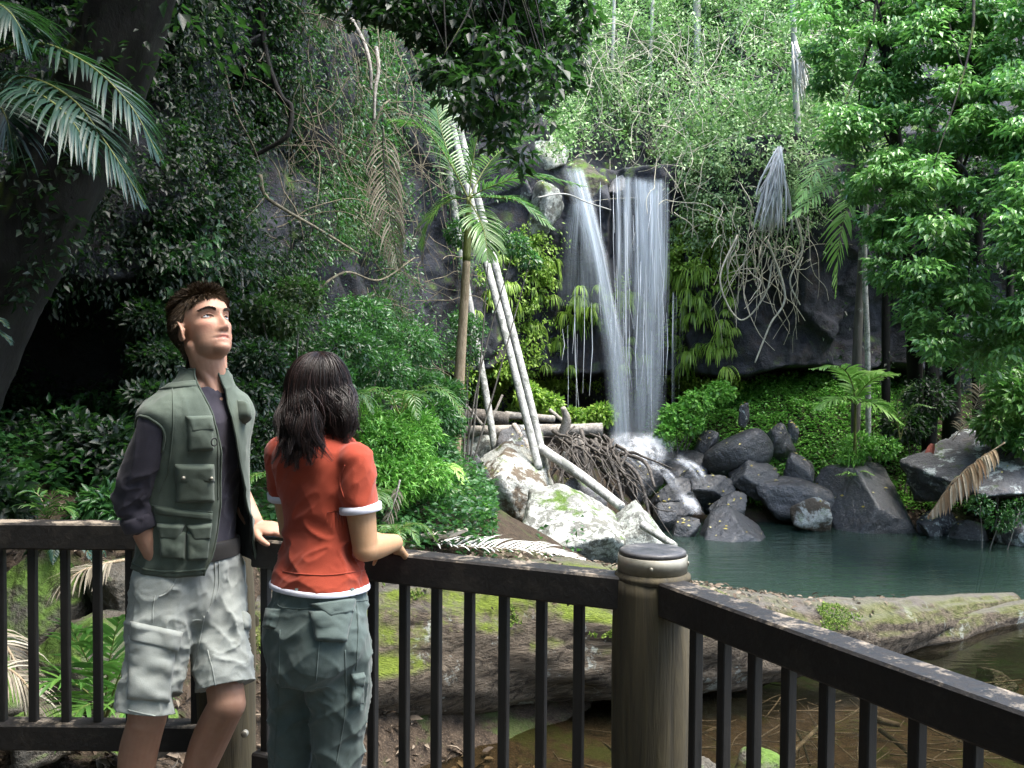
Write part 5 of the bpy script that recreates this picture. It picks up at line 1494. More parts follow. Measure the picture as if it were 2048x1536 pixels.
# big leaning trunk, top left
P = [at(*q) for q in [(-130, 900, 7.6), (-20, 620, 7.5), (60, 470, 7.4), (140, 310, 7.3), (210, 150, 7.2), (262, 0, 7.1), (330, -200, 7.0), (420, -500, 6.8)]]
root = empty('leaning_tree', P[0], 'massive dark leaning trunk crossing the top left of the cliff', 'tree')
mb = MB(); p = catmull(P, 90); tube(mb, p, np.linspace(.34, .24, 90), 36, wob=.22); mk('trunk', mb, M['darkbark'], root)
rg = np.random.default_rng(3)
mb = MB()
for q in range(70):
    i_ = int(rg.uniform(8, 60)); a_ = rg.uniform(0, 2 * PI)
    spray(mb, p[i_] + np.array([.9 * math.cos(a_), -.55 + .3 * math.sin(a_), .4 * math.sin(a_)]) * .36, rg.uniform(.06, .2), 26, .075, rg, 1.2)
mk('epiphytes', mb, M['leaf_dark'], root)
mb = MB()
for q in range(60):
    spray(mb, p[-1] + rg.normal(0, 1, 3) * (1.6, 1.4, .7) + (0, -.5, .6), rg.uniform(.5, .9), 80, .13, rg, .5)
mk('crown', mb, M['leaf_dark'], root)

# unseen leaf canopy added over, behind and left of the lookout to block sky and sun
rg = np.random.default_rng(8)
mb = MB()
n = 46000
P = np.stack([rg.uniform(-13, 13, n), rg.uniform(-14, 5.5, n), rg.uniform(6.2, 9.5, n)], 1)
P = P[(P[:, 1] < np.interp(P[:, 0], [-13, -3, 0, 4, 13], [7, 5.5, 1.2, -1.5, -4]))]
q0 = np.stack([rg.uniform(-13, -.3, 30000), rg.uniform(4, 13, 30000), rg.uniform(8.6, 11.5, 30000)], 1)
P = np.vstack([P, q0[q0[:, 0] < np.interp(q0[:, 1], [4, 7, 10, 13], [-3.5, -1.6, -.9, -1.5])]])
q1 = np.stack([rg.uniform(-13, 13, 26000), rg.uniform(-13, -7, 26000), rg.uniform(-.5, 8, 26000)], 1)
q2 = np.stack([rg.uniform(-13, -8, 16000), rg.uniform(-10, 6, 16000), rg.uniform(0, 8, 16000)], 1)
P = np.vstack([P, q1, q2]); n = len(P)
leaves(mb, P, rnd_dir(n, rg) * (1, 1, .5), unit(np.array([0, 0, .8]) + rg.normal(0, .5, (n, 3))), .30, .17)
tag(mk('shade_canopy', mb, M['leaf_dark']), 'unseen leaf canopy added over and behind the lookout to block the sky', 'forest', kind='stuff')
# ================================================================== railings on the deck
def wood_mat(name, a, b, worn, wornamt=.5, axis=None, rough=.6, bump=.3):
    t = NT(name)
    tc = t.n('ShaderNodeTexCoord')
    v = t.n('ShaderNodeVectorMath', operation='MULTIPLY'); t.l(tc.outputs['Object'], v.inputs[0])
    v.inputs[1].default_value = axis or (60, 60, 3)
    n = t.noise(1, 5, .65, v.outputs[0], .5)
    c = t.mix(t.ramp(n, [(.3, 0.), (.7, 1.)]), a, b)
    g = t.n('ShaderNodeNewGeometry'); s = t.n('ShaderNodeSeparateXYZ'); t.l(g.outputs['Normal'], s.inputs[0])
    wn = t.ramp(t.noise(9, 7, .75), [(.50, 0.), (.60, .9)])
    f = t.math('MULTIPLY', t.ramp(s.outputs[2], [(.5, .06), (.9, 1.)]), wn)
    c = t.mix(t.math('MULTIPLY', f, wornamt), c, worn)
    return t.surf(t.bsdf(c, t.ramp(n, [(.3, rough - .12), (.7, rough + .15)]), .4, t.bump(n, bump, .006)))


M['rail'] = wood_mat('dark_stained_rail', (.003, .0025, .0022), (.0105, .0085, .0072), (.30, .25, .19), .75, (50, 50, 50))
M['baluster'] = wood_mat('dark_baluster', (.003, .0027, .0025), (.009, .008, .007), (.22, .2, .17), .25, (40, 40, 6))
M['post'] = wood_mat('treated_pine_post', (.017, .014, .008), (.074, .060, .032), (.06, .07, .035), .6, (34, 34, 2.2), .8, .9)
M['posttop'] = wood_mat('dark_end_grain', (.020, .020, .022), (.055, .055, .058), (.22, .21, .2), .55, (30, 30, 30), .5, .4)


def steel():
    t = NT('galvanised_steel')
    n = t.noise(22, 4, .6)
    c = t.mix(t.ramp(n, [(.3, 0.), (.7, 1.)]), (.17, .16, .125), (.30, .29, .25))
    return t.surf(t.bsdf(c, t.ramp(n, [(.3, .45), (.7, .7)]), .5, None, Metallic=.55))


M['steel'] = steel()
RZ = 1.63 - .60


def railing(a, b, zt, n_b, label, off_first=.06, skip_end=.03):
    """a, b: XY of the centre line"""
    a = np.array(a, float); b = np.array(b, float)
    L = np.linalg.norm(b - a); t = np.append((b - a) / L, 0); s = np.array([-t[1], t[0], 0]); up = np.array([0, 0, 1.0])
    mid = np.append((a + b) / 2, 0)
    root = empty('railing', [mid[0], mid[1], 0.25], label, 'railing', 'dark timber railing runs round the lookout')
    mb = MB(); bevel_box(mb, [t, s, up], mid + up * (zt - .045), (L / 2, .042, .045), .006)
    mk('top_rail', mb, M['rail'], root, False)
    mb = MB(); bevel_box(mb, [t, s, up], mid + up * .302, (L / 2, .042, .045), .006)
    mk('bottom_rail', mb, M['rail'], root, False)
    for q in n_b:
        p = np.append(a + (b - a) * q, 0)
        mb = MB(); bevel_box(mb, [up, t, s], p + up * ((zt - .088 + .346) / 2), ((zt - .088 - .346) / 2, .0135, .0135), .003)
        mk('baluster', mb, M['baluster'], root, False)
    return root


# left run: front face 3.34 m ahead
def frac(a, b, xs, yy):
    """fractions along a-b that the photograph's pixel columns xs fall on"""
    out = []
    for x in xs:
        d = RM @ np.array([(x - CX) / FPX, -(yy - CY) / FPX, -1.0])
        A = np.array([[d[0], -(b[0] - a[0])], [d[1], -(b[1] - a[1])]])
        s, q = np.linalg.solve(A, np.array(a) - CAM[:2])
        out.append(float(q))
    return out


LA, LB = (-3.2, 3.39), (-1.0, 3.37)
MA, MB_ = (-.80, 3.15), (.33, 2.645)
RA, RB = (.42, 2.575), (1.22, 1.04)
railing(LA, LB, RZ + .005, frac(LA, LB, [-452, -388, -324, -260, -196, -131, -65, 4, 67, 132, 196, 261, 326, 391], 1300),
        'straight dark timber railing behind the man, facing the mossy rocks')
railing(MA, MB_, RZ, frac(MA, MB_, [532, 600, 670, 746, 809, 873, 939, 1008, 1083, 1158], 1300),
        'middle dark railing run the woman leans on, in front of the big mossy log')
railing(RA, RB, RZ, frac(RA, RB, [1391, 1448, 1509, 1577, 1654, 1737, 1836, 1949, 2085, 2260, 2480], 1400),
        'dark railing run sloping away from the capped post beside the pool')


def post(x, y, r, zt, label, capped, name='railing_post'):
    root = empty(name, (x, y, 0), label, 'post', 'round timber posts of the railing')
    m = 40; z = np.linspace(-.45, zt - .075, m)
    rr = r * (1 + .035 * np.sin(z * 3.1 + x) + .02 * np.sin(z * 9 + 1)) * np.interp(z, [-.45, .6, zt], [1.06, 1.03, .98])
    mb = MB(); p = np.stack([np.full(m, x) + .006 * np.sin(z * 4), np.full(m, y), z], 1)
    tube(mb, p, rr, 40, wob=.05)
    mk('shaft', mb, M['post'], root)
    # chamfered shoulder, steel band, end grain
    mb = MB(); tube(mb, [(x, y, zt - .078), (x, y, zt - .066), (x, y, zt - .058), (x, y, zt - .056)], [r * 1.0, r * .985, r * .90, r * .86], 40)
    mk('shoulder', mb, M['post'], root)
    mb = MB(); tube(mb, [(x, y, zt - .012), (x, y, zt - .004), (x, y, zt), (x, y, zt + .001)], [r * .87, r * .865, r * .82, r * .60], 40)
    mk('end_grain', mb, M['posttop'], root)
    mb = MB(); a = np.linspace(0, 2 * PI, 48, endpoint=False)
    ring = []
    for (q, h) in ((r * .905, zt - .057), (r * .905, zt - .014), (r * .875, zt - .013), (r * .875, zt - .055)):
        ring.append(np.stack([x + q * np.cos(a), y + q * np.sin(a), np.full(48, h)], 1))
    Vv = np.vstack(ring); F = []
    for k in range(4):
        for j in range(48):
            F.append([k * 48 + j, k * 48 + (j + 1) % 48, ((k + 1) % 4) * 48 + (j + 1) % 48, ((k + 1) % 4) * 48 + j])
    mb.add(Vv, F)
    band = mk('steel_band', mb, M['steel'], root)
    for an in (-1.75, -.1, 2.2):
        c, s = math.cos(an), math.sin(an)
        mb = MB(); q0 = np.array([x + r * .904 * c, y + r * .904 * s, zt - .036]); d = np.array([c, s, 0])
        tube(mb, [q0, q0 + d * .003, q0 + d * .004], [.0055, .0055, .003], 10)
        mk('screw', mb, M['steel'], band)
    return root


PX_, PY_ = at(1305, 1130, 2.66)[:2]
post(PX_, PY_, .103, at(1305, 1098, 2.66)[2], 'stout round timber post with steel cap band and dark end grain top', True)
QX, QY = at(449, 1200, 3.27)[:2]
cp_ = post(QX, QY, .092, RZ + .075, 'round timber post behind the man, where two railing runs meet', True)
mb = MB(); bq = at(489, 1468, 3.182)
tube(mb, [bq + (0, .012, 0), bq + (0, -.004, 0), bq + (0, -.006, 0)], [.011, .011, .008], 12)
mk('bolt', mb, M['steel'], cp_)
post(1.30, .95, .10, RZ + .10, 'round timber post at the near end of the pool side railing', True)
# deck boards
mb = MB()
for i, yy in enumerate(np.arange(-2.0, 3.5, .142)):
    x1 = min(3.0, np.interp(yy, [-2, .9, 1.04, 2.575, 2.7, 3.15, 3.5], [1.25, 1.3, 1.25, .50, .4, -.7, -.95]))
    bevel_box(mb, np.eye(3), ((-3.3 + x1) / 2, yy, -.018), ((x1 + 3.3) / 2, .068, .017), .003)
tag(mk('deck', mb, M['rail'], smooth=False, base=(0, 0, 0)), kind='structure')
# ================================================================== people
from mathutils.bvhtree import BVHTree


def voxel(mb, size, smooth=4, factor=.5):
    """merge overlapping closed shapes into one continuous surface"""
    o = mk('tmp_voxel', mb, None, base=(0, 0, 0))
    r = o.modifiers.new('r', 'REMESH'); r.mode = 'VOXEL'; r.voxel_size = size; r.adaptivity = 0
    if smooth:
        s = o.modifiers.new('s', 'SMOOTH'); s.iterations = smooth; s.factor = factor
    dg = bpy.context.evaluated_depsgraph_get(); dg.update()
    me = bpy.data.meshes.new_from_object(o.evaluated_get(dg))
    n = len(me.vertices); V = np.zeros(n * 3, np.float32); me.vertices.foreach_get('co', V)
    L = np.zeros(len(me.loops), np.int32); me.loops.foreach_get('vertex_index', L)
    tt = np.zeros(len(me.polygons), np.int32); me.polygons.foreach_get('loop_total', tt)
    st = np.zeros(len(me.polygons), np.int32); me.polygons.foreach_get('loop_start', st)
    Fs = []
    for k in np.unique(tt):
        Fs.append(L[st[tt == k][:, None] + np.arange(k)[None]])
    om = o.data
    bpy.data.objects.remove(o); bpy.data.meshes.remove(om); bpy.data.meshes.remove(me)
    return V.reshape(-1, 3).astype(float), Fs


def vnormals(V, Fs):
    N = np.zeros_like(V)
    for F in Fs:
        n = np.cross(V[F[:, 1]] - V[F[:, 0]], V[F[:, -1]] - V[F[:, 0]])
        for k in range(F.shape[1]):
            np.add.at(N, F[:, k], n)
    return unit(N)


def ellipsoid(mb, c, r, R=None, sub=3):
    D, F = ICO[sub]
    V = D * np.asarray(r, float)
    if R is not None: V = V @ np.asarray(R, float)
    mb.add(V + np.asarray(c, float), F)


def loft(mb, secs, lvec, fvec, seg=48, n=60, e=2.3, cap=True):
    """secs: (cx, cy, z, a, bf, bb); closed rings, front at angle 0, person's left at +90 deg"""
    S = catmull(secs, n)
    th = np.linspace(0, 2 * PI, seg, endpoint=False)
    V = loft_pts(S, th, lvec, fvec, e)
    i = np.arange(n - 1)[:, None] * seg; j = np.arange(seg)[None]; k = (j + 1) % seg
    Q = np.stack([i + j, i + k, i + seg + k, i + seg + j], -1).reshape(-1, 4)
    Vv = np.vstack([V.reshape(-1, 3), S[0, :3], S[-1, :3]])
    jj = np.arange(seg); kk = (jj + 1) % seg; c0 = n * seg
    T = np.vstack([np.stack([np.full(seg, c0), kk, jj], 1), np.stack([np.full(seg, c0 + 1), (n - 1) * seg + jj, (n - 1) * seg + kk], 1)])
    mb.add(Vv, Q, T)


def loft_pts(S, th, lvec, fvec, e=2.3):
    c, s = np.cos(th), np.sin(th)
    ca = np.sign(c) * np.abs(c) ** (2 / e); sa = np.sign(s) * np.abs(s) ** (2 / e)
    b = np.where(c[None] > 0, S[:, 4:5], S[:, 5:6])
    aa = S[:, 3:4] * np.where(sa[None] > 0, S[:, 6:7], 1.0) if S.shape[1] > 6 else S[:, 3:4]
    return S[:, None, :3] + (aa * sa[None])[..., None] * lvec + (b * ca[None])[..., None] * fvec


def limb(mb, pts, rad, seg=20, n=30):
    p = catmull(pts, n); r = catmull(np.array(rad)[:, None], n)[:, 0]
    tube(mb, p, r, seg)
    ellipsoid(mb, p[0], [r[0]] * 3); ellipsoid(mb, p[-1], [r[-1]] * 3)


def hand(mb, wrist, d, nrm, thumb_side, curl=(.25, .3, .35, .4), size=1.0, spread=.10, thumb_curl=.3):
    """palm, four unequal bent fingers and a thumb. d: pointing direction, nrm: back of the hand, thumb_side: +-1 along cross(d, nrm)"""
    d = unit(d); nrm = unit(np.asarray(nrm, float) - d * np.dot(nrm, d)); s = np.cross(d, nrm) * thumb_side
    w = np.asarray(wrist, float); k = size
    R = np.array([d, s, nrm])
    ellipsoid(mb, w + d * .045 * k, (np.array([.055, .040, .016]) * k), R)
    ellipsoid(mb, w + d * .065 * k + s * .01 * k, (np.array([.035, .036, .014]) * k), R)
    ellipsoid(mb, w + d * .030 * k + s * .022 * k - nrm * .005 * k, (np.array([.034, .020, .017]) * k), R)
    for i, (off, l, c) in enumerate(zip((.027, .009, -.010, -.027), (.078, .087, .080, .063), curl)):
        p = w + d * (.088 - .004 * abs(i - 1)) * k + s * off * k
        dd = unit(d + s * (off / .03) * spread)
        pts = [p - dd * .012 * k, p]
        for j, f in enumerate((.45, .31, .24)):
            a = c * (1 + .35 * j)
            dd = unit(dd * math.cos(a) - unit(nrm) * math.sin(a))
            p = p + dd * l * f * k; pts.append(p)
        limb(mb, pts, np.array([.0095, .0092, .0088, .008, .0065]) * k, 10, 18)
    p = w + d * .022 * k + s * .030 * k - nrm * .004 * k
    dd = unit(d * .75 + s * .75 - nrm * .15); pts = [p]
    for j, f in enumerate((.038, .030, .025)):
        p = p + dd * f * k; pts.append(p); dd = unit(dd + d * thumb_curl - s * .12)
    limb(mb, pts, np.array([.0135, .0115, .0105, .0080]) * k, 10, 16)


def skin_mat(name, base, deep):
    t = NT(name)
    at_ = t.n('ShaderNodeAttribute'); at_.attribute_name = 'tint'
    n = t.noise(38, 4, .6)
    c = t.mix(t.ramp(n, [(.3, 0.), (.7, .35)]), base, deep)
    c = t.mix(at_.outputs['Fac'], c, (.42, .10, .09))
    a2 = t.n('ShaderNodeAttribute'); a2.attribute_name = 'stubble_nostril'
    c = t.mix(a2.outputs['Fac'], c, (.10, .06, .045))
    p = t.bsdf(c, .58, .32, t.bump(t.noise(160, 3), .12, .003), Subsurface_Weight=.12, Subsurface_Scale=.01)
    return t.surf(p)


def cloth_mat(name, a, b, rough=.9, weave=420, mott=9, bump=.25):
    t = NT(name)
    c = t.mix(t.ramp(t.noise(mott, 5, .6), [(.3, 0.), (.7, 1.)]), a, b)
    c = t.mix(t.ramp(t.noise(weave, 2, .5), [(.35, 0.), (.65, .22)]), c, [k * .6 for k in a])
    return t.surf(t.bsdf(c, rough, .15, t.bump(t.noise(weave, 2, .5), bump, .0015), Sheen_Weight=.12))


M['skin_m'] = skin_mat('tanned_skin', (.35, .20, .14), (.25, .12, .075))
M['skin_w'] = skin_mat('olive_skin', (.36, .215, .12), (.28, .145, .075))
M['shirt_m'] = cloth_mat('charcoal_jersey', (.026, .024, .033), (.046, .042, .056))
M['vest'] = cloth_mat('sage_canvas', (.062, .080, .065), (.092, .114, .092))
M['vestdark'] = cloth_mat('sage_canvas_seam', (.05, .066, .052), (.075, .095, .075))
M['lining'] = cloth_mat('black_lining', (.012, .013, .013), (.02, .022, .022))
M['shorts'] = cloth_mat('stone_canvas', (.25, .275, .262), (.35, .372, .352))
M['belt'] = cloth_mat('black_belt', (.015, .014, .013), (.025, .022, .02), .5)
M['tee'] = cloth_mat('rust_red_jersey', (.25, .038, .020), (.31, .053, .027))
M['trim'] = cloth_mat('white_trim', (.52, .52, .60), (.60, .60, .68))
M['trouser'] = cloth_mat('teal_grey_cotton', (.062, .086, .082), (.098, .126, .118))
M['stud'] = M['steel']


def hair_mat(name, a, b, rough=.32):
    t = NT(name)
    g = t.n('ShaderNodeNewGeometry')
    c = t.ramp(g.outputs['Random Per Island'], [(.2, a), (.8, b)])
    return t.surf(t.bsdf(c, rough, .22, None))


M['hair_m'] = hair_mat('brown_hair', (.040, .027, .017), (.12, .082, .050), .5)
M['hair_w'] = hair_mat('dark_brown_hair', (.004, .0028, .0026), (.016, .008, .0065), .40)
M['brow'] = hair_mat('brow_hair', (.03, .02, .014), (.05, .034, .022), .6)


def plain(name, col, rough=.4, **kw):
    t = NT(name)
    n = t.noise(60, 3)
    c = t.mix(t.ramp(n, [(.3, 0.), (.7, .25)]), col, [k * .7 for k in col])
    return t.surf(t.bsdf(c, rough, .5, None, **kw))


M['eye'] = plain('eye_white', (.42, .41, .40), .3)
M['iris'] = plain('blue_iris', (.09, .17, .26), .1)
M['teeth'] = plain('teeth', (.75, .72, .66), .25)
M['shoe'] = plain('brown_shoe', (.10, .07, .05), .6)


def attr(o, name, val):
    a = o.data.attributes.new(name, 'FLOAT', 'POINT')
    a.data.foreach_set('value', np.asarray(val, np.float32))


def put(name, V, Fs, mat, parent):
    mb = MB(); mb.add(V, *Fs)
    return mk(name, mb, mat, parent)


def bvh(V, Fs):
    return BVHTree.FromPolygons([tuple(v) for v in V], [tuple(int(i) for i in f) for F in Fs for f in F])


def cast(tree, x, y):
    d = RM @ np.array([(x - CX) / FPX, -(y - CY) / FPX, -1.0]); d = d / np.linalg.norm(d)
    h = tree.ray_cast(Vector(CAM), Vector(d), 20)
    if h[0] is None: return None, None
    n = np.array(h[1])
    if np.dot(n, d) > 0: n = -n
    return np.array(h[0]), n


def drape(tree, quad, h, n=18, m=18, edge=.07, puff=.0, sag=0.0):
    """a sewn-on cloth panel: the quad (TL, TR, BR, BL) laid on the garment, raised by h"""
    q = np.array(quad, float)
    P = np.zeros((m, n, 3)); N = np.zeros((m, n, 3)); ok = np.ones((m, n), bool)
    for i in range(m):
        for j in range(n):
            v, u = i / (m - 1), j / (n - 1)
            x, y = (q[0] * (1 - u) + q[1] * u) * (1 - v) + (q[3] * (1 - u) + q[2] * u) * v
            p, nn = cast(tree, x, y)
            if p is None: ok[i, j] = False
            else: P[i, j], N[i, j] = p, nn
    if not ok.all():
        I = np.argwhere(ok)
        for i, j in np.argwhere(~ok):
            k = I[np.argmin(((I - (i, j)) ** 2).sum(1))]; P[i, j], N[i, j] = P[k[0], k[1]], N[k[0], k[1]]
    # keep depth jumps out
    med = np.median(P[..., 1]); far = np.abs(P[..., 1] - med) > .16
    if far.any():
        I = np.argwhere(~far)
        for i, j in np.argwhere(far):
            k = I[np.argmin(((I - (i, j)) ** 2).sum(1))]; P[i, j], N[i, j] = P[k[0], k[1]], N[k[0], k[1]]
    N = unit(N.mean((0, 1)) * .6 + N * .4)
    uu = np.linspace(0, 1, n)[None]; vv = np.linspace(0, 1, m)[:, None]
    e = np.minimum(np.minimum(uu, 1 - uu), np.minimum(vv, 1 - vv)) / edge
    prof = h * sstep(0, 1, e) * (1 + puff * np.sin(PI * uu) * np.sin(PI * vv)) + sag * vv ** 2
    prof = prof + .0028 * fbm((P * 22).reshape(-1, 3), 1, 3, 7).reshape(m, n)
    T = P + N * (prof + .0035)[..., None]
    B = P - N * .006
    i = np.arange(m - 1)[:, None] * n + np.arange(n - 1)[None]
    Q = np.stack([i, i + n, i + n + 1, i + 1], -1).reshape(-1, 4)
    rim = [k for k in range(n)] + [r * n + n - 1 for r in range(1, m)] + [(m - 1) * n + k for k in range(n - 2, -1, -1)] + [r * n for r in range(m - 2, 0, -1)]
    rim = np.array(rim); nx_ = np.roll(rim, -1)
    Q2 = np.stack([rim, nx_, nx_ + m * n, rim + m * n], -1)
    mb = MB(); mb.add(np.vstack([T.reshape(-1, 3), B.reshape(-1, 3)]), Q, Q2)
    return mb


def seam(tree, pts, r=.002, n=30, lift=.001):
    p = catmull(np.array(pts, float), n); out = []
    for x, y in p:
        a, nn = cast(tree, x, y)
        if a is not None: out.append(a + nn * lift)
    mb = MB()
    if len(out) > 2: tube(mb, np.array(out), r, 6)
    return mb


def folds(V, N, specs, seed=0):
    """cloth folds: stretched noise; rows of (direction, across-scale, along-scale, amplitude, weight)"""
    d = np.zeros(len(V))
    for k, (dr, sa, sl, amp, wgt) in enumerate(specs):
        dr = unit(np.array(dr, float)); a = unit(np.cross(dr, [.3, .9, .1])); b = np.cross(dr, a)
        q = np.stack([V @ dr * sl, V @ a * sa, V @ b * sa], 1)
        f = fbm(q, 1, 2, seed + k)
        f = .5 - np.sqrt(np.abs(f) * 2.2) + .7 * f
        f = f * .42
        d += amp * f * (wgt(V) if callable(wgt) else wgt)
    return V + N * d[:, None] * 2.6


# ------------------------------------------------------------------ the head
def head(mb, C, fh, tilt, roll=0.0, w=1.0):
    """adds the head's masses; returns the local-to-world map"""
    f = np.array([fh[0], fh[1], 0.0]); f /= np.linalg.norm(f)
    l = np.array([-f[1], f[0], 0.0]); z = np.array([0, 0, 1.0])
    F = math.cos(tilt) * f + math.sin(tilt) * z
    U = math.cos(tilt) * z - math.sin(tilt) * f
    L = math.cos(roll) * l + math.sin(roll) * U; U = np.cross(F, -L) if False else np.cross(L, F) * -1
    U = unit(U if np.dot(U, z) > 0 else -U)
    R = np.array([L, F, U])
    C = np.asarray(C, float)
    W = lambda p: C + (np.asarray(p, float) * (w, 1, 1)) @ R
    # star shaped skull and face: soft maximum of a few masses, then modelled features
    nt, npz = 260, 200
    ph = np.linspace(1e-3, PI - 1e-3, npz); az = np.linspace(0, 2 * PI, nt, endpoint=False)
    D = np.stack([np.sin(ph)[:, None] * np.sin(az)[None], np.sin(ph)[:, None] * np.cos(az)[None], np.cos(ph)[:, None] * np.ones(nt)[None]], -1).reshape(-1, 3)
    T = []
    for c, r in [((0, -.018, .028), (.074, .097, .078)), ((0, .010, .034), (.066, .079, .066)), ((0, .020, -.028), (.060, .066, .080)), ((0, .020, -.068), (.053, .056, .044)), ((0, .056, -.088), (.027, .028, .024))]:
        c, r = np.array(c), np.array(r)
        A = ((D / r) ** 2).sum(1); B = (D * c / r ** 2).sum(1); Cc = ((c / r) ** 2).sum() - 1
        disc = B * B - A * Cc
        T.append(np.where(disc > 0, (B + np.sqrt(np.maximum(disc, 0))) / A, 0.02))
    T = np.array(T); m_ = T.max(0)
    rad = m_ + np.log(np.exp((T - m_) / .0045).sum(0)) * .0045 - .002
    P = D * rad[:, None]
    x, y, zz_ = P.T
    fr = sstep(.02, .06, y)
    def G(cx_, cz_, sx_, sz_): return np.exp(-((x - cx_) / sx_) ** 2 - ((zz_ - cz_) / sz_) ** 2)
    dy = np.zeros(len(P))
    t_ = np.clip((.020 - zz_) / .058, 0, 1)
    nose = np.interp(zz_, [-.056, -.049, -.043, -.036, -.020, .000, .012, .024, .034], [0, .002, .016, .0215, .0175, .0095, .0055, .003, 0])
    dy += nose * np.exp(-(np.abs(x) / (.0062 + .0045 * t_)) ** 2.4)
    dy += .0085 * (G(.0125, -.0415, .0062, .0068) + G(-.0125, -.0415, .0062, .0068))
    for s_ in (-1, 1):
        dy += .0045 * G(s_ * .028, .0235, .020, .0085) - .0085 * G(s_ * .0315, .004, .0170, .0105) - .003 * G(s_ * .015, .003, .007, .012)
        dy += .0035 * G(s_ * .046, -.016, .016, .014) - .0025 * G(s_ * .040, -.046, .014, .016)
    dy += .0075 * G(0, -.0588, .020, .0048) + .0082 * G(0, -.0725, .0165, .0052) - .0095 * G(0, -.0655, .023, .0026) - .0030 * G(0, -.082, .016, .0055) + .0035 * G(0, -.098, .017, .011) - .0018 * G(0, -.0515, .0042, .0045)
    P[:, 1] += dy * fr
    P[:, 0] += .004 * np.sign(x) * np.exp(-((y - .045) / .025) ** 2 - ((zz_ + .012) / .016) ** 2) * (np.abs(x) > .03)
    i_ = np.arange(npz - 1)[:, None] * nt; j_ = np.arange(nt)[None]; k_ = (j_ + 1) % nt
    Q = np.stack([i_ + j_, i_ + nt + j_, i_ + nt + k_, i_ + k_], -1).reshape(-1, 4)
    mb.add(np.array([W(p) for p in P]), Q[:, ::-1], np.array([np.arange(nt)[::-1]]), np.array([np.arange(nt) + (npz - 1) * nt]))
    for s in (-1, 1):
        an = np.linspace(0, 2 * PI, 29)
        ring = np.array([W((s * (.0755 + .009 * math.cos(b_) * -.6 + .004), -.012 + .0165 * -math.cos(b_) * -1 * -1 - .004 * math.sin(b_), -.012 + .027 * math.sin(b_) + (-.004 if math.sin(b_) < -.6 else 0))) for b_ in an])
        tube(mb, ring, .0042, 10)
        ellipsoid(mb, W((s * .0745, -.010, -.012)), (.0042, .0145, .025), R)
        ellipsoid(mb, W((s * .0765, -.005, -.038)), (.0045, .0075, .008), R)
        ellipsoid(mb, W((s * .0750, .004, -.014)), (.0045, .0045, .007), R)
    return R, W


def local(V, C, R): return (V - C) @ R.T


def dents(V, C, R, specs):
    q = local(V, C, R)
    D = np.zeros_like(q)
    for (c, s, d) in specs:
        g = np.exp(-(((q - np.array(c)) / np.array(s)) ** 2).sum(1))
        D += g[:, None] * np.array(d)
    return V + D @ R


def face_bits(root, W, R, C, V, Fs):
    tr = bvh(V, Fs)
    F_ = np.array([0, 1.0, 0]) @ R
    def on(x, z):
        o = W((x, .2, z)); h = tr.ray_cast(Vector(o), Vector(-F_), .4)
        return (np.array(h[0]), np.array(h[1])) if h[0] is not None else (W((x, .09, z)), F_)
    for s in (-1, 1):
        c0, _ = on(s * .0315, .0045)
        c = c0 - F_ * .0072
        Re = R.copy()
        ang = s * -.30; ca_, sa_ = math.cos(ang), math.sin(ang)
        Re = np.array([R[0] * ca_ + R[1] * sa_, R[1] * ca_ - R[0] * sa_, R[2]])
        mb = MB(); ellipsoid(mb, c, [.0138, .0098, .0062], Re, 4); e = mk('eye', mb, M['eye'], root)
        mb = MB(); ellipsoid(mb, c + F_ * .0062 + R[2] * .0012, [.0050, .0042, .0048], R); mk('iris', mb, M['iris'], e)
        mb = MB(); ellipsoid(mb, c + F_ * .0098 + R[2] * .0014, [.0022, .0012, .0022], R); mk('pupil', mb, M['lining'], e)
        up_, lo_ = [], []
        for q in np.linspace(-1, 1, 15):
            zx = s * .0315 + q * .0148
            a_, n_ = on(zx, .0040 + .0070 * (1 - q * q)); up_.append(a_ + F_ * (.0012 - .0006 * q * q))
            a_, n_ = on(zx, .0040 - .0050 * (1 - q * q)); lo_.append(a_ + F_ * .0006)
        mb = MB(); tube(mb, np.array(up_), np.interp(np.linspace(0, 1, 15), [0, .5, 1], [.0012, .0023, .0012]), 8); mk('eyelid', mb, root.data.materials[0], root)
        mb = MB(); tube(mb, np.array(up_) + F_ * .0012 - R[2] * .0016, .0008, 6); mk('lashes', mb, M['brow'], root)
        mb = MB(); tube(mb, np.array(lo_), np.interp(np.linspace(0, 1, 15), [0, .5, 1], [.0008, .0015, .0008]), 8); mk('eyelid', mb, root.data.materials[0], root)
        mb = MB(); rg = np.random.default_rng(3)
        P_, N_, D_ = [], [], []
        for a in rg.random(420):
            z_ = .0195 + .0065 * math.sin(a * 2.5) + rg.normal(0, .0014) * (1.2 - .6 * a)
            p_, n_ = on(s * (.011 + .041 * a), z_); P_.append(p_ + n_ * .0004); N_.append(n_); D_.append((np.array([s * 1, -.2, .45 - .6 * a]) @ R) + n_ * .25)
        leaves(mb, np.array(P_), np.array(D_), np.array(N_), .0085, .0012)
        mk('eyebrow', mb, M['brow'], root)


# =================================================================== the man
mf = np.array([.84, -.54, 0]); mf /= np.linalg.norm(mf); ml = np.array([-mf[1], mf[0], 0])   # front, left
Z = np.array([0, 0, 1.0])
man = empty('person', (-1.05, 3.02, 0), 'man in sage vest and stone shorts looking up, one hand in his pocket', 'person')


def mC(z):
    return np.array([np.interp(z, [.5, .90, 1.20, 1.55], [-1.0, -.995, -.962, -.910]), np.interp(z, [.9, 1.55], [3.06, 2.98]), z])


def secs(rows, C, sc=1.0):
    return np.array([[*C(z), a, bf, bb] + ([np.interp(z, [1.12, 1.34], [1.0, .76])] if C is mC else []) for z, a, bf, bb in rows])


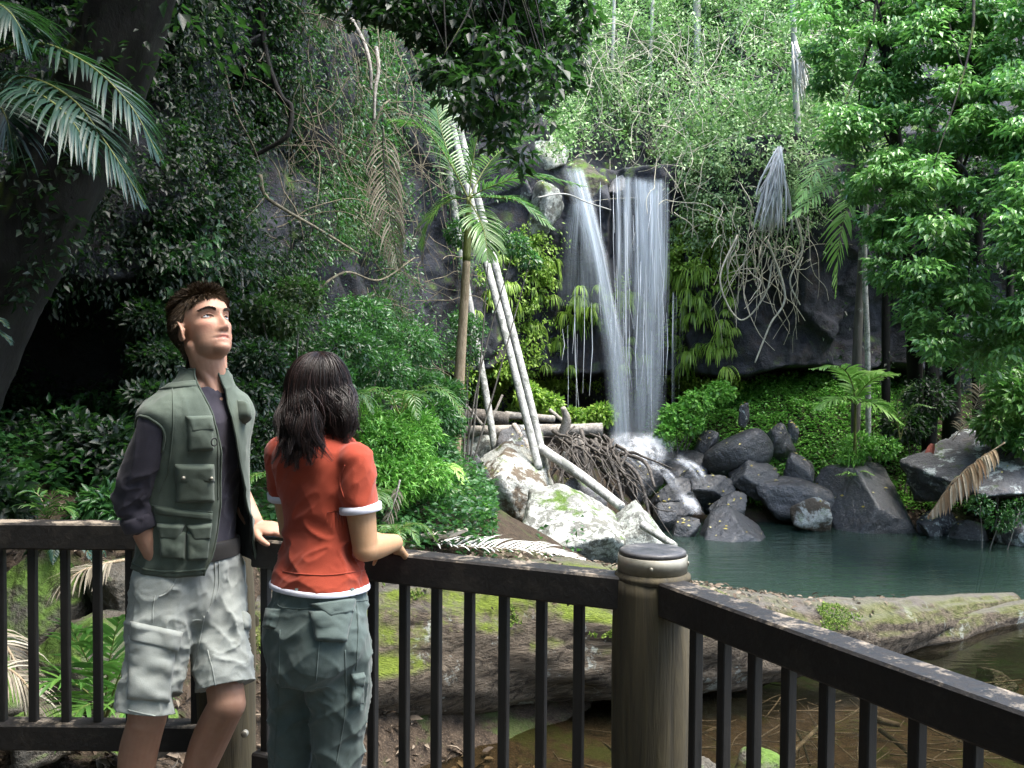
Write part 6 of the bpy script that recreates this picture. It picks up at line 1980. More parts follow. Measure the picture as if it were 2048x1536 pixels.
MT = [(.88, .160, .105, .125), (.97, .152, .098, .120), (1.05, .142, .094, .110), (1.15, .142, .096, .104), (1.26, .155, .106, .112), (1.36, .168, .110, .118), (1.43, .172, .098, .112), (1.475, .152, .074, .092), (1.510, .100, .060, .075), (1.545, .060, .056, .066), (1.60, .054, .054, .058)]
sR = mC(1.405) - ml * .163; sL = mC(1.420) + ml * .105 - mf * .035
elR = np.array([-1.105, 2.900, 1.190]); wrR = np.array([-1.037, 2.925, .985]); hdR = unit(np.array([.06, .42, -.91]))
elL = np.array([-.955, 3.27, 1.245]); wrL = np.array([-.825, 3.165, 1.078])
hipR = mC(.90) - ml * .088; hipL = mC(.90) + ml * .088
knR = np.array([-1.075, 2.915, .53]); anR = np.array([-1.150, 2.985, .09])
knL = np.array([-.862, 3.00, .545]); anL = np.array([-1.055, 3.075, .10])
mb = MB()
HC = at(409, 655, 2.965)
R_m, W_m = head(mb, HC, (.80, -.60), math.radians(23), math.radians(-3))
limb(mb, [W_m((0, -.030, -.035)), W_m((0, -.022, -.085)), mC(1.545) + mf * .004, mC(1.47)], [.053, .050, .055, .075])
limb(mb, [W_m((-.045, -.01, -.06)), mC(1.50) + mf * .05 - ml * .02], [.020, .016]); limb(mb, [W_m((.045, -.01, -.06)), mC(1.50) + mf * .05 + ml * .02], [.020, .016])
loft(mb, secs([(z, a - (.024 if z < 1.5 else .010), bf - (.024 if z < 1.5 else .008), bb - (.024 if z < 1.5 else .008)) for z, a, bf, bb in MT], mC), ml, mf)
limb(mb, [sR, (sR + elR) / 2, elR], [.055, .050, .042]); limb(mb, [elR, elR * .62 + wrR * .38, wrR], [.043, .043, .030])
limb(mb, [sL, (sL + elL) / 2, elL], [.055, .050, .042]); limb(mb, [elL, elL * .62 + wrL * .38, wrL], [.043, .042, .030])
limb(mb, [hipR, (hipR + knR) / 2, knR], [.070, .060, .056]); limb(mb, [knR, knR * .68 + anR * .32 + mf * -.022, knR * .2 + anR * .8, anR], [.055, .056, .038, .036])
limb(mb, [hipL, (hipL + knL) / 2, knL], [.070, .058, .056]); limb(mb, [knL, knL * .68 + anL * .32 + np.array([-.01, .02, 0]), knL * .2 + anL * .8, anL], [.055, .056, .038, .036])
hand(mb, wrR, hdR, unit(np.array([-.55, -.82, 0])), 1 if np.dot(np.cross(hdR, unit(np.array([-.55, -.82, 0]))), mf) > 0 else -1, (.05, .05, .05, .05), .92, .02, .6)
hdL = unit(np.array([.94, -.33, -.10]))
hand(mb, wrL + hdL * .01 + Z * -.012, hdL, np.array([.12, -.25, .95]), 1 if np.dot(np.cross(hdL, [.12, -.25, .95]), [0, -1, 0]) > 0 else -1, (.02, .04, .08, .10), 1.0, .14, .25)
V, Fs = voxel(mb, .0033, 3, .5)
body = put('body', V, Fs, M['skin_m'], man)
q = local(V, HC, R_m)
lip = np.exp(-((q[:, 0] / .0215) ** 4)) * np.exp(-(((q[:, 2] + .0655) / (.0095 - 9 * q[:, 0] ** 2)) ** 4)) * (q[:, 1] > .07)
ck = sum(np.exp(-(((q[:, 0] - s_ * .042) / .020) ** 2 + ((q[:, 2] + .022) / .018) ** 2)) for s_ in (-1, 1)) * (q[:, 1] > .03) + np.exp(-((q[:, 0] / .012) ** 2 + ((q[:, 2] + .035) / .012) ** 2)) * (q[:, 1] > .08)
attr(body, 'tint', lip * .55 + ck * .16)
st = np.exp(-(((q[:, 2] + .085) / .036) ** 2)) * sstep(.0, .03, q[:, 1]) * (1 - lip) * .26 + .85 * np.exp(-(((np.abs(q[:, 0]) - .0085) / .0036) ** 2 + ((q[:, 2] + .0485) / .0028) ** 2)) * (q[:, 1] > .085)  # last term darkens the nostrils, painting in the shade of their openings
attr(body, 'stubble_nostril', st)
face_bits(body, W_m, R_m, HC, V, Fs)
# short hair
rg = np.random.default_rng(12)
D = rnd_dir(60000, rg); Pl = D * (.0790, .1010, .0805) + (0, -.018, .029)
hairline = lambda p: np.where(p[:, 1] > .02, .060 + .30 * (p[:, 1] - .060), np.interp(p[:, 1], [-.13, -.06, -.025, .02], [-.055, -.060, -.010, .035]))
side = np.abs(Pl[:, 0]) > .058
ok = (Pl[:, 2] > hairline(Pl)) & ~((Pl[:, 1] > .045) & (Pl[:, 2] < .067)) & ~((Pl[:, 1] > .028) & (Pl[:, 2] < .050))
D, Pl = D[ok], Pl[ok]
n = len(Pl)
tB = bvh(V, Fs)


def on_skull(P, lift):
    out = []
    for p in P:
        w_ = np.array(HC) + p @ R_m; c_ = np.array(HC) + np.array([0, -.015, .02]) @ R_m
        d_ = unit(w_ - c_); h_ = tB.ray_cast(Vector(c_ + d_ * .2), Vector(-d_), .2)
        out.append(np.array(h_[0]) + d_ * lift if h_[0] is not None else w_)
    return np.array(out)


Ww = on_skull(Pl, .002)
dl_ = unit(D * .34 + np.stack([.15 * np.sign(Pl[:, 0]), np.where(Pl[:, 1] > .03, .15, -.65), np.where(Pl[:, 2] > .08, .12, -.75)], 1) + rg.normal(0, .22, (n, 3)))
top = sstep(.05, .11, Pl[:, 2])
mb = MB(); leaves(mb, Ww - (D @ R_m) * .004, dl_ @ R_m, D @ R_m, (.019 + .020 * top) * rg.uniform(.7, 1.3, n), .0019)
hair = mk('hair', mb, M['hair_m'], body)
Dn, Fn = ICO[4]
Pc = Dn * (.0780, .1000, .0800) + (0, -.018, .029)
okv = (Pc[:, 2] > hairline(Pc)) & ~((Pc[:, 1] > .045) & (Pc[:, 2] < .067)) & ~((Pc[:, 1] > .028) & (Pc[:, 2] < .050))
Fk = Fn[okv[Fn].all(1)]
used = np.unique(Fk); Pw = np.array(HC) + Pc @ R_m; Pw[used] = on_skull(Pc[used], .0035)
mb = MB(); mb.add(Pw, Fk); mk('hair_cap', mb, M['hair_m'], hair)

# long sleeved shirt
mb = MB()
loft(mb, secs([(z, a, bf, bb) for z, a, bf, bb in MT if .95 < z < 1.50] + [(1.515, .078, .062, .074)], mC), ml, mf)
limb(mb, [sR, (sR + elR) / 2 + mf * -.004, elR], [.060, .066, .057]); limb(mb, [elR, elR * .72 + wrR * .28], [.059, .056])
limb(mb, [sL, (sL + elL) / 2, elL], [.062, .062, .056]); limb(mb, [elL, elL * .35 + wrL * .65], [.055, .046])
V, Fs = voxel(mb, .0055, 7)
N = vnormals(V, Fs)
ax = unit(elR - sR)
dE = np.linalg.norm(V - (elR * .55 + wrR * .45 - Z * -.07), axis=1)
wE = lambda V: np.exp(-((V[:, 2] - 1.16) / .09) ** 2) * (np.linalg.norm(V[:, :2] - elR[:2], axis=1) < .16)
V = folds(V, N, [((.1, .2, 1), 9, 4, .006, 1.0), ((.8, -.5, .25), 26, 5, .013, wE), ((.7, -.6, -.35), 11, 3, .007, 1.0)], 40)
shirt = put('shirt', V, Fs, M['shirt_m'], body)
tS = bvh(V, Fs)
# neckband and sleeve cuff
th = np.linspace(0, 2 * PI, 49)[:-1]
rc = np.array([mC(1.508) + mf * .002 + (mf * math.cos(a) * .068 + ml * math.sin(a) * .074) + Z * (-.024 * math.cos(a)) for a in np.append(th, th[:1])])
mb = MB(); tube(mb, rc, .0065, 8); pass
ca = elR * .70 + wrR * .30; axf = unit(wrR - elR)
mb = MB(); tube(mb, [ca - axf * .015, ca - axf * .006, ca + axf * .024, ca + axf * .030, ca + axf * .031], [.057, .060, .058, .052, .03], 28, wob=.10); mk('cuff', mb, M['shirt_m'], shirt)

# the vest: an open shell round the torso
VT = [(.965, .178, .118, .150), (1.04, .170, .116, .142), (1.12, .168, .116, .132), (1.24, .176, .124, .132), (1.35, .192, .130, .138), (1.42, .214, .120, .136), (1.455, .212, .106, .124), (1.487, .178, .090, .108), (1.515, .120, .076, .095), (1.545, .086, .066, .084), (1.572, .068, .058, .076)]
nv, nu = 90, 120
S = catmull(secs(VT, mC), nv)
EDR = [(725, 376), (778, 402), (823, 426), (875, 436), (944, 438), (1004, 434), (1065, 428), (1105, 418), (1137, 398), (1160, 380)]
EDL = [(725, 432), (754, 442), (782, 452), (823, 462), (851, 468), (903, 471), (944, 475), (984, 478), (1024, 481), (1085, 486), (1160, 488)]
thR, thL = np.zeros(nv), np.zeros(nv)
for i in range(nv):
    tt_ = np.radians(np.linspace(-75, 75, 301))
    x_, y_ = pix(loft_pts(S[i:i + 1], tt_, ml, mf, 2.3)[0])
    k_ = int(np.argmax(x_))
    for arr, ed in ((thR, EDR), (thL, EDL)):
        tx_ = np.interp(y_.mean(), [q[0] for q in ed], [q[1] for q in ed])
        j_ = int(np.argmin(np.abs(x_[:k_ + 1] - tx_)))
        arr[i] = tt_[j_]
    thL[i] = max(thL[i], thR[i] + .12)
kern = np.ones(7) / 7
thR = np.convolve(np.pad(thR, 3, 'edge'), kern, 'valid'); thL = np.convolve(np.pad(thL, 3, 'edge'), kern, 'valid')
V = np.zeros((nv, nu, 3))
for i in range(nv):
    th = np.linspace(thL[i], 2 * PI + thR[i], nu)
    V[i] = loft_pts(S[i:i + 1], th, ml, mf, 2.3)[0]
    fl = np.exp(-((th - thL[i]) / .75) ** 2) * np.interp(S[i, 2], [.96, 1.1, 1.3, 1.42], [.045, .040, .012, 0])
    V[i] += fl[:, None] * (mf * .9 + ml * .25)
    fr = np.exp(-((th - (2 * PI + thR[i])) / .45) ** 2) * np.interp(S[i, 2], [.96, 1.1, 1.35, 1.45], [.012, .016, .008, 0])
    V[i] += fr[:, None] * mf
    # hem dips at the front
    V[i, :, 2] -= np.interp(S[i, 2], [.965, 1.05], [.012, 0]) * np.cos(th)
i = np.arange(nv - 1)[:, None] * nu + np.arange(nu - 1)[None]
Q = np.stack([i, i + 1, i + nu + 1, i + nu], -1).reshape(-1, 4)
Vf = V.reshape(-1, 3); Nf = vnormals(Vf, [Q])
Vf = folds(Vf, Nf, [((.3, .1, 1), 26, 6, .0018, 1.0), ((.8, .2, -.5), 26, 7, .0016, 1.0), ((0, 0, 1), 9, 3, .007, 1.0), ((.7, -.5, .5), 12, 4, .006, lambda v: sstep(1.3, 1.0, v[:, 2]) + .3)], 60)
V = Vf.reshape(nv, nu, 3)
vest = mk('vest', (Vf, Q), M['vest'], body)
sm = vest.modifiers.new('s', 'SOLIDIFY'); sm.thickness = .005; sm.offset = -1
Vin = Vf - vnormals(Vf, [Q]) * .0085
mk('lining', (Vin, Q[:, ::-1]), M['lining'], vest)
tV = bvh(Vf, [Q])
for col_ in (0, nu - 1):
    mb = MB(); tube(mb, V[:, col_], .0032, 7); mk('zip_edge', mb, M['vestdark'], vest)
mb = MB(); tube(mb, V[2], .0035, 6); mk('hem', mb, M['vestdark'], vest)
mb = MB(); tube(mb, V[-2], .003, 6); mk('collar_edge', mb, M['vestdark'], vest)
sa_, sb_ = sR, (sR + elR) / 2
ab = sb_ - sa_
t__ = np.clip(((Vf - sa_) @ ab) / (ab @ ab), 0, 1)
sdf = (np.linalg.norm(Vf - sa_ - t__[:, None] * ab, axis=1) - (.0605 + .0055 * t__)).reshape(nv, nu)
cr_ = []
for (A, B, dA, dB) in ((V[:-1], V[1:], sdf[:-1], sdf[1:]), (V[:, :-1], V[:, 1:], sdf[:, :-1], sdf[:, 1:])):
    m_ = (dA * dB) < 0
    f_ = (dA / (dA - dB))[m_][:, None]
    cr_.append(A[m_] * (1 - f_) + B[m_] * f_)
cr_ = np.vstack(cr_)
d_ = unit(ab); u_ = unit(np.cross(d_, mf)); v_ = np.cross(d_, u_)
an_ = np.arctan2((cr_ - sa_) @ v_, (cr_ - sa_) @ u_)
bins = np.linspace(-PI, PI, 37); ring = []
for k_ in range(36):
    m_ = (an_ >= bins[k_]) & (an_ < bins[k_ + 1])
    if m_.any(): ring.append(cr_[m_].mean(0))
if len(ring) > 8:
    ring = np.array(ring); ring = (np.roll(ring, 1, 0) + ring * 2 + np.roll(ring, -1, 0)) / 4
    gap = np.linalg.norm(np.roll(ring, -1, 0) - ring, axis=1); k_ = int(np.argmax(gap))
    ring = np.roll(ring, -(k_ + 1), 0)
    if gap.max() < .05: ring = np.vstack([ring, ring[:1]])
    mb = MB(); tube(mb, catmull(ring, 90), .0042, 8); mk('armhole_edge', mb, M['vestdark'], vest)


def pocket(tree, parent, quad, h, mat, flap=None, studs=(), puff=.6, fh=.004):
    o = mk('pocket', drape(tree, quad, h, puff=puff, sag=h * .4), mat, parent)
    if flap is not None:
        mk('flap', drape(tree, flap, h + fh, 16, 10, .09), mat, o)
    for x, y in studs:
        p, n_ = cast(tree, x, y)
        if p is None: continue
        mb = MB(); ellipsoid(mb, p + n_ * (h + fh + .007), [.0055] * 3); mk('stud', mb, M['stud'], o)
    return o


pocket(tV, vest, [(374, 840), (424, 838), (426, 899), (376, 903)], .007, M['vest'], [(371, 832), (424, 831), (426, 862), (378, 866)])
pocket(tV, vest, [(353, 934), (427, 932), (428, 1003), (352, 1003)], .008, M['vest'], [(350, 928), (428, 928), (429, 964), (350, 966)], [(366, 951), (416, 952)])
pocket(tV, vest, [(318, 1060), (372, 1064), (370, 1118), (322, 1112)], .009, M['vest'], [(314, 1046), (371, 1048), (356, 1078), (320, 1076)])
pocket(tV, vest, [(372, 1064), (420, 1062), (414, 1118), (374, 1120)], .009, M['vest'], [(372, 1050), (424, 1046), (420, 1078), (384, 1080)])
mk('zip_placket', drape(tV, [(309, 1012), (425, 1026), (424, 1040), (309, 1028)], .008, 20, 6, .2), M['vestdark'], vest)
mk('pocket', drape(tV, [(474, 800), (489, 806), (491, 850), (478, 838)], .022, 8, 10, .15, .4), M['vest'], vest)
mk('epaulette', drape(tV, [(316, 770), (392, 762), (394, 772), (318, 780)], .0025, 14, 6, .3), M['vest'], vest)
p, n_ = cast(tV, 416, 882)
if p is not None:
    mb = MB(); a = np.linspace(0, 2 * PI, 25); e1 = unit(np.cross(n_, Z)); ring = np.array([p + n_ * .030 + e1 * math.cos(b) * .010 + Z * math.sin(b) * .011 for b in a]); tube(mb, ring, .0022, 6)
    mk('ring', mb, M['lining'], vest)
for s_ in ([(345, 775), (346, 850), (338, 930), (320, 985)], [(432, 815), (436, 900), (436, 1000)], [(300, 1010), (360, 1018), (425, 1024)]):
    mk('seam', seam(tV, s_, .0016), M['vestdark'], vest)

# belt and shorts
mb = MB(); loft(mb, secs([(.985, .160, .112, .124), (1.0, .159, .113, .122), (1.025, .157, .112, .118), (1.04, .153, .108, .114)], mC), ml, mf, n=14)
belt = mk('belt', mb, M['belt'], body)
mb = MB()
loft(mb, secs([(.80, .150, .105, .120), (.86, .172, .116, .138), (.93, .172, .116, .138), (.985, .162, .114, .128), (1.012, .158, .113, .120)], mC), ml, mf, n=30)
hemR = knR * .93 + hipR * .07; hemL = knL * .86 + hipL * .14
limb(mb, [hipR + Z * .02, hipR * .5 + knR * .5, hemR], [.104, .096, .100]); limb(mb, [hipL + Z * .02, hipL * .5 + knL * .5, hemL], [.104, .090, .096])
V, Fs = voxel(mb, .0055, 9)
N = vnormals(V, Fs)
# cut the hems square: pull anything past them back to the hem plane
for k_, h_, hp in ((knR, hemR, hipR), (knL, hemL, hipL)):
    d = unit(h_ - hp); t_ = (V - h_) @ d
    near = (np.linalg.norm(V - h_, axis=1) < .17) & (t_ > .0)
    V[near] -= np.outer(t_[near], d) * .97
lg = lambda v: sstep(.92, .80, v[:, 2])
V = folds(V, N, [((.5, -.2, .8), 28, 5, .0010, 1.0), ((.8, 0, -.5), 26, 5, .0008, 1.0), ((.2, .1, 1), 8, 2.5, .011, lg), ((.75, -.45, .55), 13, 3.5, .010, lambda v: .5 + .8 * np.exp(-((v[:, 2] - .78) / .10) ** 2)), ((.9, -.3, -.25), 12, 3.5, .008, lambda v: .4 + np.exp(-((v[:, 2] - .66) / .10) ** 2)), ((1, 0, 0), 26, 8, .003, 1.0)], 80)
shorts = put('shorts', V, Fs, M['shorts'], body)
tP = bvh(V, Fs)
pocket(tP, shorts, [(258, 1270), (352, 1292), (338, 1404), (256, 1398)], .010, M['shorts'], [(262, 1242), (366, 1264), (356, 1304), (260, 1282)], puff=.5)
mk('pocket', drape(tP, [(484, 1222), (495, 1226), (497, 1262), (488, 1258)], .012, 6, 8, .2), M['shorts'], shorts)
mk('pocket_edge', seam(tP, [(356, 1135), (350, 1160), (338, 1182), (318, 1194)], .003, 30, .001), M['shorts'], shorts)
for s_ in ([(310, 1190), (306, 1215), (305, 1245)], [(428, 1105), (430, 1160), (424, 1200), (415, 1225)], [(436, 1108), (438, 1165), (430, 1200)], [(408, 1232), (396, 1300), (385, 1345), (372, 1390)], [(415, 1300), (425, 1340), (432, 1380)], [(256, 1420), (300, 1430), (350, 1436), (392, 1420)], [(372, 1392), (430, 1378), (502, 1372)], [(300, 1296), (298, 1396)]):
    mk('seam', seam(tP, s_, .0022, 40, .0005), M['shorts'], shorts)
for x in (398,):
    p, n_ = cast(tP, x, 1118)
    if p is not None:
        mb = MB(); bevel_box(mb, [Z, unit(np.cross(Z, n_)), n_], p + n_ * .008 + Z * .004, (.024, .006, .003), .001); mk('belt_loop', mb, M['shorts'], shorts)
# shoes
for an, kn in ((anR, knR), (anL, knL)):
    mb = MB(); f_ = unit(mf + ml * (.25 if an is anL else -.25))
    for t_, rr in ((-.05, (.038, .042, .045)), (.03, (.05, .043, .04)), (.10, (.06, .046, .032)), (.155, (.05, .045, .026))):
        ellipsoid(mb, np.array([an[0], an[1], .0]) + f_ * t_ + Z * (rr[2] + .004), rr, np.array([f_, np.cross(Z, f_), Z]))
    limb(mb, [np.array([an[0], an[1], .05]), an + Z * .03], [.045, .043])
    V, Fs = voxel(mb, .008, 5)
    V[:, 2] = np.maximum(V[:, 2], .003)
    put('shoe', V, Fs, M['shoe'], body)

# =================================================================== the woman
wf_ = np.array([.60, .80, 0]); wl = np.array([-wf_[1], wf_[0], 0])
woman = empty('person', (-.56, 2.76, 0), 'woman seen from behind in rust red T-shirt and grey cargo trousers, leaning on the railing', 'person')


def wC(z):
    return np.array([np.interp(z, [.75, .95, 1.15, 1.30, 1.42], [-.525, -.520, -.530, -.538, -.530]), np.interp(z, [.8, 1.15, 1.42], [2.70, 2.73, 2.765]), z])


WT = [(.76, .130, .09, .10), (.86, .152, .100, .118), (.93, .146, .095, .112), (1.00, .125, .086, .092), (1.09, .112, .080, .076), (1.165, .112, .082, .074), (1.25, .128, .100, .084), (1.31, .145, .095, .088), (1.355, .138, .075, .080), (1.390, .090, .055, .064), (1.42, .050, .046, .052), (1.46, .046, .046, .048)]
wsR = wC(1.325) - wl * .145; wsL = wC(1.325) + wl * .145
weR = np.array([-.392, 2.665, 1.092]); wwR = np.array([-.335, 2.840, 1.075])
weL = np.array([-.640, 2.880, 1.105]); wwL = np.array([-.47, 3.00, 1.075])
whR = wC(.85) - wl * .078; whL = wC(.85) + wl * .078
wkR = np.array([-.478, 2.715, .46]); waR = np.array([-.565, 2.73, .08])
wkL = np.array([-.618, 2.80, .46]); waL = np.array([-.67, 2.84, .08])
HW = at(649, 798, 2.79)
mb = MB()
R_w, W_w = head(mb, HW, (.42, .91), math.radians(6), 0, .74)
limb(mb, [W_w((0, -.030, -.04)), W_w((0, -.03, -.09)), wC(1.40), wC(1.34)], [.048, .046, .050, .06])
loft(mb, secs([(z, a - (.022 if z < 1.36 else .006), bf - (.022 if z < 1.36 else .006), bb - (.022 if z < 1.36 else .006)) for z, a, bf, bb in WT], wC), wl, wf_)
limb(mb, [wsR, (wsR + weR) / 2, weR], [.044, .041, .034]); limb(mb, [weR, weR * .65 + wwR * .35, wwR], [.035, .036, .025])
limb(mb, [wsL, (wsL + weL) / 2, weL], [.044, .041, .034]); limb(mb, [weL, weL * .65 + wwL * .35, wwL], [.035, .035, .025])
limb(mb, [whR, (whR + wkR) / 2, wkR], [.062, .050, .044]); limb(mb, [wkR, wkR * .6 + waR * .4, waR], [.044, .044, .034])
limb(mb, [whL, (whL + wkL) / 2, wkL], [.062, .050, .044]); limb(mb, [wkL, wkL * .6 + waL * .4, waL], [.044, .044, .034])
hd = unit(np.array([-.35, .88, -.30])); hand(mb, wwR - Z * .004, hd, np.array([.35, .35, .85]), 1, (.45, .5, .55, .6), .92, .12)
hd = unit(np.array([.85, .35, -.25])); hand(mb, wwL, hd, np.array([.2, .3, .9]), 1, (.3, .35, .4, .45), .9)
V, Fs = voxel(mb, .0042, 3)
wb = put('body', V, Fs, M['skin_w'], woman)
attr(wb, 'tint', np.zeros(len(V))); attr(wb, 'stubble_nostril', np.zeros(len(V)))
face_bits(wb, W_w, R_w, HW, V, Fs)

# T-shirt
mb = MB()
loft(mb, secs([(.985, .146, .106, .120), (1.02, .137, .100, .110), (1.09, .116, .088, .086), (1.165, .112, .088, .080), (1.25, .133, .106, .090), (1.31, .150, .100, .094), (1.355, .142, .080, .086), (1.392, .094, .060, .070), (1.415, .062, .052, .060)], wC), wl, wf_)
cR = wsR * .48 + weR * .52; cL = wsL * .48 + weL * .52
limb(mb, [wsR + Z * .004, wsR * .7 + cR * .3, cR], [.055, .057, .057]); limb(mb, [wsL + Z * .004, wsL * .7 + cL * .3, cL], [.055, .057, .056])
V, Fs = voxel(mb, .005, 8)
for h_, s_, e_ in ((cR, wsR, weR), (cL, wsL, weL)):
    d = unit(e_ - s_); t_ = (V - h_) @ d
    near = (np.linalg.norm(V - h_, axis=1) < .09) & (t_ > 0)
    V[near] -= np.outer(t_[near], d) * .97
V[:, 2] = np.maximum(V[:, 2], .984)
N = vnormals(V, Fs)
low = lambda v: .35 + np.exp(-((v[:, 2] - 1.10) / .08) ** 2)
V = folds(V, N, [((.6, -.3, .7), 30, 7, .0016, 1.0), ((.75, -.4, .55), 11, 2.6, .012, low), ((.8, -.3, -.35), 14, 3.0, .009, low), ((.5, .2, .8), 11, 3, .006, lambda v: np.exp(-((v[:, 2] - 1.28) / .08) ** 2))], 130)
tee = put('t_shirt', V, Fs, M['tee'], wb)
tT = bvh(V, Fs)
Sx = secs([(.977, .146, .106, .120), (.979, .1472, .1072, .1212), (.988, .1470, .1070, .1210), (.991, .143, .103, .117)], wC)
mb = MB(); loft(mb, Sx, wl, wf_, n=8); mk('hem_trim', mb, M['trim'], tee)
for h_, s_, e_ in ((cR, wsR, weR), (cL, wsL, weL)):
    d = unit(e_ - s_)
    mb = MB(); tube(mb, [h_ - d * .010, h_ - d * .008, h_ + d * .010, h_ + d * .012, h_ + d * .0125], [.050, .0574, .0573, .055, .03], 30); mk('sleeve_trim', mb, M['trim'], tee)
mk('seam', seam(tT, [(566, 1143), (600, 1148), (660, 1150), (734, 1140)], .0018), M['tee'], tee)
mk('seam', seam(tT, [(690, 930), (680, 960), (688, 995)], .0016), M['tee'], tee)

# trousers
mb = MB()
loft(mb, secs([(.73, .13, .095, .115), (.80, .156, .108, .132), (.87, .160, .106, .134), (.94, .145, .098, .118), (.985, .132, .094, .104), (1.005, .129, .093, .100)], wC), wl, wf_, n=30)
limb(mb, [whR, (whR + wkR) / 2 + Z * .0, wkR, (wkR + waR) / 2, waR - Z * .02], [.090, .086, .074, .078, .088]); limb(mb, [whL, (whL + wkL) / 2, wkL, (wkL + waL) / 2, waL - Z * .02], [.090, .086, .074, .078, .088])
V, Fs = voxel(mb, .0055, 8)
N = vnormals(V, Fs)
V = folds(V, N, [((.6, -.2, .7), 30, 6, .0012, 1.0), ((.7, .1, -.6), 27, 6, .001, 1.0), ((.1, .1, 1), 9, 3, .008, lambda v: sstep(.85, .7, v[:, 2])), ((.8, .1, .5), 13, 4, .008, 1.0), ((.85, 0, -.5), 14, 4, .007, lambda v: sstep(.95, .7, v[:, 2])), ((1, 0, .05), 18, 5, .006, lambda v: np.exp(-((v[:, 2] - .93) / .05) ** 2) + sstep(.55, .35, v[:, 2]))], 160)
V[:, 2] = np.maximum(V[:, 2], .012)
tro = put('trousers', V, Fs, M['trouser'], wb)
tW = bvh(V, Fs)
mk('waistband', drape(tW, [(566, 1160), (734, 1156), (734, 1184), (562, 1190)], .005, 30, 6, .2), M['trouser'], tro)
pocket(tW, tro, [(618, 1222), (708, 1216), (692, 1284), (632, 1282)], .011, M['trouser'], [(616, 1208), (712, 1196), (706, 1226), (660, 1238)], puff=.5)
pocket(tW, tro, [(540, 1216), (562, 1218), (552, 1256), (534, 1258)], .012, M['trouser'], None, puff=.4)
pocket(tW, tro, [(702, 1352), (727, 1346), (722, 1406), (700, 1412)], .011, M['trouser'], [(702, 1348), (728, 1344), (726, 1370), (704, 1378)], puff=.4)
for x in (598, 700):
    p, n_ = cast(tW, x, 1186)
    if p is not None:
        mb = MB(); bevel_box(mb, [Z, unit(np.cross(Z, n_)), n_], p + n_ * .008, (.012, .006, .003), .001); mk('belt_loop', mb, M['trouser'], tro)
for s_ in ([(640, 1190), (640, 1240), (637, 1300), (632, 1360)], [(560, 1190), (558, 1212), (600, 1218), (640, 1214)], [(712, 1190), (716, 1260), (712, 1340)], [(640, 1214), (690, 1205), (735, 1200)], [(560, 1260), (556, 1400), (548, 1530)], [(690, 1300), (690, 1420), (672, 1530)]):
    mk('seam', seam(tW, s_, .0018, 40, .0005), M['trouser'], tro)
for an in (waR, waL):
    mb = MB(); f_ = wf_
    for t_, rr in ((-.04, (.034, .036, .04)), (.03, (.045, .038, .034)), (.10, (.05, .040, .026))):
        ellipsoid(mb, np.array([an[0], an[1], 0]) + f_ * t_ + Z * (rr[2] + .004), rr, np.array([f_, np.cross(Z, f_), Z]))
    V, Fs = voxel(mb, .008, 5); V[:, 2] = np.maximum(V[:, 2], .003)
    put('shoe', V, Fs, M['shoe'], wb)

# shoulder length hair: locks that fall from the crown
rg = np.random.default_rng(21)
mb = MB(); hb = MB()
D, F = ICO[4]
Pc = D * (.0670, .094, .090) + (0, -.016, .034)
Fk = F[((Pc[:, 2] > -.02) | (Pc[:, 1] < .03))[F].all(1) & ((Pc[:, 1] < .062) | (Pc[:, 2] > .085))[F].all(1)]
hb.add(HW + Pc @ R_w, Fk)
crown = np.array([.01, -.02, .125])


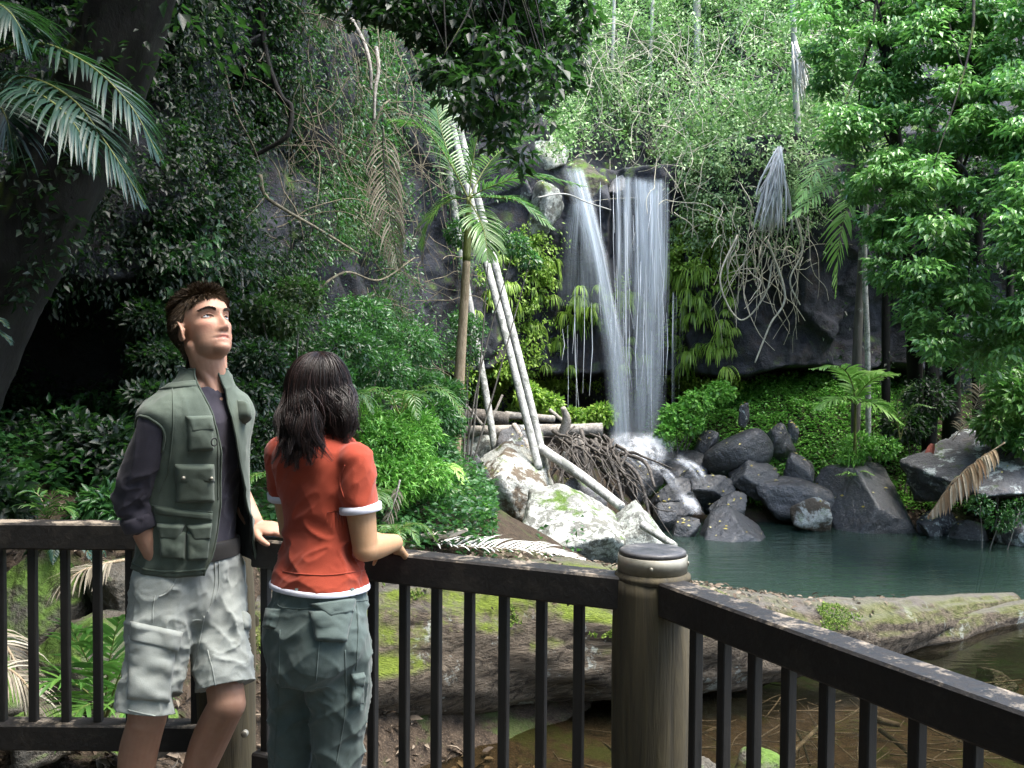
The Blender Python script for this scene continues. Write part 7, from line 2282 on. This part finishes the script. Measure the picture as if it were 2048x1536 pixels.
def guide(az, r0, ex, ey, eY, wave):
    """a lock's centre line: from the crown over the skull, past the neck, to its tip on the shoulders"""
    pts = []
    for t in np.linspace(0, 1, 6):
        a = .05 + t * 1.5
        zz = az + .10 * math.sin(3 * t + wave)
        e_ = np.array([math.sin(a) * math.cos(zz) * .0685 * r0, math.sin(a) * math.sin(zz) * .098 * r0, math.cos(a) * .093 * r0]) + (0, -.016, .034)
        pts.append(HW + e_ @ R_w)
    p = pts[-1]; E_ = at(ex, ey, eY)
    for t in (.22, .45, .68, .86, 1.0):
        q = p * (1 - t) + E_ * t
        q = q + np.array([math.sin(t * 7.5 + wave) * .016, math.cos(t * 6.3 + wave) * .008 - .012 * math.sin(t * PI), .012 * math.sin(t * PI)])
        pts.append(q)
    c = catmull(pts, 48)
    for _ in range(14):
        c[1:-1] = (c[:-2] + c[1:-1] * 2 + c[2:]) / 4
    return c[np.linspace(0, 47, 24).astype(int)]


NG = 105
for g in range(NG):
    az = PI * .14 - g / (NG - 1) * PI * 1.28 + rg.normal(0, .03)
    f = np.clip(-(az - .14 * PI) / (1.28 * PI), 0, 1)
    if f < .56:
        ex = np.interp(f, [0, .2, .56], [578, 572, 640]) + rg.normal(0, 13); ey = rg.uniform(885, 944) - 26 * abs(f - .3); eY = 2.625 + rg.normal(0, .012)
    else:
        ex = np.interp(f, [.56, .75, 1], [660, 695, 708]) + rg.normal(0, 9); ey = rg.uniform(848, 892); eY = 2.695 + rg.normal(0, .014)
    r0 = rg.uniform(1.0, 1.07)
    c = guide(az, r0, ex, ey, eY, rg.uniform(0, 6.28))
    tg = unit(np.gradient(c, axis=0)); ctr = c - (HW + np.array([0, 0, -.03])); ctr[:, 2] *= .3
    n_ = unit(ctr - tg * (ctr * tg).sum(1, keepdims=True)); b_ = np.cross(tg, n_)
    R_ = np.interp(np.linspace(0, 1, 24), [0, .15, .45, .7, .9, 1], [.003, .007, .009, .010, .007, .003])
    for k in range(95):
        o1, o2 = rg.normal(0, .55) * .55, rg.normal(0, .85)
        if rg.random() < .05: o1 += .5; o2 *= 1.6
        ph_ = rg.uniform(0, 6.28); tt__ = np.linspace(0, 1, 24)
        p = c + n_ * (R_ * o1)[:, None] + b_ * (R_ * o2 + .0016 * np.sin(tt__ * 9 + ph_) * tt__)[:, None]
        m_ = 24 - int(rg.integers(0, 5))
        tube(mb, p[:m_], np.interp(np.linspace(0, 1, m_), [0, .15, .8, 1], [.5, 1, .9, .15]) * rg.uniform(.0007, .0017), 3, cap=False)
wh = mk('hair', mb, M['hair_w'], wb)
mk('hair_cap', hb, M['hair_w'], wh)
